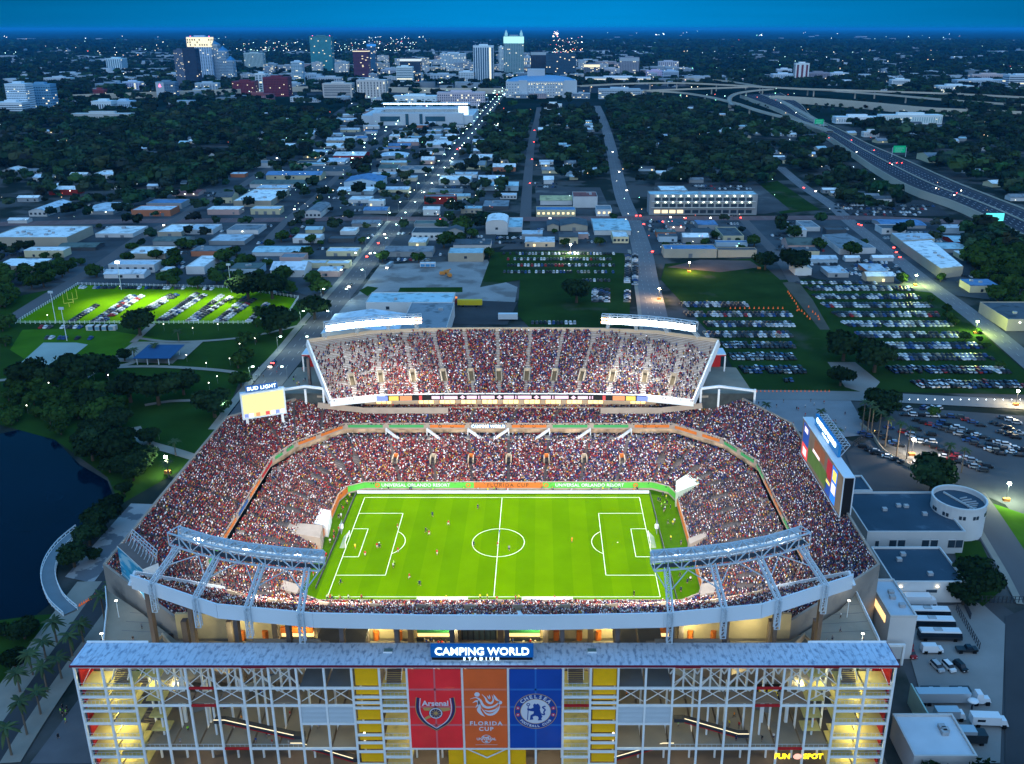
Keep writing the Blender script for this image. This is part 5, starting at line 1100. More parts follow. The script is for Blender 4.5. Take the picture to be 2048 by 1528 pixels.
BL = [ # Z, x0,x1,ybase,yeave,yback, wall, roof, style, extras, label
(Z5,-60,500,780,715,632,'b','w','flat',dict(units=8),'very long beige warehouse with pale patched roof at the left edge'),
(Z5,700,975,715,690,632,'w','w','flat',dict(doors=2),'white warehouse joined east of the long patched roof warehouse'),
(Z5,425,700,812,790,750,'k','n','gable',{},'dark low shed in front of the long patched roof warehouse'),
(Z5,1075,1330,505,465,435,'g','b','flat',{},'blue roofed shed behind the brick building with red doors'),
(Z5,965,1250,560,515,482,'o','l','flat',dict(doors=3),'brick building with red loading doors north of the crossing road'),
(Z5,1260,1450,412,392,362,'p','r','gable',dict(lamps=3),'pink walled shop with brown roof and three wall lamps'),
(Z5,1155,1330,708,675,618,'b','w','flat',dict(doors=1),'small beige warehouse just south of the crossing road'),
(Z5,1350,1560,692,660,618,'w','l','flat',dict(win=3),'pale warehouse between two yards south of the crossing road'),
(Z5,925,1210,872,835,780,'b','w','flat',dict(units=2),'beige warehouse with clean white roof beside the left street'),
(Z5,800,1135,972,915,880,'w','l','flat',dict(win=6),'white office with six dark windows beside the left street'),
(Z5,1365,1500,985,930,850,'w','w','flat',{},'white roofed shed among parked cars left of the big oaks'),
(Z5,215,345,562,520,452,'w','l','gabley',dict(win=4),'white gabled hall with four small windows on the far left'),
(Z5,620,830,547,520,455,'g','l','gable',dict(lamps=2),'grey gabled church hall with two lamps near the left woods'),
(Z5,670,870,282,255,222,'w','w','flat',dict(win=2),'white block standing in the left woods'),
(Z5,1710,1985,490,447,362,'b','w','flat',dict(units=3),'large pale roofed warehouse in the middle of the district'),
(Z5,1835,2048,547,507,485,'y','l','flat',dict(doors=3),'cream shop row in front of the large pale roofed warehouse'),
(Z5,1530,1790,770,742,690,'g','l','flat',{},'low grey roof building full of vehicles around it'),
(Z5,1660,1890,692,662,618,'w','g','flat',dict(lamps=1),'grey roofed garage with a bright wall lamp'),
(Z5,1120,1370,772,740,705,'g','n','gable',{},'olive roofed workshop behind the white office'),
(Z5,1180,1250,1000,955,930,'w','l','flat',{},'small white block near the sports field'),
(Z5,60,200,612,600,572,'w','w','gable',{},'small white pavilion on the far left of the crossing road'),
(Z5,360,570,402,362,345,'r','w','gable',dict(lamps=2),'red fronted diner with white roof in the left woods'),
(Z5,180,345,257,225,215,'g','g','gable',dict(win=3),'grey cottage row in the left woods'),
(Z6,120,520,297,257,233,'y','b','gable',dict(win=3),'yellow walled warehouse with long blue roof'),
(Z6,0,410,352,322,290,'w','n','gable',dict(doors=2),'long dark green roofed shed below the blue roof'),
(Z6,404,520,572,532,470,'w','g','arc',dict(win=4),'white arched garage facing the crossing road'),
(Z6,640,900,402,372,342,'l','w','gable',dict(doors=2),'pale blue shed beside the gabled blue warehouse'),
(Z6,690,960,362,308,265,'l','b','gabley',dict(win=2),'gabled blue warehouse near the lamp lined street'),
(Z6,610,835,147,115,85,'r','w','gable',dict(doors=2),'red walled warehouse with pale roof'),
(Z6,925,1135,152,132,100,'g','l','arc',{},'barrel roofed grey warehouse'),
(Z6,940,1072,237,208,178,'w','n','gable',dict(win=2),'white house with dark green roof by the oaks'),
(Z6,1085,1320,242,220,190,'w','g','flat',dict(units=3),'wide flat grey roof left of the lamp lined street'),
(Z6,1275,1505,472,417,400,'r','g','flat',dict(lamps=3),'dark red shop with three bright wall lamps'),
(Z6,1310,1550,402,385,355,'g','g','gable',{},'grey shed directly behind the dark red shop'),
(Z6,1380,1612,332,295,262,'w','w','flat',dict(doors=2),'white warehouse right of the lamp lined street'),
(Z6,1640,1962,372,335,308,'l','c','gable',dict(doors=3),'long light blue warehouse near the narrow street'),
(Z6,1700,1892,512,488,440,'k','g','flat',{},'dark grey roofed hall west of the narrow street'),
(Z6,1725,1885,692,612,560,'w','w','arc',dict(win=1),'tall white arched roof hall south of the crossing road'),
(Z6,1888,1990,672,642,570,'w','c','flat',{},'lower wing east of the tall white arched hall'),
(Z6,1185,1435,737,682,640,'w','d','flat',dict(win=6),'white building with a row of round headed windows'),
(Z6,985,1335,857,815,775,'g','g','gable',dict(doors=2),'long grey roofed shed behind the gravel yard'),
(Z6,1450,1705,892,832,790,'b','c','flat',dict(win=1),'pale blue roof building at the corner of the gravel yard'),
(Z6,560,790,852,818,788,'y','l','flat',dict(doors=2),'cream warehouse just left of the lamp lined street'),
(Z6,20,395,852,820,775,'w','c','gable',{},'wide blue tinted roof shed near the oaks'),
(Z6,220,395,912,862,830,'p','g','flat',{},'pinkish block in front of the wide blue tinted roof shed'),
(Z6,550,725,942,907,882,'y','l','flat',dict(win=2),'low cream building beside the police lights'),
(Z6,315,512,757,722,690,'w','w','flat',dict(doors=2),'white roofed depot with vans'),
(Z6,660,772,697,675,640,'w','w','flat',{},'small white roofed store south of the crossing road'),
(Z6,575,762,752,735,702,'k','d','flat',{},'dark roofed store south of the crossing road'),
(Z6,1465,1716,217,185,150,'y','g','gable',dict(lamps=3),'yellow lit warehouse right of the lamp lined street'),
(Z6,1600,1772,152,132,105,'w','w','flat',{},'white roof beyond the yellow lit warehouse'),
(Z6,380,690,262,232,190,'g','d','flat',dict(units=2),'dark flat roof behind the yellow walled warehouse'),
(Z6,490,690,180,160,130,'w','l','gable',{},'pale gabled shed on the second street'),
(Z6,330,500,192,172,150,'y','d','flat',{},'cream shop behind the dark flat roof'),
(Z6,-10,300,70,45,25,'w','w','flat',dict(doors=4),'long bright white warehouse at the edge of the woods'),
(Z6,10,150,205,172,150,'w','g','flat',{},'white depot at the left end of the second street'),
(Z6,430,560,110,92,70,'w','l','gable',{},'small pale shed above the red walled warehouse'),
(Z6,500,660,60,45,22,'b','w','gable',{},'tan roofed hall next to the soccer ground road'),
(Z6,1285,1465,62,35,10,'w','w','gable',dict(win=2),'white gabled hall beside the avenue'),
(Z6,830,1000,540,515,487,'g','b','gable',{},'blue roofed workshop in the crowded yard'),
(Z6,720,880,462,440,412,'w','w','flat',dict(doors=1),'white container office in the crowded yard'),
(Z6,940,1160,385,362,340,'y','l','gable',{},'pale yellow shed behind the palms'),
(Z6,1830,1950,432,405,390,'w','l','flat',dict(win=5),'white cottage office with five dark windows'),
(Z6,745,950,640,610,585,'g','g','gable',{},'grey roofed yard building by the crossing road'),
(Z6,1200,1400,640,625,590,'g','n','flat',{},'green roofed store east of the lamp lined street'),
(Z6,1440,1560,735,665,640,'g','d','gabley',{},'dark open ended barn beside the white building'),
(Z6,360,560,940,905,880,'y','l','flat',{},'long low cream wall building behind the oaks'),
(Z7,295,527,477,442,405,'w','y','gable',{},'white shed with a yellow roof by the crossing road'),
(Z7,535,712,497,417,382,'w','r','flat',dict(units=3),'tall white block with a brown roof by the crossing road'),
(Z7,265,552,562,515,490,'y','b','flat',dict(win=8,lit=8,cat='shop'),'brightly lit petrol shop with blue front'),
(Z7,705,817,557,512,480,'w','g','flat',dict(win=3,lit=3,cat='shop'),'white corner shop with lit entrance'),
(Z7,345,430,667,627,590,'b','d','gabley',{},'first of the pointed dark roof sheds south of the road'),
(Z7,442,640,667,627,580,'b','d','gabley',dict(doors=1),'broad pointed dark roof shed south of the road'),
(Z7,690,955,698,660,575,'w','c','gable',dict(units=2),'wide pale turquoise roof beside the grey avenue'),
(Z7,825,940,757,712,668,'y','w','flat',dict(win=4,cat='shop'),'yellow trimmed shop on the grey avenue'),
(Z7,538,647,727,692,675,'p','p' if False else 'l','flat',{},'small pink walled store between parked cars'),
(Z7,1175,1372,392,372,338,'g','w','flat',{},'white annex roof behind the long three storey building'),
(Z7,1240,1350,672,628,575,'p','d','gable',dict(lamps=2,cat='restaurant'),'red trimmed restaurant with dark roof'),
(Z7,1630,1782,737,705,640,'y','d','flat',dict(doors=2),'dark flat roofed garage in the tow yard'),
(Z7,1200,1584,862,802,768,'b','b','flat',dict(doors=1),'long beige storage building with blue roof by the bare earth'),
(Z7,1592,1875,860,808,790,'b','d','flat',{},'beige storage building with dark roof by the bare earth'),
(Z7,1580,1810,782,752,745,'l','b','flat',{},'narrow bright blue tarpaulin shed behind the storage buildings'),
(Z7,320,392,322,292,262,'w','w','gable',dict(cat='house'),'small white house at the edge of the middle woods'),
(Z7,510,570,292,270,258,'y','w','gable',dict(cat='house'),'cream house at the edge of the middle woods'),
(Z7,480,550,760-40,700,690,'p','l','flat',{},'low pink annex among parked cars'),
(Z8,1005,1180,692,650,620,'w','d','flat',dict(win=2),'white block with a dark roof by the diagonal street'),
(Z8,1010,1330,650,625,580,'g','b','gable',{},'blue roofed row north of the white block'),
(Z8,440,555,670,640,592,'w','g','flat',{},'white walled roof at the corner of two streets'),
(Z8,600,745,700,660,640,'k','d','flat',{},'dark roof at the corner of two streets'),
(Z8,700,960,832,795,760,'w','g','flat',dict(win=6,lit=4,cat='shop'),'lit drive in shop with yellow front'),
(Z8,740,845,892,880,862,'w','w','gable',{},'white canopy tent with a red mark'),
(Z8,942,1092,890,880,862,'w','w','gable',{},'white canopy tent near the diagonal street'),
(Z8,485,682,905,872,842,'l','l','gable',{},'row of grey blue market tents'),
(Z8,372,492,992,942,900,'w','w','gabley',{},'white marquee behind the grass lots'),
(Z8,1435,1622,827,795,750,'g','c','gable',{},'pale blue carport roof right of the long beige building'),
(Z8,1535,1722,772,745,700,'r','c','gable',dict(doors=5),'self storage row with red doors'),
(Z8,640,762,227,205,190,'w','d','gable',dict(cat='house'),'white house with dark roof below the highway'),
(Z8,1350,1600,167,125,95,'y','g','gable',dict(win=4,lit=4,cat='church'),'lit church with columns beyond the highway'),
(Z8,1600,1755,242,225,212,'w','c','flat',{},'pale flat roof school wing beyond the highway'),
(Z8,1860,1960,860,840,800,'w','w','gable',{},'small white shed in the right woods'),
(Z8,2020,2110,700,650,610,'g','g','flat',dict(lamps=1),'grey roof at the right edge above the woods'),
]
for (Z_, x0, x1, yb, ye, yk, wa, ro, st, ex, lab) in BL:
    ex = dict(ex); building(lab, Z_, x0, x1, yb, ye, yk, wa, ro if ro in ROOFS else 'l', st, **ex, name=ex.get('cat','warehouse'))
# near white warehouse behind the far deck
idm = lambda x, y: (x, y)
building('big white warehouse with pale roof behind the far left floodlights', idm, 733,905,628,606,586,'w','c','flat', win=2, units=1, hmax=9)
building('grey gabled annex in front of the big white warehouse', idm, 645,800,690,660,628,'w','l','gabley', hmax=7)
building('dark grey roofed annex right of the gabled annex', idm, 800,893,690,655,606,'w','g','flat', hmax=9)
building('long dark roofed building at the right edge below the woods', idm, 2012,2110,662,640,605,'b','d','flat', lamps=2)
# the long three-storey school building
t, (X0,X1,Y0,Y1,h) = building('long three storey concrete building with rows of bright lamps', Z7, 1090,1875,548,402,376,'g','c','flat', units=2, cat='school', name='school_building', group=None)
cx, cy = (X0+X1)/2, (Y0+Y1)/2; SW, SD = (X1-X0)/2, (Y1-Y0)/2
for f in range(3):
    z0 = h*(.06+.31*f)
    for k_ in range(13):
        x_ = -SW+4+(2*SW-8)*(k_+.5)/13; b = MB(); b.box(x_-(SW/13)*.72,x_+(SW/13)*.72,-SD-.25,-SD-.03,z0+.6,z0+h*.19); b.build('window', M_win if f else M_wlit if k_ < 4 else M_win, t)
        if f: b = MB(); b.box(x_-.45,x_+.45,-SD-1.6,-SD-.5,z0+h*.26,z0+h*.29); b.build('walkway_lamp', M_lampw, t)
    if f: b = MB(); b.box(-SW+2,SW-2,-SD-1.9,-SD-.3,z0-.2,z0+.25); b.build('walkway', wm('w'), t)
# polygon buildings (turned to the diagonal street)
def polyb(label, pts, h, wa, ro, cat='warehouse', z0=0, name='warehouse', group='low commercial buildings'):
    P = [tuple(at(x, y, h)[:2]) for x, y in pts]; c_ = np.mean(P, axis=0); t = thing(name, label, cat, (c_[0],c_[1],0), group=group); R_ = [(p[0]-c_[0],p[1]-c_[1]) for p in P]
    FOOT.append((min(p[0] for p in P), max(p[0] for p in P), min(p[1] for p in P), max(p[1] for p in P)))
    b = MB(); b.prism(R_, z0, h); b.build('wall', wm(wa), t); b = MB(); b.prism([(x*.975,y*.975) for x, y in R_], h+.02, h+.3); b.build('roof', rm(ro), t)
    for i in range(3): x_, y_ = random.uniform(-.4,.4)*R_[0][0], random.uniform(-.4,.4)*R_[0][1]; b = MB(); b.box(x_-1,x_+1,y_-1,y_+1,h+.3,h+1.4); b.build('rooftop_unit', M_unit, t)
    return t
z8 = lambda l: [Z8(*p) for p in l]
polyb('wide flat roofed hall at the head of the long beige building', z8([(1075,682),(1345,682),(1397,722),(1150,738)]), 7, 'b','l')
polyb('very long beige warehouse running beside the diagonal street', z8([(1152,742),(1372,732),(1605,925),(1440,942)]), 7.5, 'b','w')
polyb('dark roofed shop building in the middle of the car yards', z8([(572,692),(750,682),(960,788),(700,796)]), 5, 'w','g')
# ---- buildings right of the stadium
def flatbox(label, X0,X1,Y0,Y1,h, wa, ro, cat='building', name='office_building', wins=(), units=2, lamps=()):
    t = thing(name, label, cat, ((X0+X1)/2,(Y0+Y1)/2,0), group='buildings beside the stadium'); W2, D2 = (X1-X0)/2,(Y1-Y0)/2; FOOT.append((X0-1,X1+1,Y0-1,Y1+1))
    b = MB(); b.box(-W2,W2,-D2,D2,0,h); b.build('wall', wm(wa), t); b = MB(); b.box(-W2+.4,W2-.4,-D2+.4,D2-.4,h+.01,h+.08); b.build('roof', ro, t)
    b = MB()
    for q in ((-W2-.06,W2+.06,-D2-.06,-D2+.39),(-W2-.06,W2+.06,D2-.39,D2+.06),(-W2-.06,-W2+.39,-D2+.4,D2-.4),(W2-.39,W2+.06,-D2+.4,D2-.4)): b.box(*q,h+.012,h+.75)
    b.build('parapet', wm('w'), t)
    for (x_, z_, w_, h_) in wins:
        b = MB(); b.box(x_-w_/2,x_+w_/2,-D2-.1,-D2-.02,z_-h_/2,z_+h_/2,0); b.box(x_-w_/2-.2,x_+w_/2+.2,-D2-.2,-D2-.1,z_+h_/2,z_+h_/2+.35,1); b.build('window', [M_win, wm('w')], t)
    for i in range(units): x_, y_ = random.uniform(-W2*.6,W2*.6), random.uniform(-D2*.6,D2*.6); b = MB(); b.box(x_-.8,x_+.8,y_-.7,y_+.7,h+.1,h+1.1); b.build('rooftop_unit', M_unit, t)
    for x_ in lamps: b = MB(); b.box(x_-.3,x_+.3,-D2-.5,-D2-.1,h-1.2,h-.8); b.build('wall_lamp', mat('warm_wall_lamp',(1,.9,.6),.5,emit=9,ecol=(1,.82,.5)), t)
    return t
M_droof = mat('dark_blue_roof', (.028,.055,.085), .7, .25, .08, stain=((.10,.15,.2),.60,.75,.12))
flatbox('large white two storey building with dark roof right of the stadium', 126.5,160,-7,21,8,'w',M_droof, wins=[(-13,3.6,1.2,3)]+[(x_,3.9,2.4,3) for x_ in (-7.6,-4.6,3.6,6.6,12.6,15.2)], units=4)
flatbox('lower white building with dark roof and two warm wall lamps', 125,148,-35,-15,7,'w',M_droof, wins=[(1,4.2,3.4,1.1)], units=3, lamps=(-9,2.5))
flatbox('dark roofed block behind the large video board', 118,139,24,36,7,'w',M_droof, units=1)
t = thing('round_tower', 'round white tower with small paired windows beside the large dark roof', 'round tower', (164.5,9.5,0), group='buildings beside the stadium')
b = MB(); b.cyl(0,0,0,12.5,9.2,9.2,28,cap=False); b.cyl(0,0,10.9,10.95,8.7,8.7,28); b.build('wall', wm('w'), t)
b = MB(); b.cyl(0,0,10.96,11.05,8.6,8.6,28); b.build('roof', M_droof, t)
b = MB()
for i in range(28):
    a0_, a1_ = 2*math.pi*i/28, 2*math.pi*(i+1)/28; p = [(r*math.cos(a),r*math.sin(a)) for a in (a0_,a1_) for r in (8.7,9.35)]; b.prism([p[0],p[1],p[3],p[2]], 12.0, 12.9)
    b.quad((8.7*math.cos(a1_),8.7*math.sin(a1_),10.9),(8.7*math.cos(a0_),8.7*math.sin(a0_),10.9),(8.7*math.cos(a0_),8.7*math.sin(a0_),12.2),(8.7*math.cos(a1_),8.7*math.sin(a1_),12.2))
b.build('parapet', wm('w'), t)
for a_ in (-170,-140,-105,-75,-40,-10,40,80,110,150):
    for da in (-4,4):
        a = math.radians(a_+da); b = MB(); b.bar((9.15*math.cos(a),9.15*math.sin(a),9.3),(9.35*math.cos(a),9.35*math.sin(a),9.3),.9,1.3); b.build('window', M_win, t)
for k_ in range(6): b = MB(); b.bar((1,-6+k_*1.5,11.4),(6.4-abs(k_-2.5),-5+k_*1.5,11.4),.35,.4); b.build('roof_rib', M_unit, t)
b = MB(); b.bar((-3,6,11.5),(3,-7.5,11.5),.4,.6); b.build('roof_rib', wm('w'), t)
t = flatbox('small white kiosk with lit windows beside the right plaza', 113.5,121,-62,-44,14,'w',mat('pale_kiosk_roof',(.42,.5,.58),.6,.1,.2), units=3)
b = MB(); b.box(-3.95,-3.77,-6,6,10.2,12.4); b.build('lit_opening', M_warm, t)
t = thing('portal_gate', 'white framed gate portal right of the right plaza', 'gate', (113.5,-64.5,0)); b = MB(); b.box(-4.2,4.2,-.35,.35,6.3,7); b.box(3.6,4.2,-.35,.35,0,6.3); b.box(-4.2,-3.6,-.35,.35,0,6.3); b.build('frame', M_white, t)
flatbox('low white service building beside the entrance building', 104,119,-106,-92,6.5,'w',mat('white_service_roof',(.5,.56,.62),.6,.08,.2), units=3, name='service_building')
t = thing('walled_ramp', 'green walled ramp pit beside the entrance building', 'ramp', (109,-86,0)); b = MB(); b.box(4.2,4.6,-6,6,0,6.5); b.box(-5,4.6,-6.4,-6,0,6.5); b.build('wall', mat('pale_green_wall',(.28,.45,.42),.8,.1,.3), t)
# blue roofed pavilion, portable cabins by the sports field, glass lift
t = thing('park_pavilion', 'blue roofed open pavilion in the park', 'pavilion', (*at(318,720)[:2],0)); b = MB(); b.quad((-10,-9,4.2),(10,-9,4.2),(11.5,9,5.8),(-8.5,9,5.8)); b.quad((-8.5,9,5.6),(11.5,9,5.6),(10,-9,4.0),(-10,-9,4.0)); b.build('roof', mat('navy_metal_roof',(.02,.06,.16),.5,.1,.2), t)
for x_ in (-8.5,-3,3,8.5):
    for y_ in (-7.5,7): b = MB(); b.box(x_-.2,x_+.2,y_-.2,y_+.2,0,4.2+.09*(y_+9)-.2); b.build('post', M_white, t)
for i in range(4):
    p = at(184+i*13.5, 660); t = thing('portable_cabin', 'white portable cabin below the sports field, %s from the left' % ORD[i], 'cabin', (p[0],p[1],0), group='portable cabins'); b = MB(); b.box(-2.7,2.7,-1.6,1.6,0,3); b.build('wall', wm('w'), t); b = MB(); b.box(-1.5,1.3,-1.68,-1.62,.6,2.4); b.build('window', mat('pale_blue_window',(.15,.3,.4),.3), t)
# ---- small houses in the woods
hp = [(640,262),(1085,262),(1110,300),(1140,330),(1290,262),(1330,300),(1365,252),(1390,285),(1405,330),(1450,262),(1465,300),(1490,275),(1515,300),(1540,265),(1570,290),(1600,310),(1580,250),(1640,330),(1700,292),(1745,330),(1640,300),(1870,262),(1905,285),(1960,300),(2010,330),(1830,250),(1790,262),(1985,372),(2030,400),(1930,410),(60,262),(110,290),(150,330),(230,250),(260,300),(300,330),(330,262),(370,290),(420,310),(440,262),(30,345),(90,360),(200,275),(140,250),(395,240),(500,262),(20,300),(480,300),(350,235),(1700,270),(1760,285),(1480,235),(1420,230),(1340,228),(1290,232),(1255,300),(1245,250),(1150,265),(1125,235),(1100,345),(1180,345),(1620,275),(1560,325),(1510,330),(1350,345),(1430,350)]
hp.sort(key=lambda p: (round(p[1]/30), p[0]))
rows_h = {}
for x_, y_ in hp:
    p = at(x_, y_); r_ = int(round(y_/30)); i = rows_h[r_] = rows_h.get(r_, -1)+1
    w, d, h = random.uniform(7,12), random.uniform(6,9), random.uniform(3,4.5); t = thing('house', 'small pitched roof house among trees, %s from the left in the %s row of houses' % (ORD[i] if i < 19 else ordn(i), ORD[max(0,r_-8)]), 'house', (p[0],p[1],0), random.choice((0,0,math.pi/2,.3)), group='houses among the trees')
    FOOT.append((p[0]-w,p[0]+w,p[1]-d-20,p[1]+d))
    wc = random.choice('wwybgl'); b = MB(); b.box(-w,w,-d,d,0,h); b.poly([(w,-d,h),(w,d,h),(w,0,h+2.6)]); b.poly([(-w,d,h),(-w,-d,h),(-w,0,h+2.6)]); b.build('wall', wm(wc), t)
    b = MB(); b.quad((-w-.6,-d-.6,h-.2),(w+.6,-d-.6,h-.2),(w+.6,0,h+2.8),(-w-.6,0,h+2.8)); b.quad((w+.6,d+.6,h-.2),(-w-.6,d+.6,h-.2),(-w-.6,0,h+2.8),(w+.6,0,h+2.8)); b.build('roof', rm(random.choice('wlgdlcw')), t)
    if random.random() < .5: b = MB(); b.box(-1,.4,-d-.1,-d-.03,1,2.4); b.build('window', M_wlit, t)

# ---- small filler sheds of the district and more houses, where the survey shows closely packed roofs
def near_foot(x0,x1,y0,y1):
    for a in FOOT:
        if a[0] < x1 and a[1] > x0 and a[2] < y1 and a[3] > y0: return True
    for Q, hw in ROADS:
        if ((Q[:,0] > x0-hw) & (Q[:,0] < x1+hw) & (Q[:,1] > y0-hw) & (Q[:,1] < y1+hw)).any(): return True
        a, c_ = Q[:-1], Q[1:]; e = c_-a; L2 = np.maximum((e**2).sum(1),1e-6); q = np.array([(x0+x1)/2,(y0+y1)/2]); t_ = np.clip(((q-a)*e).sum(1)/L2,0,1)
        if (np.hypot(*(q-(a+e*t_[:,None])).T) < hw+max(x1-x0,y1-y0)*.5).any(): return True
    return False
def fill(polys, n_, wr, dr, hr, phrase, group, nm, cat):
    out = []
    W_ = [[tuple(at(x,y)[:2]) for x,y in P] for P in polys]; tries = 0
    while len(out) < n_ and tries < n_*60:
        tries += 1; P = random.choice(W_); i = random.randrange(len(P)); bx = (min(p[0] for p in P),max(p[0] for p in P),min(p[1] for p in P),max(p[1] for p in P)); x, y = random.uniform(bx[0],bx[1]), random.uniform(bx[2],bx[3])
        if not inside(x,y,P): continue
        w, d = random.uniform(*wr)/2, random.uniform(*dr)/2
        if near_foot(x-w-2,x+w+2,y-d-5,y+d+2): continue
        FOOT.append((x-w-1,x+w+1,y-d-(24 if nm == 'house' else 3),y+d+1)); out.append((x,y,w,d))
    rows_ = {}
    for x,y,w,d in sorted(out, key=lambda q: (round(q[1]/90), q[0]/(q[1]+277))):
        r_ = round(y/90); i = rows_[r_] = rows_.get(r_,-1)+1; h = random.uniform(*hr); wc = random.choice('wwwbygglpwo' if nm != 'house' else 'wwybgl'); rc = random.choice('wwlllgcdbwn' if nm != 'house' else 'wlgdclw')
        t = thing(nm, '%s %s, %s from left, %s row away from the stadium' % ({'w':'white','b':'beige','y':'cream','g':'grey','l':'pale blue','p':'pinkish','o':'brick'}[wc], phrase, ordn(i), ordn(max(0,r_-3))), cat, (x,y,0), 0, group=group); b = MB(); b.box(-w,w,-d,d,0,h)
        if nm == 'house' or random.random() < .4:
            rh = d*.35; b.poly([(w,-d,h),(w,d,h),(w,0,h+rh)]); b.poly([(-w,d,h),(-w,-d,h),(-w,0,h+rh)]); b.build('wall', wm(wc), t); b = MB(); o = .4
            b.quad((-w-o,-d-o,h-.1),(w+o,-d-o,h-.1),(w+o,0,h+rh+.1),(-w-o,0,h+rh+.1)); b.quad((w+o,d+o,h-.1),(-w-o,d+o,h-.1),(-w-o,0,h+rh+.1),(w+o,0,h+rh+.1)); b.build('roof', rm(rc), t)
        else:
            b.build('wall', wm(wc), t); b = MB(); b.box(-w-.1,w+.1,-d-.1,d+.1,h,h+.35); b.build('roof', rm(rc), t)
            for _ in range(random.randint(0,2)): b = MB(); x_, y_ = random.uniform(-.7,.7)*w, random.uniform(-.6,.6)*d; b.box(x_-1,x_+1,y_-.8,y_+.8,h+.36,h+1.5); b.build('rooftop_unit', M_unit, t)
        if random.random() < .75:
            for k_ in range(random.randint(1,3)): b = MB(); x_ = random.uniform(-.8,.8)*w; b.box(x_-.9,x_+.9,-d-.12,-d-.03,.8,min(2.8,h*.75)); b.build('window', M_wlit if random.random() < .18 else M_win if random.random() < .6 else M_door, t)
fill([[(0,445),(560,447),(1000,442),(985,500),(760,525),(640,575),(560,560),(0,560)],[(480,330),(700,215),(990,215),(1040,240),(1045,430),(300,432)],[(1060,442),(1500,442),(1500,490),(1060,495)],[(1500,445),(1940,445),(1960,580),(1640,555)],[(480,330),(990,215),(1045,430),(300,432)]], 135, (14,38), (10,22), (3.5,6.5), 'shed', 'small sheds of the district', 'shed', 'shed')
fill([[(0,228),(480,208),(690,238),(560,335),(380,400),(0,440)],[(1085,240),(1185,212),(1230,385),(1080,345)],[(1210,202),(1480,222),(1700,318),(1560,345),(1540,372),(1255,372)],[(1665,240),(2080,232),(2080,430),(1780,292)],[(1590,372),(1800,402),(1650,408)],[(0,165),(460,190),(480,208),(0,228)]], 165, (11,22), (8,13), (3,4.5), 'house', 'houses among the trees', 'house', 'house')
# ================================================================ downtown towers, arena, soccer ground, expressways
def glassm(name, c_, r=.25): return mat(name, c_, r, .25, .08)
M_tlit = mat('lit_pane', (.9,.7,.4), .5, emit=1.6, ecol=(.95,.85,.55)); M_crown = mat('lit_crown', (.9,.8,.5), .6, emit=1.2, ecol=(1,.9,.62)); M_crownb = mat('teal_crown_light', (.5,.9,.9), .6, emit=1.2, ecol=(.45,1,.95)); M_redl = mat('red_beacon', (1,.1,.2), .5, emit=6, ecol=(1,.1,.25))
TOWN = 'downtown towers'
def wingrid(name, t, w, d, z0, z1, nf, nc, m, ratio=(.62,.6), lit=.06, z_lo=None, stripes=False):
    """panes on the front and both sides, standing a little proud of the wall"""
    V = []; F = []; mi_ = []
    def pane(a, u, n, uu, vv, zc, zh):
        k = len(V); c_ = [a+u*(uu-vv), a+u*(uu+vv)]; V.extend([(c_[0][0],c_[0][1],zc-zh),(c_[1][0],c_[1][1],zc-zh),(c_[1][0],c_[1][1],zc+zh),(c_[0][0],c_[0][1],zc+zh)]); F.append((k,k+1,k+2,k+3)); mi_.append(1 if random.random() < lit else 0)
    fh = (z1-z0)/nf; nd_ = max(2, int(nc*d/w))
    for side in range(3):
        if side == 0: a, u, L, n_ = np.array([-w/2,-d/2-.12]), np.array([1.,0]), w, nc
        elif side == 1: a, u, L, n_ = np.array([w/2+.12,-d/2]), np.array([0,1.]), d, nd_
        else: a, u, L, n_ = np.array([-w/2-.12,d/2]), np.array([0,-1.]), d, nd_
        for f in range(1 if stripes else nf):
            zc, zh = ((z0+z1)/2, (z1-z0)/2*.96) if stripes else (z0+fh*(f+.5), fh*ratio[1]/2)
            for c_ in range(n_): pane(a, u, None, L*(c_+.5)/n_, L/n_*ratio[0]/2, zc, zh)
    o = obj(name, np_mesh(name, V, F, [m, M_tlit], mi=mi_), t); o['kind'] = 'stuff'; return o
def tower(label, Z, x0, x1, yb, yt, depth, wc, gc, nf, nc, ratio=(.6,.6), lit=.05, stripes=False, crown=None, name='tower', tiers=None, cat='tower', beacon=False, group=TOWN):
    A = at(*Z(x0, yb)); B_ = at(*Z(x1, yb)); h = float(atY(*Z(x0, yt), A[1])[2]); w = B_[0]-A[0]; d = depth
    t = thing(name, label, cat, ((A[0]+B_[0])/2, A[1]+d/2, 0), group=group); FOOT.append((A[0]-8,B_[0]+8,A[1]-12,A[1]+d+8))
    wc = tuple(min(.85,c*1.45) for c in wc); wmat = mat('tower_wall_%02d%02d%02d' % tuple(int(c*99) for c in wc), wc, .7, .08, .02); gm = glassm('tower_glass_%02d%02d%02d' % tuple(int(c*99) for c in gc), gc)
    b = MB(); b.box(-w/2,w/2,-d/2,d/2,0,h); b.build('wall', wmat, t); wingrid('window_grid', t, w, d, 3, h-2.5, nf, nc, gm, ratio, lit, stripes=stripes)
    b = MB(); b.box(-w/2-.3,w/2+.3,-d/2-.3,d/2+.3,h,h+1.6); b.box(-w*.22,w*.22,-d*.22,d*.22,h+1.6,h+5.5); b.build('roof', wmat if crown is None else wmat, t)
    if crown:
        b = MB(); b.box(-w/2-.25,w/2+.25,-d/2-.25,d/2+.25,h*(1-crown[0]),h-.3); b.build('lit_crown', crown[1], t)
    if beacon:
        for x_ in (-w*.4,w*.4): b = MB(); b.box(x_-1,x_+1,-1,1,h+1.7,h+3.5); b.build('beacon', M_redl, t)
    return t, w, d, h
B1=(.22,.32,.42); TEAL=(.05,.20,.24); 
tower('white and blue hospital tower at the left edge', D1,80,240,762,508,30,(.42,.52,.58),(.05,.12,.2),13,12,(.75,.35))
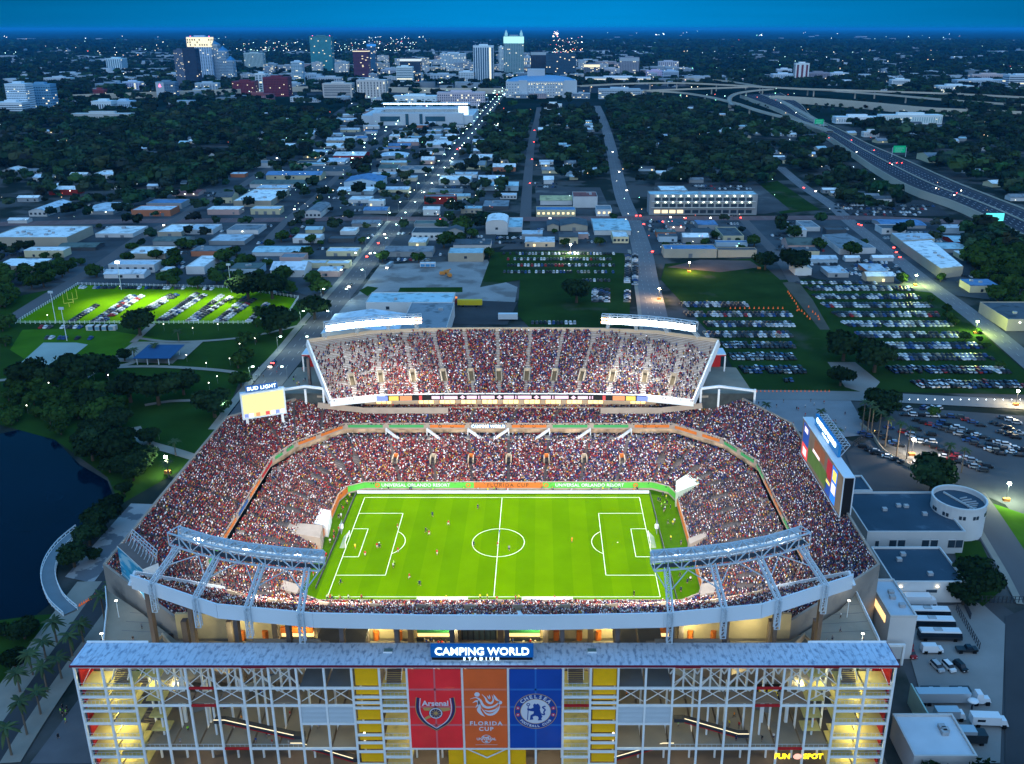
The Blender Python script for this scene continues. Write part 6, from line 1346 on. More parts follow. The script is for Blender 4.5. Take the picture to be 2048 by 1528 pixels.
tower('right side of the hospital tower with blue shade in its wall colour', D1,242,430,742,512,26,(.10,.24,.36),(.04,.12,.2),10,10,(.7,.4),lit=.08)  # darker blue walls put the shade of the tower's side into the colour
tower('low white banded building at the left edge', D1,-20,190,772,655,30,(.45,.52,.56),(.04,.10,.16),6,10,(.95,.4))
tower('slab tower standing alone far behind the left woods', D1,846,965,408,305,60,(.42,.55,.68),(.08,.2,.35),9,7,(.5,.9),lit=.02)
t,w,d,h = tower('grey tower with a red mark beside the elevated road', D1,1240,1390,616,492,24,(.10,.18,.26),(.05,.10,.16),9,9,(.85,.5))
b = MB(); b.box(-w/2-.4,-w*.08,-d/2-.5,-d/2-.2,0,h); b.build('wall_panel', mat('pale_tower_panel',(.5,.56,.62)), t); b = MB(); b.poly([(-w*.36,-d/2-.6,h*.72),(-w*.22,-d/2-.6,h*.72),(-w*.29,-d/2-.6,h*.92)]); b.build('red_mark', M_redl, t)
tower('small red brick block beside the elevated road', D1,738,826,612,552,20,(.16,.03,.04),(.12,.04,.05),4,6)
tower('dark unfinished tower left of the lit crown tower', D1,1400,1470,532,240,30,(.06,.09,.14),(.16,.2,.26),26,8,(.5,.5),lit=.12)
tower('black glass tower left of the lit crown tower', D1,1472,1572,532,228,34,(.015,.03,.06),(.02,.05,.10),26,9,(.8,.7),lit=.01)
t,w,d,h = tower('tallest pale tower with brightly lit crown', D1,1508,1690,486,135,36,(.30,.42,.54),(.06,.13,.22),30,10,(.5,.6),crown=(.22,M_crown),beacon=True)
wingrid('crown_window', t, w+.8, d+.8, h*.80, h*.97, 3, 10, glassm('dim_crown_glass',(.25,.22,.12)), (.5,.7), .5)
for i, (xa, xb, yt_, n_) in enumerate(((1645,1742,195,'tallest'),(1742,1800,245,'second'),(1800,1850,322,'third'))):
    t,w,d,h = tower('%s step of the stepped grid tower' % n_, D1,xa,xb,484+i*8,yt_,32,(.26,.36,.44),(.03,.08,.14),24-i*5,(12,7,6)[i],(.6,.6)); b = MB(); b.poly([(-w/2,-d/2,h+1.7),(w/2,-d/2,h+1.7),(0,0,h+16)]); b.poly([(w/2,-d/2,h+1.7),(w/2,d/2,h+1.7),(0,0,h+16)]); b.poly([(-w/2,d/2,h+1.7),(-w/2,-d/2,h+1.7),(0,0,h+16)]); b.build('pointed_roof', mat('blue_pyramid_roof',(.04,.2,.42),.4), t)
tower('pale green ribbed tower behind the brick blocks', D1,1932,2080,402,262,40,(.30,.40,.42),(.08,.16,.18),14,14,(.4,.9))
tower('dark red brick block beside the elevated road', D1,1835,2012,582,488,40,(.13,.02,.035),(.08,.02,.04),7,14,(.6,.5))
tower('low brick podium in front of the dark red block', D1,1872,2150,632,588,20,(.18,.06,.07),(.4,.4,.45),3,18,(.6,.4))
tower('wide dark red brick court building', D2,190,385,602,455,40,(.12,.018,.035),(.07,.02,.04),10,16,(.6,.5))
tower('white framed office beside the brick court building', D2,130,212,575,425,28,(.48,.55,.58),(.05,.15,.22),8,3,(.7,.6))
tower('slim pale office tower', D2,413,500,512,332,30,(.36,.48,.56),(.06,.18,.26),15,5,(.9,.5))
tower('tall teal glass tower with red beacons', D2,567,735,424,130,44,(.05,.17,.20),(.03,.27,.32),34,16,(.8,.75),beacon=True,lit=.03)
tower('dark maroon banded tower', D2,902,1022,482,242,36,(.10,.03,.07),(.03,.03,.06),22,9,(.95,.45),lit=.04,crown=(.03,M_crown))
tower('slim dark blue tower with glowing blue top', D2,1012,1072,442,190,34,(.03,.12,.22),(.02,.08,.16),24,6,(.8,.7),crown=(.07,mat('blue_crown',(.1,.4,1),.5,emit=.8,ecol=(.05,.35,1))))
tower('white striped office block', D2,1236,1362,518,372,36,(.50,.58,.62),(.04,.13,.2),10,1,(.96,.45))
tower('black tower with a white portal frame', D2,1266,1425,500,305,40,(.02,.04,.07),(.02,.05,.09),18,12,(.8,.7),crown=(.1,mat('white_frame_light',(.8,.85,.9),.5,emit=.9,ecol=(.8,.95,1))))
tower('wide pale apartment tower with blue lights', D2,1580,1780,412,265,40,(.36,.46,.52),(.08,.16,.22),16,18,(.6,.5),lit=.12)
tower('tall vertically ribbed condominium tower', D2,1842,2000,508,205,36,(.46,.55,.60),(.04,.12,.20),30,9,(.62,.96),stripes=True)
tower('white car park with square openings', D2,1725,1842,512,412,30,(.46,.54,.58),(.05,.12,.18),7,9,(.7,.5))
tower('cream court block with banded windows', D2,655,885,612,505,40,(.42,.40,.38),(.06,.10,.14),7,1,(.9,.45))
tower('cream block with tall slots and a square tower', D2,925,1152,617,478,40,(.46,.44,.42),(.10,.12,.14),6,9,(.3,.8))
tower('grey annex behind the cream blocks', D2,620,800,520,455,30,(.34,.38,.42),(.06,.10,.15),4,10)
tower('small apartment block near the black tower', D2,770,856,400,332,30,(.30,.36,.40),(.08,.12,.16),6,7)
tower('pink apartment terrace beside the soccer ground', D2,1555,1930,690,575,26,(.40,.36,.40),(.08,.12,.18),5,22,(.5,.6),lit=.10)
tower('white hall behind the soccer ground', D2,1208,1550,672,605,40,(.48,.56,.62),(.2,.3,.35),2,8,(.4,.3),lit=.3)
tower('low office cluster left of the white striped block', D2,1110,1230,455,392,30,(.30,.34,.40),(.06,.10,.15),4,8,lit=.12)
t,w,d,h = tower('tall twin crowned tower with teal lit top', D3,190,345,458,130,44,(.20,.28,.32),(.04,.20,.20),32,12,(.6,.6),crown=(.16,M_crownb),beacon=True)
for x_ in (-w*.38,w*.38):
    for y_ in (-d*.38,d*.38): b = MB(); b.box(x_-5,x_+5,y_-5,y_+5,h,h+9); b.cyl(x_,y_,h+9,h+22,5,0.3,4); b.build('turret', mat('pale_turret',(.35,.6,.62),.5,emit=.25,ecol=(.4,.95,.95)), t)
tower('slim white tower left of the twin crowned tower', D3,150,186,432,212,26,(.5,.58,.62),(.1,.18,.25),20,3)
tower('black tower with white cap and two white ribs', D3,400,520,448,252,36,(.015,.03,.05),(.02,.04,.07),18,3,(.9,.95),stripes=True,crown=(.12,mat('white_cap',(.45,.54,.6))))
tower('wide dark glass tower with many lit panes', D3,520,755,462,270,40,(.02,.06,.10),(.02,.07,.12),16,20,(.75,.6),lit=.07)
tower('brown hotel tower with a round turret', D3,1100,1250,447,298,40,(.22,.24,.28),(.08,.10,.14),14,12,lit=.05,crown=(.18,mat('pale_crown',(.42,.5,.55))))
tower('ochre fronted hotel with dark side', D3,820,942,452,350,34,(.10,.14,.20),(.10,.10,.10),9,8,lit=.15,crown=(.2,M_crown))
tower('blue domed library block', D3,980,1100,447,385,34,(.34,.36,.40),(.08,.12,.18),5,9)
tower('white banded car park along the elevated road', D3,830,1346,507,455,34,(.50,.54,.58),(.08,.12,.16),4,1,(.98,.45))
tower('pink lit square block', D3,1312,1442,480,402,34,(.42,.34,.46),(.42,.34,.46),4,9)
tower('white banded office right of the pink block', D3,1440,1562,488,405,34,(.30,.40,.50),(.04,.08,.14),5,1,(.96,.45))
tower('ribbed hotel on the right of downtown', D3,1405,1562,402,328,36,(.36,.38,.44),(.14,.14,.2),8,10,(.4,.9))
tower('long grey multi deck car park', D3,935,1262,622,548,30,(.30,.37,.42),(.12,.17,.21),4,16,(.9,.4))
tower('white tower with a dark red stripe', D4,392,490,455,315,26,(.55,.58,.60),(.18,.04,.06),1,3,(.45,1),stripes=True)
tower('pale hospital block left of the striped tower', D4,235,392,442,392,36,(.48,.54,.60),(.12,.18,.25),5,12)
tower('pale stepped hospital wing', D4,265,372,402,356,20,(.46,.52,.58),(.12,.18,.25),6,8)
tower('brown hospital wing right of the striped tower', D4,490,642,442,382,36,(.20,.20,.24),(.08,.09,.12),5,14)
tower('white hospital block far right of the striped tower', D4,650,780,432,385,36,(.44,.50,.55),(.12,.18,.25),5,9)
tower('low white clinic below the hospital', D4,622,872,472,445,30,(.40,.46,.50),(.10,.15,.2),2,14)
tower('white office with strip windows beyond the expressway', D4,1090,1220,492,432,26,(.5,.56,.6),(.06,.10,.15),5,1,(.9,.4))
tower('low white annex beyond the expressway', D4,965,1150,512,490,26,(.46,.52,.56),(.1,.15,.2),2,10)
tower('grey hospital slab on the far right', D4,1560,1930,492,435,40,(.34,.42,.48),(.10,.16,.22),5,26)
tower('pinkish hospital slab on the far right', D4,1665,1920,452,395,30,(.40,.34,.34),(.14,.14,.18),5,20)
tower('banded white car park at the right edge', D4,1930,2120,500,402,40,(.40,.46,.50),(.06,.1,.15),6,1,(.98,.45))
tower('lit white institute near the right edge', D4,1420,1680,532,478,36,(.46,.52,.54),(.10,.16,.2),3,14,lit=.25)
tower('pale teal apartment row below the expressway', D4,1015,1455,752,692,24,(.50,.55,.55),(.10,.36,.36),4,26,(.5,.6),lit=.05)
tower('white lower end of the teal apartment row', D4,690,1012,748,705,24,(.52,.56,.58),(.12,.2,.25),3,18,(.5,.5))
tower('white cabin with a red roof below the apartment row', D4,892,1002,845,815,14,(.5,.5,.5),(.1,.1,.15),1,6)
tower('white office at the right edge of the woods', D4,1475,1540,447,418,20,(.5,.55,.58),(.1,.15,.2),3,1,(.9,.4))
tower('white columned courthouse below the left woods', D1,730,885,730,645,30,(.46,.54,.6),(.04,.08,.14),1,8,(.45,.7),stripes=False)
tower('blue grey hall right of the columned courthouse', D1,888,1030,700,645,34,(.30,.42,.52),(.05,.1,.16),1,9,(.4,.6))
tower('long low school building in front of the courthouse', D1,570,1032,812,745,22,(.36,.38,.38),(.14,.13,.1),2,24,(.5,.5),lit=.1)
tower('colonnade mall block with purple light', D1,970,1112,552,490,24,(.34,.42,.52),(.10,.06,.3),3,8,lit=.2)
tower('grey mall block left of the purple lit block', D1,755,970,560,505,30,(.16,.22,.28),(.05,.09,.14),3,12)
tower('white low block above the grey mall block', D1,350,560,505,458,30,(.36,.42,.46),(.08,.12,.17),2,12)
tower('white house with a cupola beyond the middle woods', D3,505,645,706,668,18,(.55,.58,.58),(.1,.15,.2),2,8,lit=.2)
# far low towers filling the skyline
flr = [(D2,200,290,395,345),(D2,1440,1580,375,325),(D3,770,930,350,315),(D3,0,60,300,255),(D1,1320,1420,480,425),(D2,380,470,545,500),(D2,500,640,495,430),(D2,1365,1440,500,420),(D2,1500,1700,500,430),(D3,350,400,420,290),(D1,300,700,450,420),(D1,1560,1660,470,420),(D2,560,700,500,455),(D1,1540,1720,560,500)]
for i, (Z_,a_,c_,e_,f_) in enumerate(flr): tower('minor pale downtown block, %s in the skyline from the left' % ORD[i], Z_,a_,c_,e_,f_,24,(.30,.38,.44),(.08,.14,.2),4,8,lit=.12)
rr_ = random.Random(5); k0 = 0
for y_, xa, xb, n_, hlo, hhi in ((163,480,1420,24,12,28),(150,500,1400,30,18,48),(140,560,1260,20,16,46),(166,110,470,22,8,20),(150,250,480,9,10,24),(130,620,1180,12,20,48),(163,1420,2048,16,7,14),(150,1540,2048,12,7,16),(196,1010,1300,9,8,16),(205,560,980,10,6,12)):
    for i in range(n_):
        x_ = xa+(xb-xa)*(i+rr_.random()*.8)/n_; w_ = rr_.uniform(14,42); p = at(x_, y_+rr_.uniform(-4,4)); hh_ = rr_.uniform(hlo,hhi); W_ = w_/FOC*(p[1]+277)/2
        if any(a[0] < p[0]+W_ and a[1] > p[0]-W_ and a[2] < p[1]+26 and a[3] > p[1] for a in FOOT): continue
        idp = lambda x, y: (x, y); yt = 0
        A_ = p; t = thing('city_block', 'mid rise city block, %s of the blocks filling the skyline' % ordn(k0), 'city block', (p[0],p[1]+12,0), group='mid rise city blocks'); k0 += 1; FOOT.append((p[0]-W_,p[0]+W_,p[1],p[1]+24))
        wc = rr_.choice(((.55,.62,.68),(.36,.44,.52),(.60,.58,.54),(.22,.30,.38),(.44,.36,.38),(.66,.70,.72))); b = MB(); b.box(-W_,W_,-12,12,0,hh_); b.build('wall', mat('block_wall_%d' % int(wc[0]*100), wc, .8, .1, .03), t); b = MB(); b.box(-W_-.3,W_+.3,-12.3,12.3,hh_,hh_+1.2); b.box(-W_*.3,W_*.2,-5,5,hh_+1.2,hh_+4); b.build('roof', mat('block_roof', (.40,.48,.54), .8, .2, .03), t)
        wingrid('window_grid', t, W_*2, 24, 2, hh_-1, max(2,int(hh_/4)), max(3,int(W_/2.6)), glassm('block_glass', (.06,.12,.18)), (.62,.5), .13)
# arena
A = at(*D3(205,612)); B_ = at(*D3(762,612)); h = float(atY(*D3(205,475),A[1])[2]); w = B_[0]-A[0]; t = thing('arena', 'big white arena with rows of small windows and low dome', 'arena', ((A[0]+B_[0])/2, A[1]+60, 0)); FOOT.append((A[0]-5,B_[0]+5,A[1]-10,A[1]+125))
wa = mat('arena_wall',(.48,.55,.60),.7,.06,.02); b = MB(); b.box(-w/2,w/2,-60,60,0,h*.93); b.box(-w*.32,-w*.2,-63,-60,0,h); b.box(w*.32,w*.5,-63,-60,0,h); b.build('wall', wa, t)
b = MB(); n_ = 10
for i in range(n_):
    for j in range(14): 
        def dp(i,j): x_ = -w*.48+w*.96*j/14; y_ = -56+112*i/n_; return (x_, y_, h*.93+14*math.sin(math.pi*i/n_)**.6*math.sin(math.pi*j/14)**.5+.2)
        b.quad(dp(i,j),dp(i,j+1),dp(i+1,j+1),dp(i+1,j))
b.build('dome_roof', mat('arena_roof',(.16,.32,.52),.5,.1,.01), t); b = MB(); b.box(-w*.2,w*.05,-20,20,h,h+26); b.build('fly_block', wa, t)
wingrid('window_grid', t, w, 120, 2, h*.85, 5, 26, glassm('arena_glass',(.06,.12,.18)), (.35,.3), .35)
for k_ in range(14): b = MB(); x_ = -w*.17+w*.45*k_/13; b.box(x_-.9,x_+.9,-60.6,-60.1,h*.8,h*.84); b.build('wall_lamp', M_crown, t)
# soccer ground: four stands around a field, glowing roof edge
A = at(*D2(1050,832)); B_ = at(*D2(1760,832)); w = B_[0]-A[0]; hh = float(atY(*D2(1050,735),A[1])[2]); t = thing('soccer_ground', 'white soccer ground with a glowing line of lights along its far roof', 'soccer ground', ((A[0]+B_[0])/2, A[1]+75, 0)); FOOT.append((A[0]-35,B_[0]+20,A[1]-10,A[1]+170))
b = MB(); b.box(-w/2,w/2,-75,-52,0,hh,0); b.box(-w/2,w/2,60,85,0,hh,0); b.box(-w/2-22,-w/2,-70,80,0,hh*.8,0); b.box(w/2,w/2+18,-70,80,0,hh*.8,0); b.build('stand', mat('white_stand',(.5,.57,.62),.7,.1,.02), t)
b = MB()
for k_ in range(9): x_ = -w/2+w*(k_+.5)/9; b.bar((x_-8,-52,hh),(x_,-50,hh+8),.8); b.bar((x_+8,-52,hh),(x_,-50,hh+8),.8)
b.box(-w/2-4,w/2+4,-55,-30,hh+6,hh+6.8); b.box(-w/2-4,w/2+4,45,66,hh+8,hh+8.8); b.build('roof', M_rim, t)
for k_ in range(26): b = MB(); x_ = -w/2+w*(k_+.5)/26; b.box(x_-2.6,x_+2.6,44,44.8,hh+6.6,hh+9.2); b.build('floodlight', mat('white_green_flood',(.9,1,.95),.5,emit=3.5,ecol=(.75,1,.93)), t)
for x0_ in (-.42,.08): b = MB(); b.box(w*x0_,w*(x0_+.22),-75.4,-75.1,hh*.35,hh*.75); b.build('dark_opening', glassm('soccer_glass',(.03,.1,.14)), t)
for x0_ in (-.14,.015): b = MB(); b.box(w*x0_,w*(x0_+.035),-75.4,-75.1,0,hh*.95); b.build('dark_opening', glassm('soccer_glass',(.03,.1,.14)), t)
b = MB(); b.box(w/2-10,w/2+8,-56,-54,hh*.8,hh*1.5); b.build('screen', mat('pale_blue_screen',(.8,.95,1),.5,emit=2.2,ecol=(.75,.97,1)), t)
# ---------------------------------------------------------------- elevated roads
M_deckc = mat('viaduct_concrete', (.58,.52,.42), .85, .1, .02); M_deckd = mat('viaduct_asphalt', (.30,.28,.25), .9, .15, .02)
def viaduct(label, Z, pts, zd, w, wall=False, piers=True, name='elevated_road', gap=4, dashes_=False):
    P = [at(*Z(x, y), zd)[:2] for x, y in pts]; Q = smooth(P, 5) if len(P) > 2 else P; t = thing(name, label, 'elevated road', (0,0,0), group='elevated roads'); n = len(Q)
    ROADS.append((np.array(Q), w/2+4)); L, R_ = [], []
    for i in range(n):
        e = Q[min(i+1,n-1)]-Q[max(i-1,0)]; e = e/np.linalg.norm(e); nn = np.array([-e[1],e[0]]); L.append(Q[i]+nn*w/2); R_.append(Q[i]-nn*w/2)
    b = MB(); bt = 0 if wall else zd-2.2
    for i in range(n-1):
        b.quad((*R_[i],zd),(*R_[i+1],zd),(*L[i+1],zd),(*L[i],zd),0)
        for S_, fl in ((R_,0),(L,1)):
            q = [(*S_[i],bt),(*S_[i+1],bt),(*S_[i+1],zd+1.1),(*S_[i],zd+1.1)]; b.quad(*(q if not fl else q[::-1]),m=1)
        b.quad((*L[i],bt),(*L[i+1],bt),(*R_[i+1],bt),(*R_[i],bt),1)
    b.build('deck', [M_deckd, M_deckc], t)
    b = MB(); mid = [(np.array(a)+np.array(c))/2 for a, c in zip(L, R_)]
    for i in range(n-1): b.bar((*mid[i],zd+.5),(*mid[i+1],zd+.5),.6,1.0)
    if w > 18: b.build('median_barrier', M_deckc, t)
    if piers and not wall:
        for i in range(2, n-1, gap): p = mid[i]; b = MB(); b.box(p[0]-1.6,p[0]+1.6,p[1]-1.2,p[1]+1.2,0,zd-2.2); b.build('pier', M_deckc, t)
    return Q, L, R_
viaduct('long pale walled expressway running along the foot of downtown on the left', idm, [(105,192),(280,186),(440,180),(560,175),(700,174),(860,177),(1010,178)], 12, 26, wall=True)
viaduct('green edged viaduct passing in front of the arena towards the right', idm, [(1156,172),(1230,168),(1300,166),(1370,166),(1480,171),(1600,177),(1750,182),(1900,187),(2080,196)], 19, 16)
viaduct('second viaduct rising to the right edge', idm, [(1290,181),(1400,177),(1520,174),(1640,180),(1760,188),(1900,200),(2080,212)], 16, 14)
viaduct('curved ramp dropping from the arena towards the highway', idm, [(1285,182),(1350,184),(1410,192),(1470,206),(1520,222),(1590,240),(1660,262)], 14, 10)
viaduct('looping pale ramp left of the highway', idm, [(1465,210),(1458,198),(1470,188),(1500,182),(1545,178)], 15, 9, gap=6)
viaduct('upper curved ramp behind the viaducts', idm, [(1360,157),(1420,159),(1460,163),(1500,169),(1540,176)], 16, 9, gap=6)
viaduct('walled pale embankment road below the right viaducts', idm, [(1545,192),(1640,198),(1740,206),(1850,216),(1960,221),(2080,226)], 13, 22, wall=True)
viaduct('ramp joining the highway beside the first green sign', idm, [(1535,191),(1565,203),(1600,222),(1632,240),(1650,252)], 9, 10)
# the wide highway
HWY = [((1480,190),(1560,186)),((1540,212),(1600,208)),((1577,228),(1622,232)),((1640,262),(1680,260)),((1690,295),(1735,288)),((1752,337),(1805,318)),((1822,375),(1898,360)),((1900,402),(1985,395)),((1960,428),(2060,424)),((2060,478),(2180,475))]
zd = 7.0; t = thing('highway', 'wide raised highway sweeping down the right side', 'highway', (0,0,0)); Lq = smooth([at(*a, zd)[:2] for a, _ in HWY], 4); Rq = smooth([at(*c, zd)[:2] for _, c in HWY], 4)
mid = [(a+c)/2 for a, c in zip(Lq, Rq)]; ROADS.append((np.array(mid), 34)); b = MB()
for i in range(len(Lq)-1):
    b.quad((*Lq[i],zd),(*Rq[i],zd),(*Rq[i+1],zd),(*Lq[i+1],zd),0)
    b.quad((*Lq[i],0),(*Lq[i],zd+1.2),(*Lq[i+1],zd+1.2),(*Lq[i+1],0),1); b.quad((*Rq[i],0),(*Rq[i+1],0),(*Rq[i+1],zd+1.2),(*Rq[i],zd+1.2),1)
b.build('deck', [mat('highway_asphalt',(.05,.055,.07),.9,.2,.02), M_deckc], t)
b = MB()
for i in range(len(mid)-1): b.bar((*mid[i],zd+.55),(*mid[i+1],zd+.55),.7,1.1)
for S_ in (Lq, Rq):
    for i in range(len(S_)-1): b.bar((*S_[i],zd+.9),(*S_[i+1],zd+.9),.5,1.0)
b.build('barrier', M_deckc, t)
b = MB()
for f in (.08,.92):
    for i in range(len(Lq)-1):
        p, q = Lq[i]*(1-f)+Rq[i]*f, Lq[i+1]*(1-f)+Rq[i+1]*f; e = (q-p)/max(np.linalg.norm(q-p),1e-6); n_ = np.array([-e[1],e[0]])*1.6; b.quad((*(p-n_),zd+.03),(*(q-n_),zd+.03),(*(q+n_),zd+.03),(*(p+n_),zd+.03))
b.build('shoulder', M_asph, t)
b = MB()
for f in (.2,.3,.4,.6,.7,.8): dashes([a*(1-f)+c*f for a, c in zip(Lq, Rq)], (0,), .35, 4, 8, zd+.1, b)
b.build('lane_marks', M_paint, t)
for (x_, y_, w_), lab in (((1797,304,24),'nearer'),((1637,245,17),'farther')):
    p = at(x_, y_+10, zd); t = thing('road_sign', '%s green overhead sign on the wide highway' % lab, 'road sign', (p[0],p[1],zd), group='overhead highway signs'); k_ = 9 if lab == 'nearer' else 9
    s_ = (w_/2)/FOC*(p[1]+277); b = MB(); b.box(-s_,s_,-.2,.2,6,6+s_*1.1); b.build('sign_panel', mat('green_sign',(.01,.30,.16),.5,emit=.5,ecol=(0,.55,.3)), t)
    for x2 in (-s_-1,s_+1): b = MB(); b.box(x2-.3,x2+.3,-.3,.3,0,7+s_*.7); b.build('post', M_steel, t)
    for r_ in range(3): b = MB(); b.box(-s_*.7,s_*(.3+.2*r_),-.26,-.21,6.5+s_*.32*r_,6.5+s_*.32*r_+.35); b.build('sign_text_line', M_paint, t)
p = at(1985,462); t = thing('billboard', 'bright turquoise billboard below the highway', 'billboard', (p[0],p[1],0)); b = MB(); b.box(-.4,.4,-.4,.4,0,9); b.build('post', M_dark, t); b = MB(); b.box(-8,8,-.4,.4,9,16); b.build('panel', mat('turquoise_screen',(.1,.8,.7),.5,emit=.9,ecol=(.15,.85,.75),var=.5,scale=.4), t)
# ================================================================ trees
M_leaf = mat('foliage', (.028,.062,.014), .9, .45, .35, objrand=.35); M_leafd = mat('dark_foliage', (.016,.034,.014), .95, .5, .2, objrand=.3)
M_bark = mat('bark', (.09,.07,.05), .95, .3, 1.5); M_frond = mat('palm_frond', (.035,.06,.02), .8, .3, .6, objrand=.2); M_ptrunk = mat('palm_trunk', (.16,.13,.10), .9, .2, 1.2)
def crown_data(seed, n, leaf, lobes=7, rad=1.0, flat_=.62):
    r = np.random.default_rng(seed); cen = [(0,0,0,1.0)]+[(math.cos(a)*r.uniform(.35,.62), math.sin(a)*r.uniform(.35,.62), r.uniform(-.22,.35), r.uniform(.42,.6)) for a in r.uniform(0,6.28,lobes)]
    V = []; F = []
    for i in range(n):
        c_ = cen[r.integers(0,len(cen))]; d = r.normal(size=3); d /= np.linalg.norm(d); rr = c_[3]*r.uniform(.72,1.03)*rad*(.72 if c_[3] == 1.0 else 1)
        p = np.array([c_[0]+d[0]*rr, c_[1]+d[1]*rr, (c_[2]+d[2]*rr*.85)*flat_]); 
        if p[2] < -.42: p[2] = -.42+r.uniform(0,.1)
        nrm = d+r.normal(size=3)*.55; nrm /= np.linalg.norm(nrm); u = np.cross(nrm, [0,0,1.0]); u = u/max(np.linalg.norm(u),1e-5); v = np.cross(nrm,u); s_ = leaf*r.uniform(.6,1.3); k = len(V)
        V += [p-u*s_-v*s_*.7, p+u*s_-v*s_*.5, p+u*s_*.8+v*s_, p-u*s_*.9+v*s_*.8]; F.append((k,k+1,k+2,k+3))
    # inner mass so that the sky does not show through everywhere
    for c_ in cen:
        k = len(V); m, l = 6, 4
        for j in range(l+1):
            for i in range(m): a, t_ = 2*math.pi*i/m+j*.5, math.pi*j/l; q = c_[3]*(.60 if c_[3] == 1.0 else .74)*r.uniform(.85,1.1); V.append(np.array([c_[0]+q*math.sin(t_)*math.cos(a), c_[1]+q*math.sin(t_)*math.sin(a), (c_[2]+q*math.cos(t_)*.85)*flat_]))
        for j in range(l):
            for i in range(m): i2 = (i+1)%m; F.append((k+j*m+i,k+(j+1)*m+i,k+(j+1)*m+i2,k+j*m+i2))
    return np.array(V), np.array(F)
CR_HI = [np_mesh('tree_crown', *crown_data(s_, 1500, .075, 8, flat_=.7), M_leafd) for s_ in (1,2,3)]
CR_MD = [np_mesh('tree_crown', *crown_data(s_, 380, .13, 6, flat_=.72), M_leaf) for s_ in (11,12,13,14)]
CRL = [crown_data(s_, 46, .30, 3, flat_=.75) for s_ in (21,22,23,24,25,26)]
def trunk_mesh():
    b = MB(); b.cyl(0,0,0,.62,.055,.035,7,cap=False)
    for a in (0,1.3,2.5,3.8,5.1): b.bar((0,0,.36+.02*a),(.34*math.cos(a),.34*math.sin(a),.72),.03)
    return b.mesh('trunk', M_bark)
TRK = trunk_mesh()
def tree(label, x, y, R_, hi=0, group='trees', name='broadleaf_tree'):
    """R_ crown radius in metres; the tree is about 1.9 R_ tall"""
    t = thing(name, label, 'tree', (x,y,0), random.uniform(0,6.28), group=group); h = R_*1.55
    me = random.choice(CR_HI if hi else CR_MD); obj('crown', me, t, (0,0,h*.60), 0, (R_,R_,R_*1.15)); obj('trunk', TRK, t, (0,0,0), 0, (h*1.1,h*1.1,h*.85)); return t
def clear(x, y, r=0):
    for a in FOOT:
        if a[0]-r < x < a[1]+r and a[2]-r < y < a[3]+r: return False
    for Q, hw in ROADS:
        if (((Q[:,0]-x)**2+(Q[:,1]-y)**2) < (hw+r)**2).any(): return False
        a, c_ = Q[:-1], Q[1:]; e = c_-a; L2 = (e**2).sum(1); t_ = np.clip((((np.array([x,y])-a)*e).sum(1))/np.maximum(L2,1e-6),0,1); d = np.hypot(*(np.array([x,y])-(a+e*t_[:,None])).T)
        if (d < hw+r).any(): return False
    return True
# explicit near trees: crown centre px, crown width px, base row
near_tr = [(281,640,66,672,'big spreading oak on the edge of the sports field'),(497,555,100,600,'tall dark oak at the right end of the sports field'),(545,560,75,598,'second tall oak right of the sports field'),(562,625,85,672,'dark oak beside the street near the sports field'),(630,600,62,640,'round dark tree beside the lamp lit street'),
 (55,735,70,775,'tree at the left end of the park path'),(105,740,60,775,'tree left of the park path junction'),(165,735,80,770,'broad tree over the park path junction'),(215,725,55,755,'tree right of the park path junction'),(250,700,30,722,'small tree beside the pavilion plaza'),
 (262,775,75,805,'dark tree on the lawn below the plaza'),(318,770,80,810,'wide dark tree in the middle of the park'),(368,765,60,790,'pale green tree in the middle of the park'),(430,800,72,835,'dark tree in front of the tall video board'),(186,790,58,825,'tree above the glass lift in the park'),
 (1153,578,60,606,'single round dark tree on the grass behind the far deck'),(1686,692,72,722,'dark tree in the middle of the grass lots'),(1748,705,78,745,'broad dark tree right of the middle tree in the grass lots'),(1680,745,50,772,'tree beside the pale earth patch'),(1765,800,68,832,'bushy tree at the corner of the car park'),(1735,828,44,850,'low bush tree by the plaza'),
 (1862,955,90,985,'wide hedge like tree between car park and white building'),(1950,1120,90,1195,'tall dark tree right of the lower white building'),(1925,1180,60,1210,'lower dark tree beside the lower white building'),(1590,540-25,60,545,'dark tree left of the diagonal street'),(1530,515,44,540,'tree at the end of the long storage building'),
 (275,905,40,935,'tree beside the lamp on the lakeside lawn'),(290,600,0,0,''),(300,868,44,890,'lamp lit tree at the bend of the path'),(235,870,80,925,'tall dark tree on the lake bank'),(205,1020,66,1060,'tall dark tree at the end of the lakeside plaza'),(180,1050,56,1090,'dark tree on the lakeside island'),(150,1090,60,1135,'broad tree above the curved boardwalk'),(228,990,40,1020,'tree between lake and lakeside plaza'),(190,1100,30,1120,'small tree in the lakeside plaza'),
 (1500,1235-700,0,0,'')]
for cx_, cy_, wpx, by, lab in near_tr:
    if not lab: continue
    p = at(cx_, by); dist = math.hypot(p[1]+277, 171); R_ = wpx/2/FOC*dist*1.12; tree(lab, p[0], p[1], min(R_, 12), 1, 'named trees near the stadium')
# bottom right trees close to the camera
for x_, y_, R_, lab in ((107,-112,6,'first dark bushy tree at the bottom right edge'),(117,-114,6.5,'second dark bushy tree at the bottom right edge'),(130,-115,6,'third dark bushy tree at the bottom right edge'),(141,-113,5.5,'fourth dark bushy tree at the bottom right edge'),(124,-118,5,'low tree at the bottom right edge')):
    tree(lab, x_, y_, R_, 1, 'trees along the bottom edge')
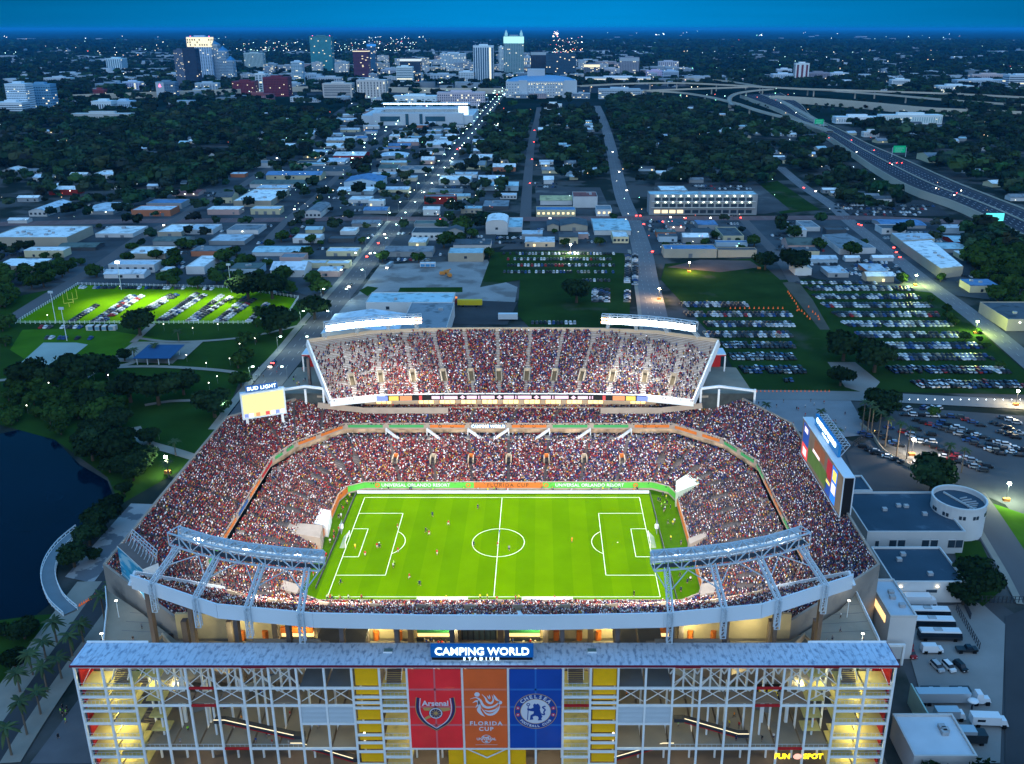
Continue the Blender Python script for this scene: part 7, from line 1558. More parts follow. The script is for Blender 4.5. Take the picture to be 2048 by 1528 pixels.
# procedural stands of trees: (polygon px, spacing m, radius range, phrase)
STANDS = [([(0,228),(300,225),(480,208),(560,222),(690,238),(650,300),(560,335),(470,345),(380,400),(300,385),(200,350),(0,335)], 15, (6,10), 'left woods'),
 ([(0,335),(200,350),(300,385),(380,400),(350,435),(0,440)], 24, (5,8), 'sparse left woods'),
 ([(1085,240),(1185,212),(1225,330),(1230,392),(1190,372),(1120,362),(1080,345)], 14, (6,10), 'middle woods'),
 ([(985,238),(1060,235),(1050,345),(1010,330),(970,320),(945,300)], 15, (6,9), 'strip woods beside the avenue'),
 ([(1210,202),(1330,202),(1480,222),(1590,258),(1700,318),(1680,350),(1560,345),(1540,372),(1255,372)], 14, (6,10), 'right woods'),
 ([(1665,240),(2080,232),(2080,430),(1900,350),(1780,292)], 17, (6,10), 'woods beyond the highway'),
 ([(1590,372),(1700,352),(1810,402),(1800,425),(1650,408)], 12, (5,9), 'grove under the highway'),
 ([(1925,470),(2080,440),(2080,640),(1960,600),(1925,545)], 11, (5,8), 'right edge woods'),
 ([(1350,205),(2080,200),(2080,235),(1660,240),(1480,210)], 34, (3,5), 'trees below the viaducts'),
 ([(0,780),(120,768),(200,790),(240,830),(255,900),(300,945),(245,1000),(218,955),(160,915),(112,868),(60,845),(0,860)], 7.5, (4,6.5), 'lake shore wood'),
 ([(0,590),(40,600),(25,640),(0,760)], 9, (4,7), 'left edge trees'),
 ([(0,500),(190,525),(205,565),(60,580),(0,580)], 13, (4.5,7), 'trees left of the sports field'),
 ([(0,1235),(70,1240),(50,1320),(0,1400)], 6.5, (2.5,4.5), 'bushes on the lake bank'),
 ([(430,520),(600,540),(600,580),(430,570)], 14, (5,8), 'oaks above the sports field'),
 ([(0,340),(640,300),(960,230),(1040,240),(1000,520),(760,540),(640,600),(300,570)], 22, (4,8.5), 'yard trees of the industrial district'),
 ([(1060,442),(1500,440),(1560,520),(1300,500),(1060,500)], 26, (3,6), 'yard trees south of the crossing road'),
 ([(1500,440),(1960,445),(1960,600),(1640,560)], 26, (4,6.5), 'yard trees by the diagonal street'),
 ([(1840,600),(1900,600),(2050,760),(2000,760)], 14, (3,4.5), 'small trees along the grass lots'),
 ([(1700,835),(2048,825),(2048,832),(1700,842)], 9, (2.5,3.5), 'row of small trees above the car park'),
 ([(480,620),(560,640),(520,760),(450,800)], 16, (3.5,6), 'park trees beside the street'),
 ([(690,215),(985,205),(985,240),(690,262)], 26, (5,8), 'trees around the soccer ground'),
 ([(40,160),(480,170),(480,205),(120,220)], 34, (6,9), 'trees at the foot of downtown')]
cand = []
for si, (poly, sp_, rr, ph) in enumerate(STANDS):
    W_ = [tuple(at(x, y)[:2]) for x, y in poly]; x0, x1 = min(p[0] for p in W_), max(p[0] for p in W_); y0, y1 = min(p[1] for p in W_), max(p[1] for p in W_)
    y = y0
    while y < y1:
        x = x0+random.uniform(0,sp_)
        while x < x1:
            px_, py_ = x+random.uniform(-.4,.4)*sp_, y+random.uniform(-.4,.4)*sp_
            if inside(px_, py_, W_):
                r_ = random.uniform(*rr)
                nz = math.sin(px_*.017+si)+math.sin(py_*.013+px_*.006)+math.sin(px_*.041-py_*.031)+math.sin(py_*.05+2*si); r_ *= 1+.12*nz+random.uniform(-.25,.25)
                if not (si in (0,1,2,3,4,5,8) and nz < -1.35) and clear(px_, py_, r_*.35): cand.append((math.hypot(px_-15, py_+277), px_, py_, r_, si))
            x += sp_
        y += sp_*.9
cand.sort(); print('trees', len(cand)); NI = 255
by = {}
for c_ in cand[:NI]: by.setdefault(c_[4], []).append(c_)
for si, L_ in by.items():
    L_.sort(key=lambda c_: c_[1]/max(1,c_[2]+277))
    for i, c_ in enumerate(L_): tree('leafy tree, %s from the left among the %s' % (ordn(i), STANDS[si][3]), c_[1], c_[2], c_[3], 1 if c_[0] < 420 else 0, STANDS[si][3])
def woods(name, P, R_, label, m=None, cset=CRL):
    Vs, Fs, o = [], [], 0; P = np.array(P); R_ = np.array(R_); kk = rng.integers(0,len(cset),len(P)); tone = np.clip(rng.lognormal(-.05,.5,len(P)),.35,2.6)[:,None]*np.array([(.016,.036,.014)])*(1+rng.normal(0,.18,(len(P),3))); Cs = []
    for q, (cv, cf) in enumerate(cset):
        s_ = kk == q; n_ = s_.sum()
        if not n_: continue
        pos_ = np.c_[P[s_], R_[s_]*1.15]; V_, F_, cc_ = instance_np(cv.astype(np.float32), cf, np.zeros(len(cv),int), pos_, rng.uniform(0,6.28,n_), R_[s_], np.abs(tone[s_])[:,None,:]); Cs.append(cc_); Vs.append(V_); Fs.append(F_+o); o += len(V_)
    return obj(name, np_mesh(name, np.concatenate(Vs), np.concatenate(Fs), attr_mat('woods_foliage', .95), col=np.concatenate(Cs)), kind='stuff', label=label)
rest = cand[NI:]; woods('woods', [(c_[1],c_[2]) for c_ in rest], [c_[3] for c_ in rest], 'dark woods of broadleaf trees between streets and houses')
# distant forest: sparse clumps over the plain out to the horizon
fp, fr_ = [], []
for y0_, y1_, n_ in ((1650,3200,3800),(3200,6500,7500),(6500,13000,7000)):
    for _ in range(n_):
        y_ = random.uniform(y0_, y1_); x_ = 15+random.uniform(-.66,.62)*(y_+277)
        if -1150 < x_ < 900 and y_ < 2500 and (random.random() < .85 or x_ > 100): continue
        if clear(x_, y_, 4) : fp.append((x_,y_)); fr_.append(random.uniform(9,15)*(1 if y_ < 6500 else 1.7))
woods('distant_forest', fp, fr_, 'dark forest stretching to the horizon', None, [crown_data(s_, 26, .4, 2, flat_=.6) for s_ in (31,32,33)])
# ---------------------------------------------------------------- palms
def palm_mesh(k=16, seed=3):
    r = random.Random(seed); b = MB()
    for i in range(k):
        a = 2*math.pi*i/k+r.uniform(-.2,.2); el = r.uniform(-.35,.75); L = r.uniform(.85,1.1); prev = np.array([0,0,0.]); pl_, pr_ = None, None
        for s_ in range(5):
            t_ = s_/4; x = L*t_; z_ = math.sin(el)*x-.62*x*x*.9; c_ = np.array([math.cos(a)*x*math.cos(el*.6), math.sin(a)*x*math.cos(el*.6), z_]); w = .14*math.sin(math.pi*min(.97,t_*.85+.12)); n_ = np.array([-math.sin(a),math.cos(a),0])
            l_, r_ = c_+n_*w+np.array([0,0,-w*.5]), c_-n_*w+np.array([0,0,-w*.5])
            if pl_ is not None: b.quad(pl_, prev, c_, l_); b.quad(prev, pr_, r_, c_)
            prev, pl_, pr_ = c_, l_, r_
    return b.mesh('palm_crown', M_frond)
PCR = [palm_mesh(16,3), palm_mesh(18,5)]; b = MB(); b.cyl(0,0,0,1,.3,.2,7); PTR = b.mesh('palm_trunk', M_ptrunk)
def palm(label, x, y, h, R_, group): t = thing('palm_tree', label, 'palm tree', (x,y,0), random.uniform(0,6), group=group); obj('crown', random.choice(PCR), t, (0,0,h), 0, R_); obj('trunk', PTR, t, (0,0,0), 0, (1,1,h)); return t
R1z = zm(0,1150,2.926)
pl_l = [((320,270),(335,400)),((255,385),(270,490)),((180,460),(195,590)),((245,530),(280,690)),((95,570),(120,690)),((120,735),(160,940)),((215,680),(240,820)),((35,890),(70,1060)),((480,280),(490,400)),((590,115),(620,300)),((660,50),(685,200)),((400,350),(425,480)),((345,480),(362,612))]
for i, (c_, b_) in enumerate(sorted(pl_l, key=lambda q: -q[1][1])):
    p = at(*R1z(*b_)); h = float(atY(*R1z(*c_), p[1])[2]); palm('palm on the lakeside street, %s counted from the bottom of the picture' % ORD[i], p[0], p[1], max(6,min(h,14)), 3.6, 'palms along the lakeside street')
pl_r = [((1385,165),(1360,345)),((1330,135),(1300,330)),((1265,105),(1235,270)),((1220,70),(1190,250)),((1160,40),(1150,215)),((1105,10),(1098,190)),((1135,15),(1130,200)),((1610,260),(1590,440)),((1700,290),(1680,430)),((860,70),(855,118)),((915,140),(915,200)),((950,190),(950,232)),((535,45),(535,78))]
for i, (c_, b_) in enumerate(pl_r):
    p = at(*K6(*b_)); h = float(atY(*K6(*c_), p[1])[2]); palm('tall palm between stadium and car park, %s of the scattered palms' % ORD[i], p[0], p[1], max(5,min(h,16)), 2.9, 'palms right of the stadium')
for i, (x_, h) in enumerate(((-66,7.6),(-74,7.0),(-60.5,6.5),(-21.5,8.6),(-13.8,7.4),(20.5,8.2),(27,7.6),(40,6.2),(-84,5.0))): palm('palm in front of the entrance building, %s in its bed' % ORD[i], x_, -114.0, h, 2.8, 'palms before the entrance')
for i, (x_, y_) in enumerate(((270,722),(312,712),(358,684),(338,955),(352,912))): p = at(x_, y_); palm('park palm, %s of five' % ORD[i], p[0], p[1], 7, 3.2, 'palms in the park')

# ================================================================ cars
def frus(b, x0,x1,y0,y1,z0,z1,ix0,ix1,iy,m=0,top=None):
    n = len(b.v); b.v += [(x0,y0,z0),(x1,y0,z0),(x1,y1,z0),(x0,y1,z0),(x0+ix0,y0+iy,z1),(x1-ix1,y0+iy,z1),(x1-ix1,y1-iy,z1),(x0+ix0,y1-iy,z1)]
    for q in ((0,1,5,4),(1,2,6,5),(2,3,7,6),(3,0,4,7)): b.f.append(tuple(n+i for i in q)); b.m.append(m)
    b.f.append((n+4,n+5,n+6,n+7)); b.m.append(m if top is None else top)
CARC = {'white':(.62,.64,.66),'silver':(.33,.36,.39),'black':(.012,.013,.016),'dark grey':(.05,.055,.06),'blue':(.02,.06,.18),'red':(.30,.012,.012),'beige':(.30,.26,.20)}
M_glassc = mat('car_glass', (.012,.02,.03), .12); M_tyre = mat('tyre_rubber', (.012,.012,.012), .9); M_hl = mat('headlight_glass', (.7,.7,.7), .2); M_tl = mat('tail_light', (.35,.01,.01), .4); M_tlon = mat('tail_light_on', (1,.05,.05), .4, emit=16, ecol=(1,.05,.04)); M_hlon = mat('headlight_on', (1,.95,.8), .4, emit=18, ecol=(1,.95,.8))
def cm(c_): return mat('car_paint_'+c_.replace(' ','_'), CARC[c_], .3)
def car_body(kind):
    b = MB(); H = {'sedan':(.78,1.42,1.05,.75),'suv':(.98,1.78,.95,.22),'pickup':(.98,1.85,1.3,2.3)}[kind]; L = 2.35 if kind != 'pickup' else 2.8
    frus(b,-L,L,-.92,.92,.32,H[0],.06,.16,.05,0); frus(b,-L+H[3],L-H[2],-.84,.84,H[0],H[1],.55 if kind != 'suv' else .3,.65,.16,1,0); return b
CB = {}
def car_mesh(kind, c_):
    k_ = (kind, c_)
    if k_ not in CB:
        b = car_body(kind); L = 2.35
        for x_ in (-1.45,1.4):
            for y_ in (-.88,.88): b.box(x_-.34,x_+.34,y_-.1,y_+.1,.02,.66,2)
        CB[k_] = b.mesh('parked_car', [cm(c_), M_glassc, M_tyre])
    return CB[k_]
PARTS_C = {}
def car_parts(kind, c_, t):
    key = ('p',kind,c_)
    if key not in PARTS_C:
        L = 2.35 if kind != 'pickup' else 2.8; H = {'sedan':(.78,1.42,1.05,.75),'suv':(.98,1.78,.95,.22),'pickup':(.98,1.85,1.3,2.3)}[kind]
        b = MB(); frus(b,-L,L,-.92,.92,.32,H[0],.06,.16,.05); frus(b,-L+H[3]+.5,L-H[2]-.55,-.72,.72,H[1]-.06,H[1]+.02,.05,.05,.05); body = b.mesh('body', cm(c_))
        b = MB(); frus(b,-L+H[3],L-H[2],-.84,.84,H[0],H[1]-.06,.5 if kind != 'suv' else .28,.6,.15); gl = b.mesh('window_glass', M_glassc)
        b = MB(); n = 10
        for i in range(n):
            a0_, a1_ = 2*math.pi*i/n, 2*math.pi*(i+1)/n; b.quad((.33*math.cos(a0_),-.1,.33*math.sin(a0_)),(.33*math.cos(a1_),-.1,.33*math.sin(a1_)),(.33*math.cos(a1_),.1,.33*math.sin(a1_)),(.33*math.cos(a0_),.1,.33*math.sin(a0_)))
        for y_ in (-.1,.1): b.poly([(.33*math.cos(2*math.pi*i/n),y_,.33*math.sin(2*math.pi*i/n)) for i in range(n)])
        wh = b.mesh('wheel', M_tyre); b = MB(); b.box(-.03,.03,-.2,.2,-.08,.08); hd = b.mesh('headlight', M_hl); tl_ = b.mesh('tail_light', M_tl)
        PARTS_C[key] = (body, gl, wh, hd, tl_, L)
    body, gl, wh, hd, tl_, L = PARTS_C[key]
    obj('body', body, t); obj('window_glass', gl, t)
    for x_ in (-1.45,1.4):
        for y_ in (-.85,.85): obj('wheel', wh, t, (x_,y_,.34))
    for y_ in (-.62,.62): obj('headlight', hd, t, (L+.0,y_,.66)); obj('tail_light', tl_, t, (-L,y_,.72))
carlist = []   # (dist, x, y, rot, kind, colour, lot phrase, index)
CK = ['white','silver','black','dark grey','blue','red','beige']; CWT = [.24,.13,.28,.20,.10,.025,.025]
def car_at(x, y, rot, lot, i, c_=None, kind=None):
    carlist.append([math.hypot(x-15, y+277), x, y, rot, kind or random.choices(['sedan','suv','pickup'],[.5,.42,.08])[0], c_ or random.choices(CK, CWT)[0], lot, i])
LOTZ = .42
def row(Z, a, c_, lot, rot=math.pi/2, pitch=2.58, double=False, fill=.97, jit=.05, slant=0, dy=5.1):
    A, B_ = at(*Z(*a))[:2], at(*Z(*c_))[:2]; L = np.linalg.norm(B_-A); n_ = int(L/pitch); e = (B_-A)/L
    for i in range(n_):
        p = A+e*pitch*(i+.5)
        if random.random() < fill: car_at(p[0]+random.gauss(0,jit*2), p[1]+random.gauss(0,.2), rot+slant+random.gauss(0,jit)+(math.pi if random.random() < .5 else 0), lot if not double else 'front of '+lot, i)
        if double and random.random() < fill: car_at(p[0]+e[1]*0+dy*math.cos(rot+slant)*1.0, p[1]+dy*math.sin(rot+slant), rot+slant+random.gauss(0,jit)+(math.pi if random.random() < .5 else 0), 'back of '+lot, i)
for j, (y_, xa, xb) in enumerate(((365,170,540),(418,195,790),(473,305,795),(530,300,790),(590,375,805),(655,440,812),(728,505,855))): row(K3,(xa,y_),(xb,y_),'%s double row, near grass lot' % ORD[j], double=True, slant=.12)
for j, (y_, xa, xb, db) in enumerate(((240,800,1250,0),(276,870,1450,1),(321,910,1490,1),(368,960,1560,1),(419,1020,1620,1),(472,1075,1670,1),(532,1150,1735,1),(592,1245,1825,1),(655,1310,1885,1),(728,1325,1980,1),(808,1465,2060,1))): row(K3,(xa,y_),(xb,y_),'%s row, right grass lot' % ORD[j], double=bool(db), slant=.25)
row(K3,(730,775),(790,775),'short row below near grass lot')
for j, (y_, xa, xb) in enumerate(((85,1125,1800),(117,1150,1775),(153,1150,1785),(192,1130,1785),(242,1590,1765))): row(K2,(xa,y_),(xb,y_),'%s row, middle grass lot' % ORD[j], fill=.93)
row(K2,(1290,490),(1600,490),'row just behind the far deck', fill=.85); row(K2,(1855,270),(1862,85),'column beside the grey avenue', rot=0, fill=.9, pitch=5.2, double=True, dy=5.6); row(K2,(1855,370),(1858,300),'short column beside the grey avenue', rot=0, pitch=4)
for x_ in (1665,1700,1735): row(K2,(x_,370),(x_+5,285),'cluster behind the single round tree', rot=0, pitch=4, fill=.95)
for j, (a, c_) in enumerate((((455,338),(625,228)),((600,338),(850,165)),((625,338),(880,162)),((650,338),(920,165)),((925,262),(1110,155)),((955,262),(1145,158)),((1020,330),(1270,150)),((1055,330),(1320,158)),((1205,335),(1430,160)),((1240,335),(1490,170)),((1385,338),(1590,170)),((1420,338),(1640,182)),((1590,338),(1720,210)))): row(K1,a,c_,'%s slanting field line' % ORD[j], rot=0.15, pitch=3.6, fill=.96)
row(K1,(505,118),(1200,122),'line at the top field fence', fill=.9); row(K1,(1300,125),(1380,128),'line at the right field corner'); row(K1,(255,372),(570,372),'line below the field fence', fill=.8); row(K1,(290,440),(620,445),'lower line above the pale court', fill=.9); row(K1,(1745,150),(1815,155),'line right of the sports field')
for j, (a, c_) in enumerate((((1380,232),(1875,415)),((1400,175),(1540,225)),((1545,135),(2060,315)),((1850,135),(2060,220)),((1060,250),(1090,245)),((1175,195),(1340,288)),((1270,258),(1345,290)),((1400,378),(1580,440)),((1300,60),(1420,65)),((1440,55),(1570,62)),((1700,240),(1950,340)),((1150,300),(1380,392)),((1240,165),(1560,275)),((1400,120),(2060,345)),((1650,105),(2060,250)),((1560,330),(1860,440)),((1900,105),(2060,160)),((1330,95),(1700,110)),((1080,195),(1190,240)),((1090,275),(1200,330)),((1850,300),(2060,385)))): row(K6,a,c_,'%s line, blue grey car park' % ordn(j), rot=-.25 if j not in (8,9) else .5, pitch=3.3, fill=.93, slant=0)
for j, (Z_, a, c_) in enumerate(((Z7,(540,700),(780,760)),(Z7,(160,720),(290,735)),(Z7,(380,740),(560,765)),(Z7,(1210,640),(1380,650)),(Z7,(1170,740),(1390,740)),(Z7,(1440,660),(1640,700)),(Z7,(1460,700),(1640,730)),(Z7,(1500,640),(1620,650)),(Z7,(1380,340),(1800,345)),(Z7,(1440,360),(1850,362)),(Z7,(250,320),(420,325)),(Z7,(260,345),(450,350)),(Z8,(230,610),(430,615)),(Z8,(250,640),(440,645)),(Z8,(260,690),(430,690)),(Z8,(240,730),(430,735)),(Z8,(240,785),(600,790)),(Z8,(240,810),(600,815)),(Z8,(640,480),(1400,490)),(Z8,(660,505),(1350,510)),(Z8,(700,530),(1300,535)),(Z8,(760,550),(1280,552)),
    (Z8,(760,900),(1120,905)),(Z8,(780,925),(1150,928)),(Z8,(800,950),(1180,950)),(Z8,(820,972),(1200,975)),(Z8,(840,992),(1190,992)),(Z8,(480,915),(700,915)),(Z8,(690,930),(800,990)),(Z8,(1130,770),(1500,1000)),(Z8,(1580,1000),(1750,1010)),(Z6,(600,430),(900,430)),(Z6,(700,480),(960,482)),(Z6,(760,520),(1050,522)),(Z6,(1540,440),(1680,442)),(Z6,(1380,560),(1480,562)),(Z6,(1080,690),(1190,690)),(Z6,(1400,350),(1600,352)),(Z6,(990,880),(1330,885)),(Z6,(1790,720),(2040,722)),(Z6,(1790,755),(2040,758)),(Z6,(1580,640),(1610,770)),(Z6,(780,700),(920,705)),
    (Z6,(60,630),(180,635)),(Z6,(380,640),(500,650)),(Z5,(10,820),(420,822)),(Z5,(10,850),(420,855)),(Z5,(20,885),(430,890)),(Z5,(20,915),(420,920)),(Z5,(50,945),(400,950)),(Z5,(1230,830),(1500,835)),(Z5,(1200,900),(1370,905)),(Z5,(1430,390),(1640,395)),(Z5,(1450,410),(1640,412)),(Z5,(1880,760),(2040,765)),(Z5,(560,480),(860,485)),(Z3 if False else Z7,(1640,560),(1760,562)),(Z7,(1150,600),(1230,602)),(K6,(1080,215),(1150,220)))): row(Z_,a,c_,'%s scattered yard line' % ordn(j), pitch=3.0, fill=.8, jit=.3)
for j in range(95):      # yard cars between the sheds
    P = random.choice(([(0,445),(560,447),(1000,442),(985,500),(760,525),(640,575),(200,565)],[(480,330),(990,215),(1045,430),(300,432)],[(1060,442),(1500,442),(1500,490),(1060,495)],[(1500,445),(1940,445),(1960,580),(1640,555)])); W_ = [tuple(at(x,y)[:2]) for x,y in P]
    x, y = random.uniform(min(q[0] for q in W_),max(q[0] for q in W_)), random.uniform(min(q[1] for q in W_),max(q[1] for q in W_)); n_ = random.randint(5,16)
    for k_ in range(n_):
        if inside(x+k_*2.9,y,W_) and clear(x+k_*2.9,y,1.5): car_at(x+k_*2.9, y+random.gauss(0,.4), math.pi/2+random.gauss(0,.15), 'yard group %d' % j, k_)
carlist.sort(key=lambda c_: c_[0]); print('cars', len(carlist))
ind = carlist[:262]; rest = carlist[262:]
cnt = {}
for c_ in sorted(ind, key=lambda c_: (c_[6], c_[7])):
    d, x, y, rot_, kind, col_, lot, i = c_; j = cnt[lot] = cnt.get(lot, -1)+1
    t = thing('parked_car', '%s %s, %s from left in %s' % (col_, {'sedan':'saloon','suv':'tall estate','pickup':'pickup'}[kind], ordn(j), lot), 'car', (x,y,LOTZ), rot_, group='parked cars')
    if d < 330 or 'blue grey' in lot: car_parts(kind, col_, t)
    else: 
        C.objects.unlink(t); bpy.data.objects.remove(t)
        o = obj('parked_car', car_mesh(kind, col_), None, (x,y,LOTZ), rot_); tag(o, '%s %s, %s from left in %s' % (col_, {'sedan':'saloon','suv':'tall estate','pickup':'pickup'}[kind], ordn(j), lot), 'car', 'parked cars')
# the rest as one mass
tb = MB(); frus(tb,-2.35,2.35,-.92,.92,.1,.85,.06,.16,.05); frus(tb,-1.5,1.35,-.82,.82,.85,1.55,.5,.6,.16); 
tvv = np.array(tb.v, np.float32); tff = np.array(tb.f, np.int32); tcc = np.array([0]*8+[1]*4+[0]*4)
P3 = np.array([[c_[1],c_[2],LOTZ-.1] for c_ in rest]); rr = np.array([c_[3] for c_ in rest]); cc = np.zeros((len(rest),2,3)); cc[:,0] = [CARC[c_[5]] for c_ in rest]; cc[:,1] = (.012,.02,.03)
V_, F_, Cl = instance_np(tvv, tff, tcc, P3, rr, np.ones(len(rest)), cc); obj('distant_parked_cars', np_mesh('distant_parked_cars', V_, F_, attr_mat('car_mass_paint', .35), col=Cl), kind='stuff', label='many more parked cars in the farther rows and yards')
# vehicles with a character of their own
def vehicle(name, label, cat, px, py, rot, boxes, mats_, z0=LOTZ, group=None, world=None):
    p = world or at(px, py); t = thing(name, label, cat, (p[0],p[1],z0), rot, group=group)
    for nm, bx_, m_ in boxes:
        b = MB(); 
        if nm == 'wheel':
            for q in bx_: bb = MB(); bb.box(q[0]-.5,q[0]+.5,q[1]-.15,q[1]+.15,0,1.0); bb.build('wheel', M_tyre, t)
            continue
        for q in bx_: frus(b, *q) if len(q) == 9 else b.box(*q)
        b.build(nm, m_, t)
    return t
W6 = [(-4.5,-1.2),(-4.5,1.2),(4.2,-1.2),(4.2,1.2)]
M_vw = mat('vehicle_white', (.62,.66,.70), .4); M_vd = mat('vehicle_dark', (.02,.025,.03), .3); M_vs = mat('vehicle_silver', (.42,.46,.50), .3, metal=.4); M_vr = mat('vehicle_red', (.25,.02,.015), .4)
for i, (x_, y_, lab) in enumerate(((1849,1232,'topmost of the four coaches with white roof'),(1858,1252,'second coach with white roof and black sides'),(1870,1276,'third coach with white roof and black sides'))):
    vehicle('coach', lab, 'coach', x_+8, y_+4, -.03, [('body',[(-6.2,6.2,-1.3,1.3,.5,1.5,0,0,0)],M_vd),('window_band',[(-6.2,6.2,-1.3,1.3,1.5,2.9,.1,.4,.05)],M_glassc),('roof',[(-6.1,5.8,-1.25,1.25,2.9,3.3,.2,.2,.15)],M_vw),('roof_unit',[(-2,.4,-.7,.7,3.3,3.55)],M_unit),('wheel',W6,0)],0, group='coaches in the service yard')
vehicle('box_truck','white box truck above the coaches','truck',1838,1212,0,[('cargo_box',[(-5,3,-1.3,1.3,1,3.8)],M_vw),('cab',[(3.1,5.2,-1.2,1.2,.5,2.6,0,.7,.1)],M_vw),('wheel',W6,0)],0)
vehicle('pickup_truck','dark pickup truck below the coaches','truck',1932,1305,0,[('body',[(-3,3,-1,1,.5,1.2)],M_vd),('cab',[(-.5,1.8,-.95,.95,1.2,2,.3,.6,.15)],M_glassc),('wheel',[(-2,-1),(-2,1),(2,-1),(2,1)],0)],0)
vehicle('delivery_van','white delivery van in the service yard','van',1862,1306,0,[('body',[(-3,3.1,-1.05,1.05,.5,1.5,0,.1,0)],M_vw),('upper_body',[(-3,1.9,-1.05,1.05,1.5,2.6,.1,.7,.15)],M_vw),('windscreen',[(1.25,1.95,-.85,.85,1.55,2.3,.05,.5,.1)],M_glassc),('wheel',[(-2,-1),(-2,1),(2,-1),(2,1)],0)],0)
for i, (x_, c_, lab) in enumerate(((1873,'silver','silver car parked nose down in the service yard'),(1896,'white','long white car between two others in the service yard'),(1920,'black','black car rightmost of the three in the service yard'))):
    p = at(x_, 1338); t = thing('parked_car', lab, 'car', (p[0],p[1],.4), -math.pi/2+.25, group='parked cars'); car_parts('suv', c_, t)
p = at(1812,1298); t = thing('parked_car','red car below the fire truck','car',(p[0],p[1]-3,.4),-1.4, group='parked cars'); car_parts('suv','red',t)
vehicle('fire_truck','dark red truck beside the portal gate','truck',1808,1288,1.5,[('body',[(-4,4,-1.25,1.25,.6,2.4)],M_vr),('cab',[(2,4,-1.2,1.2,2.4,3.1,.2,.5,.1)],M_glassc),('wheel',W6,0)],0)
vehicle('semi_trailer','long silver semi trailer with white tractor in the lower yard','truck',1892,1408,0,[('cargo_box',[(-8.4,5.6,-1.35,1.35,1.1,4.0)],M_vs),('cab',[(7.2,9.6,-1.25,1.25,.7,3.6,.3,.6,.15)],M_vw),('bonnet',[(9.6,11.6,-.9,.9,.7,1.9,0,.5,.15)],M_vw),('wheel',[(-6.5,-1.2),(-5,-1.2),(7.5,-1.2),(10.6,-1.1),(-6.5,1.2),(10.6,1.1)],0)],0)
vehicle('broadcast_van','grey broadcast van with round dish in the lower yard','van',1895,1440,0,[('cargo_box',[(-3.5,2.5,-1.2,1.2,.9,3.2)],M_vs),('cab',[(2.6,4.3,-1.1,1.1,.6,2.3,.1,.6,.1)],M_vw),('wheel',[(-2.4,-1.1),(-2.4,1.1),(3,-1.1),(3,1.1)],0)],0)
vehicle('camper_truck','white camper truck on the right of the lower yard','truck',1972,1452,-.05,[('cargo_box',[(-4.2,3,-1.25,1.25,.9,3.3)],M_vw),('cab',[(3.1,5.2,-1.15,1.15,.6,2.3,.1,.7,.15)],M_vw),('window_band',[(-3,-1,-1.3,-1.26,1.9,2.6)],M_glassc),('wheel',[(-2.6,-1.2),(-2.6,1.2),(4,-1.2),(4,1.2)],0)],0)
vehicle('dark_truck','dark truck with grey roof box in the lower yard','truck',1925,1486,-.03,[('cargo_box',[(-6,5.4,-1.4,1.4,.8,3.2)],M_vd),('roof_box',[(-2.4,2.6,-1.3,1.3,3.2,4.2)],M_vs),('wheel',W6,0)],0)
for i, x_ in enumerate((1860,1918)): vehicle('generator_trailer','black generator trailer, %s of two above the semi trailer' % ORD[i],'trailer',x_,1392,0,[('body',[(-2.6,2.6,-1,1,.5,2.2)],M_vd),('hatch',[(-.5,.5,-.4,.4,2.2,2.35)],M_vw)],0,group='generator trailers')
for i, (x_, y_) in enumerate(((1943,1420),(1868,1468))): 
    p = at(x_, y_); t = thing('satellite_dish','white satellite dish, %s of two in the lower yard' % ORD[i],'satellite dish',(p[0],p[1],0),group='satellite dishes'); b = MB(); b.cyl(0,0,0,2.6,.3,.2,6); b.build('mount', M_dark, t); b = MB(); b.ball((0,0,3.0),1.5,12,6,sc=(1,.8,.35)); b.build('dish', M_vw, t)
vehicle('yellow_trailer','yellow lettered trailer in the yard behind the far deck','trailer',940,614,0,[('cargo_box',[(-8,8,-1.4,1.4,1.2,4.6)],mat('yellow_trailer_paint',(.65,.48,.02),.5)),('wheel',W6,0)],0)
vehicle('orange_crane_truck','orange red truck left of the yellow trailer','truck',906,612,1.4,[('body',[(-5,5,-1.6,1.6,.8,3.8)],M_vr),('lit_panel',[(3.5,5,-1.7,1.7,3.8,4.6)],mat('orange_glow',(1,.3,.05),.5,emit=1.2,ecol=(1,.3,.06)))],0)
vehicle('white_trailer','white trailer cabin in the yard behind the far deck','trailer',1016,641,0,[('cargo_box',[(-6,6,-1.5,1.5,.8,4.2)],M_vw)],0)
for i in range(3): vehicle('portable_cabin','blue white portable cabin on the gravel yard, %s of three' % ORD[i],'cabin',846+i*10,535,0,[('body',[(-2,2,-1.6,1.6,.3,3.6)],M_vw),('door_panel',[(-1.5,1.5,-1.7,-1.62,.6,2.6)],mat('blue_panel_small',(.05,.25,.5)))],0,group='portable cabins')
vehicle('bus','bus standing on the gravel yard with its lamps on','bus',779,535,1.4,[('body',[(-6,6,-1.3,1.3,.5,3.0)],M_vs),('headlamp',[(-6.1,-6.02,-1,1,.7,1.1)],M_hlon)],0)
for i, (x_, y_) in enumerate(((885,551),(893,548),(899,555))): vehicle('excavator','orange digger on the gravel yard, %s of three' % ORD[i],'digger',x_,y_,i,[('body',[(-2,2,-1.2,1.2,.6,2.6)],mat('digger_orange',(.6,.22,.04),.6)),('arm',[(2,5,-.3,.3,2,2.6)],MATS['digger_orange'])],0,group='diggers')
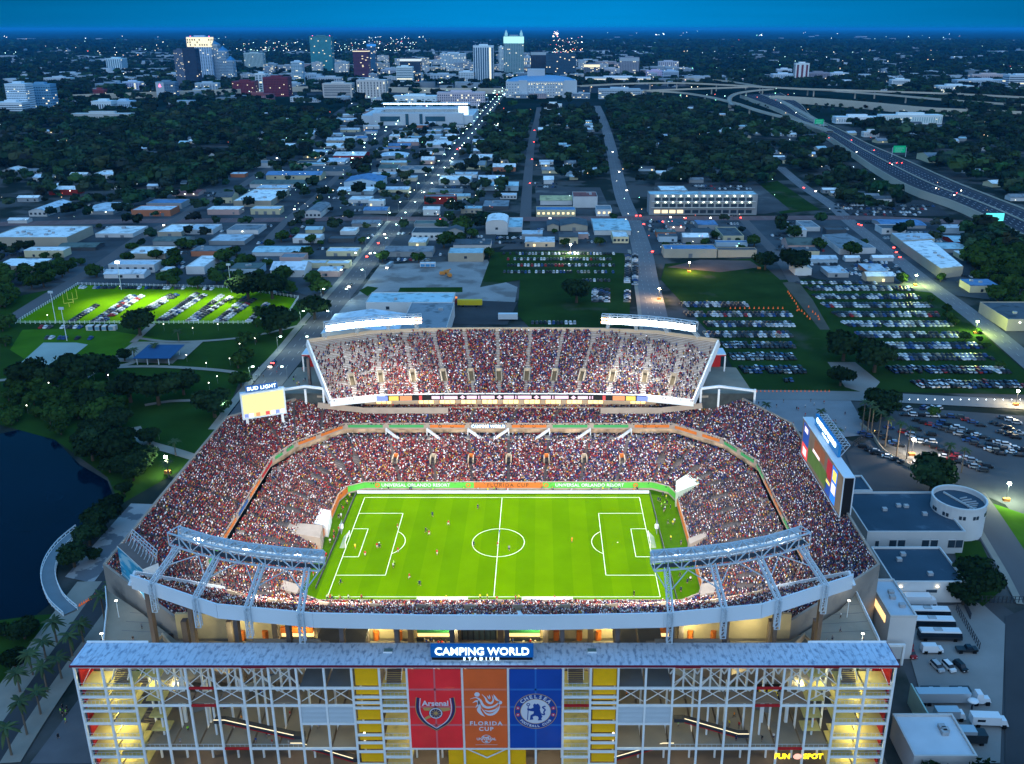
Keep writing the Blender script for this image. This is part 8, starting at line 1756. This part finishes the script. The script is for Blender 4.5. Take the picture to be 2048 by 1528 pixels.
# moving traffic with lamps on
tr_pts = [(701,572,'f'),(699,575,'f'),(735,515,'r'),(758,488,'r'),(742,508,'f'),(770,470,'f'),(915,300,'r'),(920,297,'r'),(925,292,'f'),(905,318,'f'),(1068,285,'r'),(1064,320,'r'),(1060,368,'r'),(1069,262,'r'),(1272,433,'r'),(1280,433,'r'),(1287,450,'r'),(1304,505,'r'),(1253,382,'f'),(1225,305,'f'),(1238,345,'f'),(1325,445,'r'),(1370,438,'r'),(1715,450,'r'),(1720,452,'r'),(1785,497,'r'),(1790,506,'r'),(1797,516,'r'),(1805,487,'r'),(1606,377,'r'),(1630,384,'f'),(543,735,'f'),(548,728,'r'),(1340,436,'f'),(1420,437,'f'),(1480,437,'r'),(245,575,'f'),(300,470,'f'),(330,452,'f'),(555,318,'f'),(590,420,'f'),(1100,438,'f'),(880,440,'r')]
for i, (x_, y_, k_) in enumerate(tr_pts):
    p = at(x_, y_); a = math.pi/2; t = thing('moving_car', 'car with %s lamps lit in street traffic, %s of the moving cars' % ('red tail' if k_ == 'r' else 'white head', ordn(i)), 'car', (p[0],p[1],.6), a if k_ == 'r' else -a, group='cars moving in the streets')
    obj('body', car_mesh('sedan', random.choice(CK)), t)
    b = MB(); b.box(-2.6,-2.4,-.9,.9,.5,1.1) if k_ == 'r' else b.box(2.4,2.6,-.9,.9,.4,1.0); b.build('tail_light' if k_ == 'r' else 'headlight', M_tlon if k_ == 'r' else M_hlon, t)
hw_pts = [(1700,280,'r'),(1710,303,'f'),(1630,250,'f'),(1650,262,'f'),(1745,300,'r'),(1790,325,'r'),(1781,328,'f'),(1776,326,'r'),(1800,325,'r'),(1868,375,'f'),(1909,385,'r'),(1904,389,'f'),(1560,205,'f'),(1590,225,'f'),(1655,275,'r'),(1580,212,'f'),(1918,380,'f'),(1550,200,'r')]
for i, (x_, y_, k_) in enumerate(hw_pts):
    p = at(x_, y_, 8); t = thing('moving_car', 'car with %s lamps lit on the highway, %s of the highway cars' % ('red tail' if k_ == 'r' else 'white head', ORD[i]), 'car', (p[0],p[1],7.1), 2.3 if k_ == 'r' else -.9, group='cars moving on the highway'); obj('body', car_mesh('sedan', random.choice(CK)), t)
    b = MB(); b.box(-2.6,-2.4,-.9,.9,.5,1.1) if k_ == 'r' else b.box(2.4,2.6,-.9,.9,.4,1.0); b.build('tail_light' if k_ == 'r' else 'headlight', M_tlon if k_ == 'r' else M_hlon, t)
# traffic cones
cone = MB(); cone.cyl(0,0,0,.9,.28,.05,8); cone.box(-.3,.3,-.3,.3,0,.06); CONE = cone.mesh('traffic_cone', mat('cone_orange',(.8,.14,.03),.6,emit=.25,ecol=(1,.2,.05)))
cl_ = [K3(x,y) for x,y in [(755,290),(762,300),(770,312),(778,325),(790,340),(800,355),(808,372),(815,388),(830,395),(845,410),(860,425),(875,438),(805,392),(868,372),(890,400),(905,412),(920,425),(925,440)]]+[K3(440+i*26,380) for i in range(12)]+[K3(540+i*22,835) for i in range(21)]+[R1z(468+i*13,188-i*8) for i in range(8)]
for i, (x_, y_) in enumerate(cl_): p = at(x_, y_); o = obj('traffic_cone', CONE, None, (p[0],p[1],.5), 0, 1.5 if p[1] > 150 else 1.0); tag(o, 'orange traffic cone, %s in the cone lines' % ordn(i), 'traffic cone', 'traffic cones')
# ================================================================ lamps
M_head = mat('street_lamp_head', (.8,1,.9), .5, emit=20, ecol=(.62,1.0,.82)); M_pole = mat('lamp_pole', (.20,.22,.24), .6)
b = MB(); b.cyl(0,0,0,9,.13,.08,6); POLE = b.mesh('pole', M_pole); b = MB(); b.bar((0,0,8.9),(2.2,0,9.3),.12); ARM = b.mesh('arm', M_pole); b = MB(); b.box(1.6,2.7,-.3,.3,9.15,9.4); HEAD = b.mesh('lamp_head', M_head)
def lampobj(label, x, y, rz, group, s_=1.0, head=None, e=0, col=(.75,1,.88)):
    t = thing('street_lamp', label, 'street lamp', (x,y,0), rz, group=group); obj('pole', POLE, t); obj('arm', ARM, t); obj('lamp_head', head or HEAD, t, (2.1*(1-s_),0,9.3*(1-s_)), 0, s_)
    if e: lamp('lamp_light', 2.1, 0, 8.6, e, col, .3, t)
    return t
Qa = np.array(Q1); seg = np.linalg.norm(np.diff(Qa,axis=0),axis=1); cum = np.r_[0,np.cumsum(seg)]; k_ = 0; s_ = 10
while s_ < cum[-1]:
    p = np.array([np.interp(s_,cum,Qa[:,0]),np.interp(s_,cum,Qa[:,1])])
    for sd_ in (-1,1): lampobj('street lamp on the %s side of the long lamp lit street, %s from the stadium' % ('left' if sd_ < 0 else 'right', ordn(k_)), p[0]+sd_*9.5, p[1], 0 if sd_ < 0 else math.pi, 'street lamps along the lamp lit street', 1.0+s_/3500, e=2600 if s_ < 900 else 0)
    s_ += 46+s_*.02; k_ += 1
for nm_, Qx, st in (('second street',None,0),):
    pts = smooth([at(x,y)[:2] for x, y in [(700,330),(770,270),(850,225),(905,195)]],4); Qa2 = np.array(pts); seg = np.linalg.norm(np.diff(Qa2,axis=0),axis=1); cum2 = np.r_[0,np.cumsum(seg)]
    for i in range(22): s2 = cum2[-1]*i/22; lampobj('street lamp on the second street, %s from its near end' % ordn(i), np.interp(s2,cum2,Qa2[:,0])+(-6 if i%2 else 6), np.interp(s2,cum2,Qa2[:,1]), 0 if i%2 else math.pi, 'street lamps on the second street', 1.5)
M_headw = mat('white_lamp_globe', (1,1,.9), .5, emit=12, ecol=(1,.97,.8)); b = MB(); b.ball((0,0,0),.22,8,5); GLOBE = b.mesh('lamp_globe', M_headw); b = MB(); b.cyl(0,0,0,3.9,.07,.05,6); SP = b.mesh('pole', M_pole)
pk = [K1(x,y) for x,y in [(1052,388),(1238,412),(1398,388),(850,358),(1198,588),(1475,612),(1325,640),(1395,728),(1342,770),(605,705),(292,708),(150,750),(320,770),(740,800),(835,578),(1635,480),(1538,515),(180,918),(310,328),(700,720)]]+[(243,843),(319,880),(527,1024 if False else 640)]
for i, (x_, y_) in enumerate(pk): p = at(x_, y_); t = thing('park_lamp', 'small white park lamp, %s of the park' % ordn(i), 'park lamp', (p[0],p[1],0), group='park lamps'); obj('pole', SP, t); obj('lamp_globe', GLOBE, t, (0,0,4.1)); 
# portable light towers with real light on the ground
LT = [(1141,508,(1,.95,.75),26000,'on the middle grass lot'),(1378,545,(1,.62,.12),36000,'at the top of the near grass lot'),(1518,538,(.75,1,.55),26000,'beside the storage buildings'),(1830,572,(.8,1,.3),34000,'at the top corner of the right grass lot'),(1951,668,(.75,1,.2),34000,'on the right edge of the right grass lot'),(2031,812,(1,.8,.45),18000,'above the blue grey car park'),(1823,912,(1,.8,.55),22000,'at the lower wall of the blue grey car park'),(2012,1003,(.85,1,.6),22000,'on the lit lawn at the right edge'),(336,948,(.9,1,.6),9000,'on the lakeside lawn beside the stadium'),(1318,600,(1,.6,.25),20000,'beside the grey avenue')]
for x_, y_, c_, e_, lab in LT:
    p = at(x_, y_); t = thing('light_tower', 'portable light tower glaring %s' % lab, 'light tower', (p[0],p[1],.3), group='portable light towers'); b = MB(); b.cyl(0,0,0,7,.12,.1,6); b.build('mast', M_dark, t); b = MB(); b.box(-1.2,1.2,-.7,.7,0,1.2); b.build('generator', mat('generator_orange',(.5,.2,.05),.6), t)
    b = MB(); b.box(-.6,.6,-.25,.25,7,7.8); b.build('lamp_head', mat('glare_%d' % (x_), c_, .5, emit=55, ecol=tuple(.45*q+.55 for q in c_)), t); lamp('flood_light', 0, -1.2, 7.4, e_*1.0, c_, .4, t)
for i, (x_, y_, ty_) in enumerate(((112,646-0,575),(243,580,540),(463,600-15,530),(134,682,622))):
    p = at(x_, y_); h = float(atY(x_, ty_, p[1])[2]); t = thing('floodlight_mast', 'tall floodlight mast at the sports field, %s of four' % ORD[i], 'floodlight mast', (p[0],p[1],0), group='sports field masts'); b = MB(); b.cyl(0,0,0,20,.25,.15,6); b.build('mast', M_white, t); b = MB(); b.box(-1.4,1.4,-.3,.3,19,20.4); b.build('lamp_bank', M_steel if i != 1 else M_headw, t)
for x_, y_ in ((230,605),(330,600),(450,605)): p = at(x_, y_); spot('field_flood', (p[0],p[1],26), (p[0]+4,p[1]-6,0), 80000, 125, (.93,1,.80), size=.6)
# fence around the sports field, goal posts
fnc = thing('white_fence', 'long white picket fence around the lit sports field', 'fence', (0,0,0)); ring_ = [at(*K1(x,y))[:2] for x,y in [(100,345),(500,97),(1480,118),(1910,182),(1860,262),(1620,345),(100,345)]]; b = MB()
for i in range(len(ring_)-1):
    a, c_ = ring_[i], ring_[i+1]; n_ = max(2,int(np.linalg.norm(c_-a)/3)); b.bar((*a,1.7),(*c_,1.7),.12,.16); b.bar((*a,.9),(*c_,.9),.10,.14)
    for k_ in range(n_): p = a+(c_-a)*k_/n_; b.box(p[0]-.14,p[0]+.14,p[1]-.14,p[1]+.14,0,2.1)
b.build('rails_and_posts', M_white, fnc)
for i, (x_, y_) in enumerate((K1(445,238),K1(470,215))): p = at(x_, y_); t = thing('goal_posts','yellow gridiron goal posts, %s upright frame on the sports field' % ORD[i],'goal posts',(p[0],p[1],0),.6,group='gridiron goal posts'); b = MB(); b.cyl(0,0,0,3,.15,.15,6); b.bar((-2.8,0,3),(2.8,0,3),.22); b.bar((-2.8,0,3),(-2.8,0,9.5),.2); b.bar((2.8,0,3),(2.8,0,9.5),.2); b.build('frame', mat('goal_yellow',(.75,.6,.1),.5), t)
# dark fences of the service yard
for i, pts in enumerate(([(1912,1222),(1958,1300)],[(1930,1205),(2045,1207)],[(1920,1195),(1940,1240)],[(1688,905),(1740,870)])):
    t = thing('yard_fence', 'dark mesh fence, %s section around the service yard' % ORD[i], 'fence', (0,0,0), group='yard fences'); b = MB(); a, c_ = [at(x,y)[:2] for x,y in pts]; n_ = 14
    for k_ in range(n_+1): p = a+(c_-a)*k_/n_; b.box(p[0]-.1,p[0]+.1,p[1]-.1,p[1]+.1,0,2.6)
    for z_ in (.3,1.4,2.5): b.bar((*a,z_),(*c_,z_),.1,.12)
    b.build('frame', M_dark, t)
# low wall along the car park, light beads
b = MB(); W2_ = smooth([at(*K6(x,y))[:2] for x,y in [(1090,150),(1150,200),(1220,300),(1320,365),(1440,420),(1600,480)]],4)
for i in range(len(W2_)-1): b.bar((*W2_[i],.8),(*W2_[i+1],.8),.4,1.6)
b.build('boundary_wall', M_tan, None, label='low pale wall curving along the near edge of the car park', cat='wall')
b = MB()
for k_ in range(16): p = at(1800+k_*17, 812); b.ball((p[0],p[1],3.4),.22,6,4)
b.build('string_lights', mat('bead_light',(1,1,1),.5,emit=9,ecol=(.85,.95,1)), None, label='string of small white lights above the car park', cat='string lights')
# ---------------------------------------------------------------- distant city lights (nobody could count them) and pale far roofs
V, F, cl = [], [], []
def dot(x, y, z_, s_, c_):
    k = len(V); V.extend([(x-s_,y-s_*.2,z_-s_*.6),(x+s_,y-s_*.2,z_-s_*.6),(x+s_,y-s_*.2,z_+s_*.6),(x-s_,y-s_*.2,z_+s_*.6),(x-s_,y+s_,z_+s_*.6),(x+s_,y+s_,z_+s_*.6)]); F.append((k,k+1,k+2,k+3)); F.append((k+3,k+2,k+5,k+4)); cl.extend([c_]*6)
LC = [(.6,1,.85),(1,.9,.65),(.8,.95,1),(1,.6,.3),(1,.15,.1),(.3,1,.6)]
def cluster(n_, x0, x1, y0, y1, s_, e_=(1,), w=(3,3,3,1,.3,.3), z_=9):
    for _ in range(n_):
        px_, py_ = random.uniform(x0,x1), random.uniform(y0,y1); p = at(px_, py_, z_); q = random.choices(LC, w)[0]; m_ = random.uniform(.4,1.6)
        if p[1] > 100000: continue
        d = math.hypot(p[1]+277,171); dot(p[0],p[1],z_, s_*d/FOC*.5, tuple(c_*m_ for c_ in q))
cluster(210,480,830,82,102,1.1,z_=30); cluster(90,735,860,72,98,1.1,z_=30); cluster(60,0,480,72,110,1.2,z_=30); cluster(90,1100,1165,72,105,1.2,w=(2,4,2,3,3,0),z_=30); cluster(20,1106,1116,60,76,1.6,w=(0,4,1,3,1,0),z_=30); cluster(50,1140,1240,118,135,1.4,w=(3,4,3,1,2,1)); cluster(80,1200,2048,62,140,1.0,z_=28); cluster(5,1300,1330,67,70,1.8); cluster(5,1505,1525,69,71,1.8); cluster(120,480,1400,130,185,1.3); cluster(50,130,480,140,175,1.3); cluster(60,700,1000,185,215,1.4,w=(5,3,3,1,.5,1))
cluster(70,0,700,215,440,.9,w=(3,4,3,2,.4,.2)); cluster(70,1060,2048,210,430,1.1,w=(2,4,3,3,1,.2)); cluster(90,560,1000,230,440,1.0,w=(5,3,3,1,1,1)); cluster(30,970,1010,180,260,1.6,w=(5,3,2,1,2,1)); cluster(40,1500,2048,120,160,1.0,w=(2,4,3,2,1,.2)); cluster(26,1350,1650,150,200,1.4,w=(3,4,3,2,2,1)); cluster(20,1240,1480,425,500,1.3,w=(2,3,3,1,3,1))
cols_ = np.array(cl); obj('city_lights', np_mesh('city_lights', V, F, attr_mat('city_light_glow', .5, emit=5), col=cols_), kind='stuff', label='countless small lamps of streets and yards across the city')
V, F, cl = [], [], []
def pale(n_, x0, x1, y0, y1, s0, s1, c_=(.45,.52,.58)):
    for _ in range(n_):
        p = at(random.uniform(x0,x1), random.uniform(y0,y1)); s_ = random.uniform(s0,s1)
        if not clear(p[0],p[1],s_): continue
        k = len(V); a, d, h = s_, s_*random.uniform(.4,.9), random.uniform(10,22); m_ = random.uniform(.35,1)
        V.extend([(p[0]+sx*a,p[1]+sy*d,z_) for z_ in (0,h) for sx,sy in ((-1,-1),(1,-1),(1,1),(-1,1))]); F.extend([(k,k+1,k+5,k+4),(k+1,k+2,k+6,k+5),(k+2,k+3,k+7,k+6),(k+3,k,k+4,k+7),(k+4,k+5,k+6,k+7)]); cl.extend([tuple(q*m_ for q in c_)]*8)
pale(80,0,480,78,130,30,110); pale(190,480,1300,80,112,30,100); pale(40,1500,2048,120,165,12,30); pale(80,1200,2048,70,120,20,60); pale(60,480,1400,135,180,15,40); pale(50,0,480,140,215,12,30)
obj('distant_low_roofs', np_mesh('distant_low_roofs', V, F, attr_mat('far_roof', .8), col=np.array(cl)), kind='stuff', label='scattered pale roofs far across the plain')
# ================================================================ people
M_skin = mat('skin', (.30,.18,.12), .7); M_hair = mat('dark_hair', (.02,.015,.012), .8)
def skinbody(name, J, E_, R_, ms):
    """one continuous body grown on a skeleton"""
    me = bpy.data.meshes.new(name); me.from_pydata(J, E_, []); o = bpy.data.objects.new(name, me); C.objects.link(o); sk = o.modifiers.new('s','SKIN'); sk.use_smooth_shade = True
    for i, r in enumerate(R_): me.skin_vertices[0].data[i].radius = r if isinstance(r, tuple) else (r,r)
    me.skin_vertices[0].data[0].use_root = True; bpy.context.view_layer.update()
    m2 = bpy.data.meshes.new_from_object(o.evaluated_get(bpy.context.evaluated_depsgraph_get())); bpy.data.objects.remove(o); m2.materials.clear()
    for m in ms: m2.materials.append(m)
    return m2
def figure(pose):
    sw = {'stand':(.0,.0,.1),'walk':(.32,-.30,.3),'run':(.5,-.45,.6)}[pose]; a, c_, ar = sw
    J = [(0,0,.95),(0,0,1.2),(0,0,1.42),(0,0,1.52),(.02,0,1.68),(0,.2,1.40),(ar*.5,.26,1.12),(ar*.9+.1,.25,.92),(ar*.9+.16,.25,.84),(0,-.2,1.40),(-ar*.5,-.26,1.12),(-ar*.5+.12,-.26,.9),(-ar*.5+.18,-.26,.82),(0,.1,.9),(a*.6,.11,.5),(a*.8-.05,.11,.09),(a*.8+.12,.11,.04),(0,-.1,.9),(c_*.4,-.11,.5),(c_*1.1-.05,-.11,.12 if pose != 'run' else .3),(c_*1.1+.1,-.11,.05 if pose != 'run' else .22)]
    E_ = [(0,1),(1,2),(2,3),(3,4),(2,5),(5,6),(6,7),(7,8),(2,9),(9,10),(10,11),(11,12),(0,13),(13,14),(14,15),(15,16),(0,17),(17,18),(18,19),(19,20)]
    R_ = [(.15,.12),(.15,.11),(.16,.12),.055,(.11,.1),.07,.05,.04,.035,.07,.05,.04,.035,.1,.075,.05,.04,.1,.075,.05,.04]
    return J, E_, R_
BASE = {}
def person_mesh(pose, top, bottom):
    key = (pose, top, bottom)
    if key in BASE: return BASE[key]
    if pose not in BASE: BASE[pose] = skinbody('person', *figure(pose), [M_skin])
    me = BASE[pose].copy(); me.materials.clear()
    for m in (mat('cloth_'+top.replace(' ','_'), CLO[top], .8), mat('cloth_'+bottom.replace(' ','_'), CLO[bottom], .8), M_skin, M_hair): me.materials.append(m)
    for p in me.polygons:
        c_ = p.center; r = math.hypot(c_.x-.02, c_.y)
        p.material_index = (3 if (c_.z > 1.7 or c_.x < -.04) else 2) if c_.z > 1.54 and r < .2 else 0 if (c_.z > .98 and not (abs(c_.y) > .22 and c_.z < 1.15)) else 1 if c_.z > .5 and abs(c_.y) < .21 else 2 if c_.z > .12 else 3
    BASE[key] = me; return me
CLO = {'red':(.45,.02,.02),'white':(.6,.6,.6),'blue':(.02,.06,.3),'navy':(.01,.02,.07),'black':(.01,.01,.012),'grey':(.2,.2,.22),'orange':(.8,.25,.02),'yellow':(.75,.65,.03),'lime':(.35,.75,.05),'pale':(.4,.38,.34)}
def person(label, x, y, z_, pose, top, bottom, rot, group, sc=1.0): o = obj('person', person_mesh(pose, top, bottom), None, (x,y,z_), rot, sc); return tag(o, label, 'person', group)
pls = [(807,640,'navy','navy'),(541,685,'navy','navy'),(635,735,'red','white'),(338,755,'red','white'),(503,778,'navy','navy'),(521,793,'red','white'),(934,790,'blue','navy'),(923,862,'red','white'),(783,858,'navy','navy'),(989,884,'grey','navy'),(1357,835,'orange','orange'),(568,908,'red','white'),(89,872,'yellow','orange'),(217,868,'red','white'),(230,870,'navy','navy'),(148,915,'red','white'),(340,895,'red','white'),(315,972,'lime','black'),(407,1048,'red','white'),(466,1090,'navy','navy'),(5,1080,'navy','navy'),(312,985,'white','navy'),(1720,1150,'black','black')]
for i, (x_, y_, tp, bt) in enumerate(sorted(pls)):
    p = at(*K5(x_, y_)); person('player in %s shirt and %s shorts on the pitch, %s from the left' % (tp, bt, ordn(i)), p[0], p[1], .12, random.choice(['run','walk','stand']), tp, bt, random.uniform(0,6.28), 'players on the pitch', 1.25)
tp_ = list(CLO)
def people(pts, z_, group, phrase, tops=None, sc=1.0):
    for i, p in enumerate(sorted(pts, key=lambda q: q[0])): person('person in %s top %s, %s from the left' % ((t_ := random.choice(tops or tp_)), phrase, ordn(i)), p[0], p[1], z_, random.choice(['walk','stand','walk']), t_, random.choice(['navy','black','grey','pale']), random.uniform(0,6.28), group, sc)
people([(random.uniform(-60.5,-57.5), random.uniform(-26,34)) for _ in range(18)], .1, 'people behind the left goal', 'behind the left goal line', ['red','white','yellow','black'], 1.15)
people([(random.uniform(59.5,64.5), random.uniform(-30,34)) for _ in range(24)], .1, 'people behind the right goal', 'behind the right goal line', ['black','white','lime','navy','yellow'], 1.15)
people([(random.uniform(-55,56), random.uniform(-34.6,-33.2)) for _ in range(14)], .1, 'people on the near touchline', 'on the near touchline', ['lime','black','yellow','red'], 1.15)
people([(random.uniform(-50,54), random.uniform(36.2,37.8)) for _ in range(26)], .1, 'people on the far touchline', 'behind the glowing boards', None, 1.1)
people([(random.uniform(-54,-44), random.uniform(-36,-33.5)) for _ in range(6)], .1, 'warming up players', 'warming up in the near left corner', ['lime','white'], 1.15)
people([(XC+random.uniform(-98,-88), random.uniform(-97,-72)) for _ in range(7)]+[(XC+random.uniform(-80,-60), random.uniform(-91,-84)) for _ in range(6)], PZ, 'people on the left plaza', 'on the left raised plaza')
people([(XC+random.uniform(86,98), random.uniform(-97,-70)) for _ in range(10)]+[(XC+random.uniform(45,80), random.uniform(-91,-84)) for _ in range(9)], PZ, 'people on the right plaza', 'on the right raised plaza')
people([(random.choice((-48.5,-13,10.5,45))+random.uniform(-4,4), random.uniform(-82.4,-80.4)) for _ in range(44)], PZ, 'people queueing at the concession stands', 'at the concession stands', ['red','white','black','blue','pale'])
people([(FXC+random.choice((-1,1))*random.uniform(16,80), random.uniform(-106,-88)) for _ in range(46)], 10.25, 'people inside the entrance building', 'on the middle floor of the entrance building')
people([tuple(at(*K1(random.uniform(1850,2000), random.uniform(640,760)), 26)[:2]) for _ in range(12)], 26.4, 'people on the far left terrace', 'on the far left terrace')
people([tuple(at(random.uniform(1500,1700), random.uniform(800,870))[:2]) for _ in range(26)], .5, 'people on the right plaza ground', 'on the ground plaza right of the stadium', ['black','navy','red','white'])
people([tuple(at(random.uniform(500,560), random.uniform(740,800))[:2]) for _ in range(18)], .5, 'people in the street left of the stadium', 'in the street above the far left corner', ['red','black','white','navy'])
people([tuple(at(*R1z(random.uniform(340,430), random.uniform(740,1000)))[:2]) for _ in range(7)], .5, 'people by the lower left steps', 'beside the lower left steps', ['lime','black','navy'])
# ================================================================ the evening air: one closed box of thin haze
b = MB(); b.box(-120000,120000,-700,140000,-2,212); hz = b.mesh('haze', bpy.data.materials.new('evening_haze')); m = hz.materials[0]; m.use_nodes = True; m.node_tree.nodes.clear()
o_ = m.node_tree.nodes.new('ShaderNodeOutputMaterial'); v_ = m.node_tree.nodes.new('ShaderNodeVolumePrincipled'); v_.inputs['Color'].default_value = (.03,.50,1.0,1); v_.inputs['Density'].default_value = 2.6e-5; v_.inputs['Anisotropy'].default_value = 0.0
m.node_tree.links.new(v_.outputs[0], o_.inputs['Volume']); hzo = bpy.data.objects.new('haze', hz); C.objects.link(hzo); tag(hzo, 'thin blue evening haze over the whole city', kind='stuff')
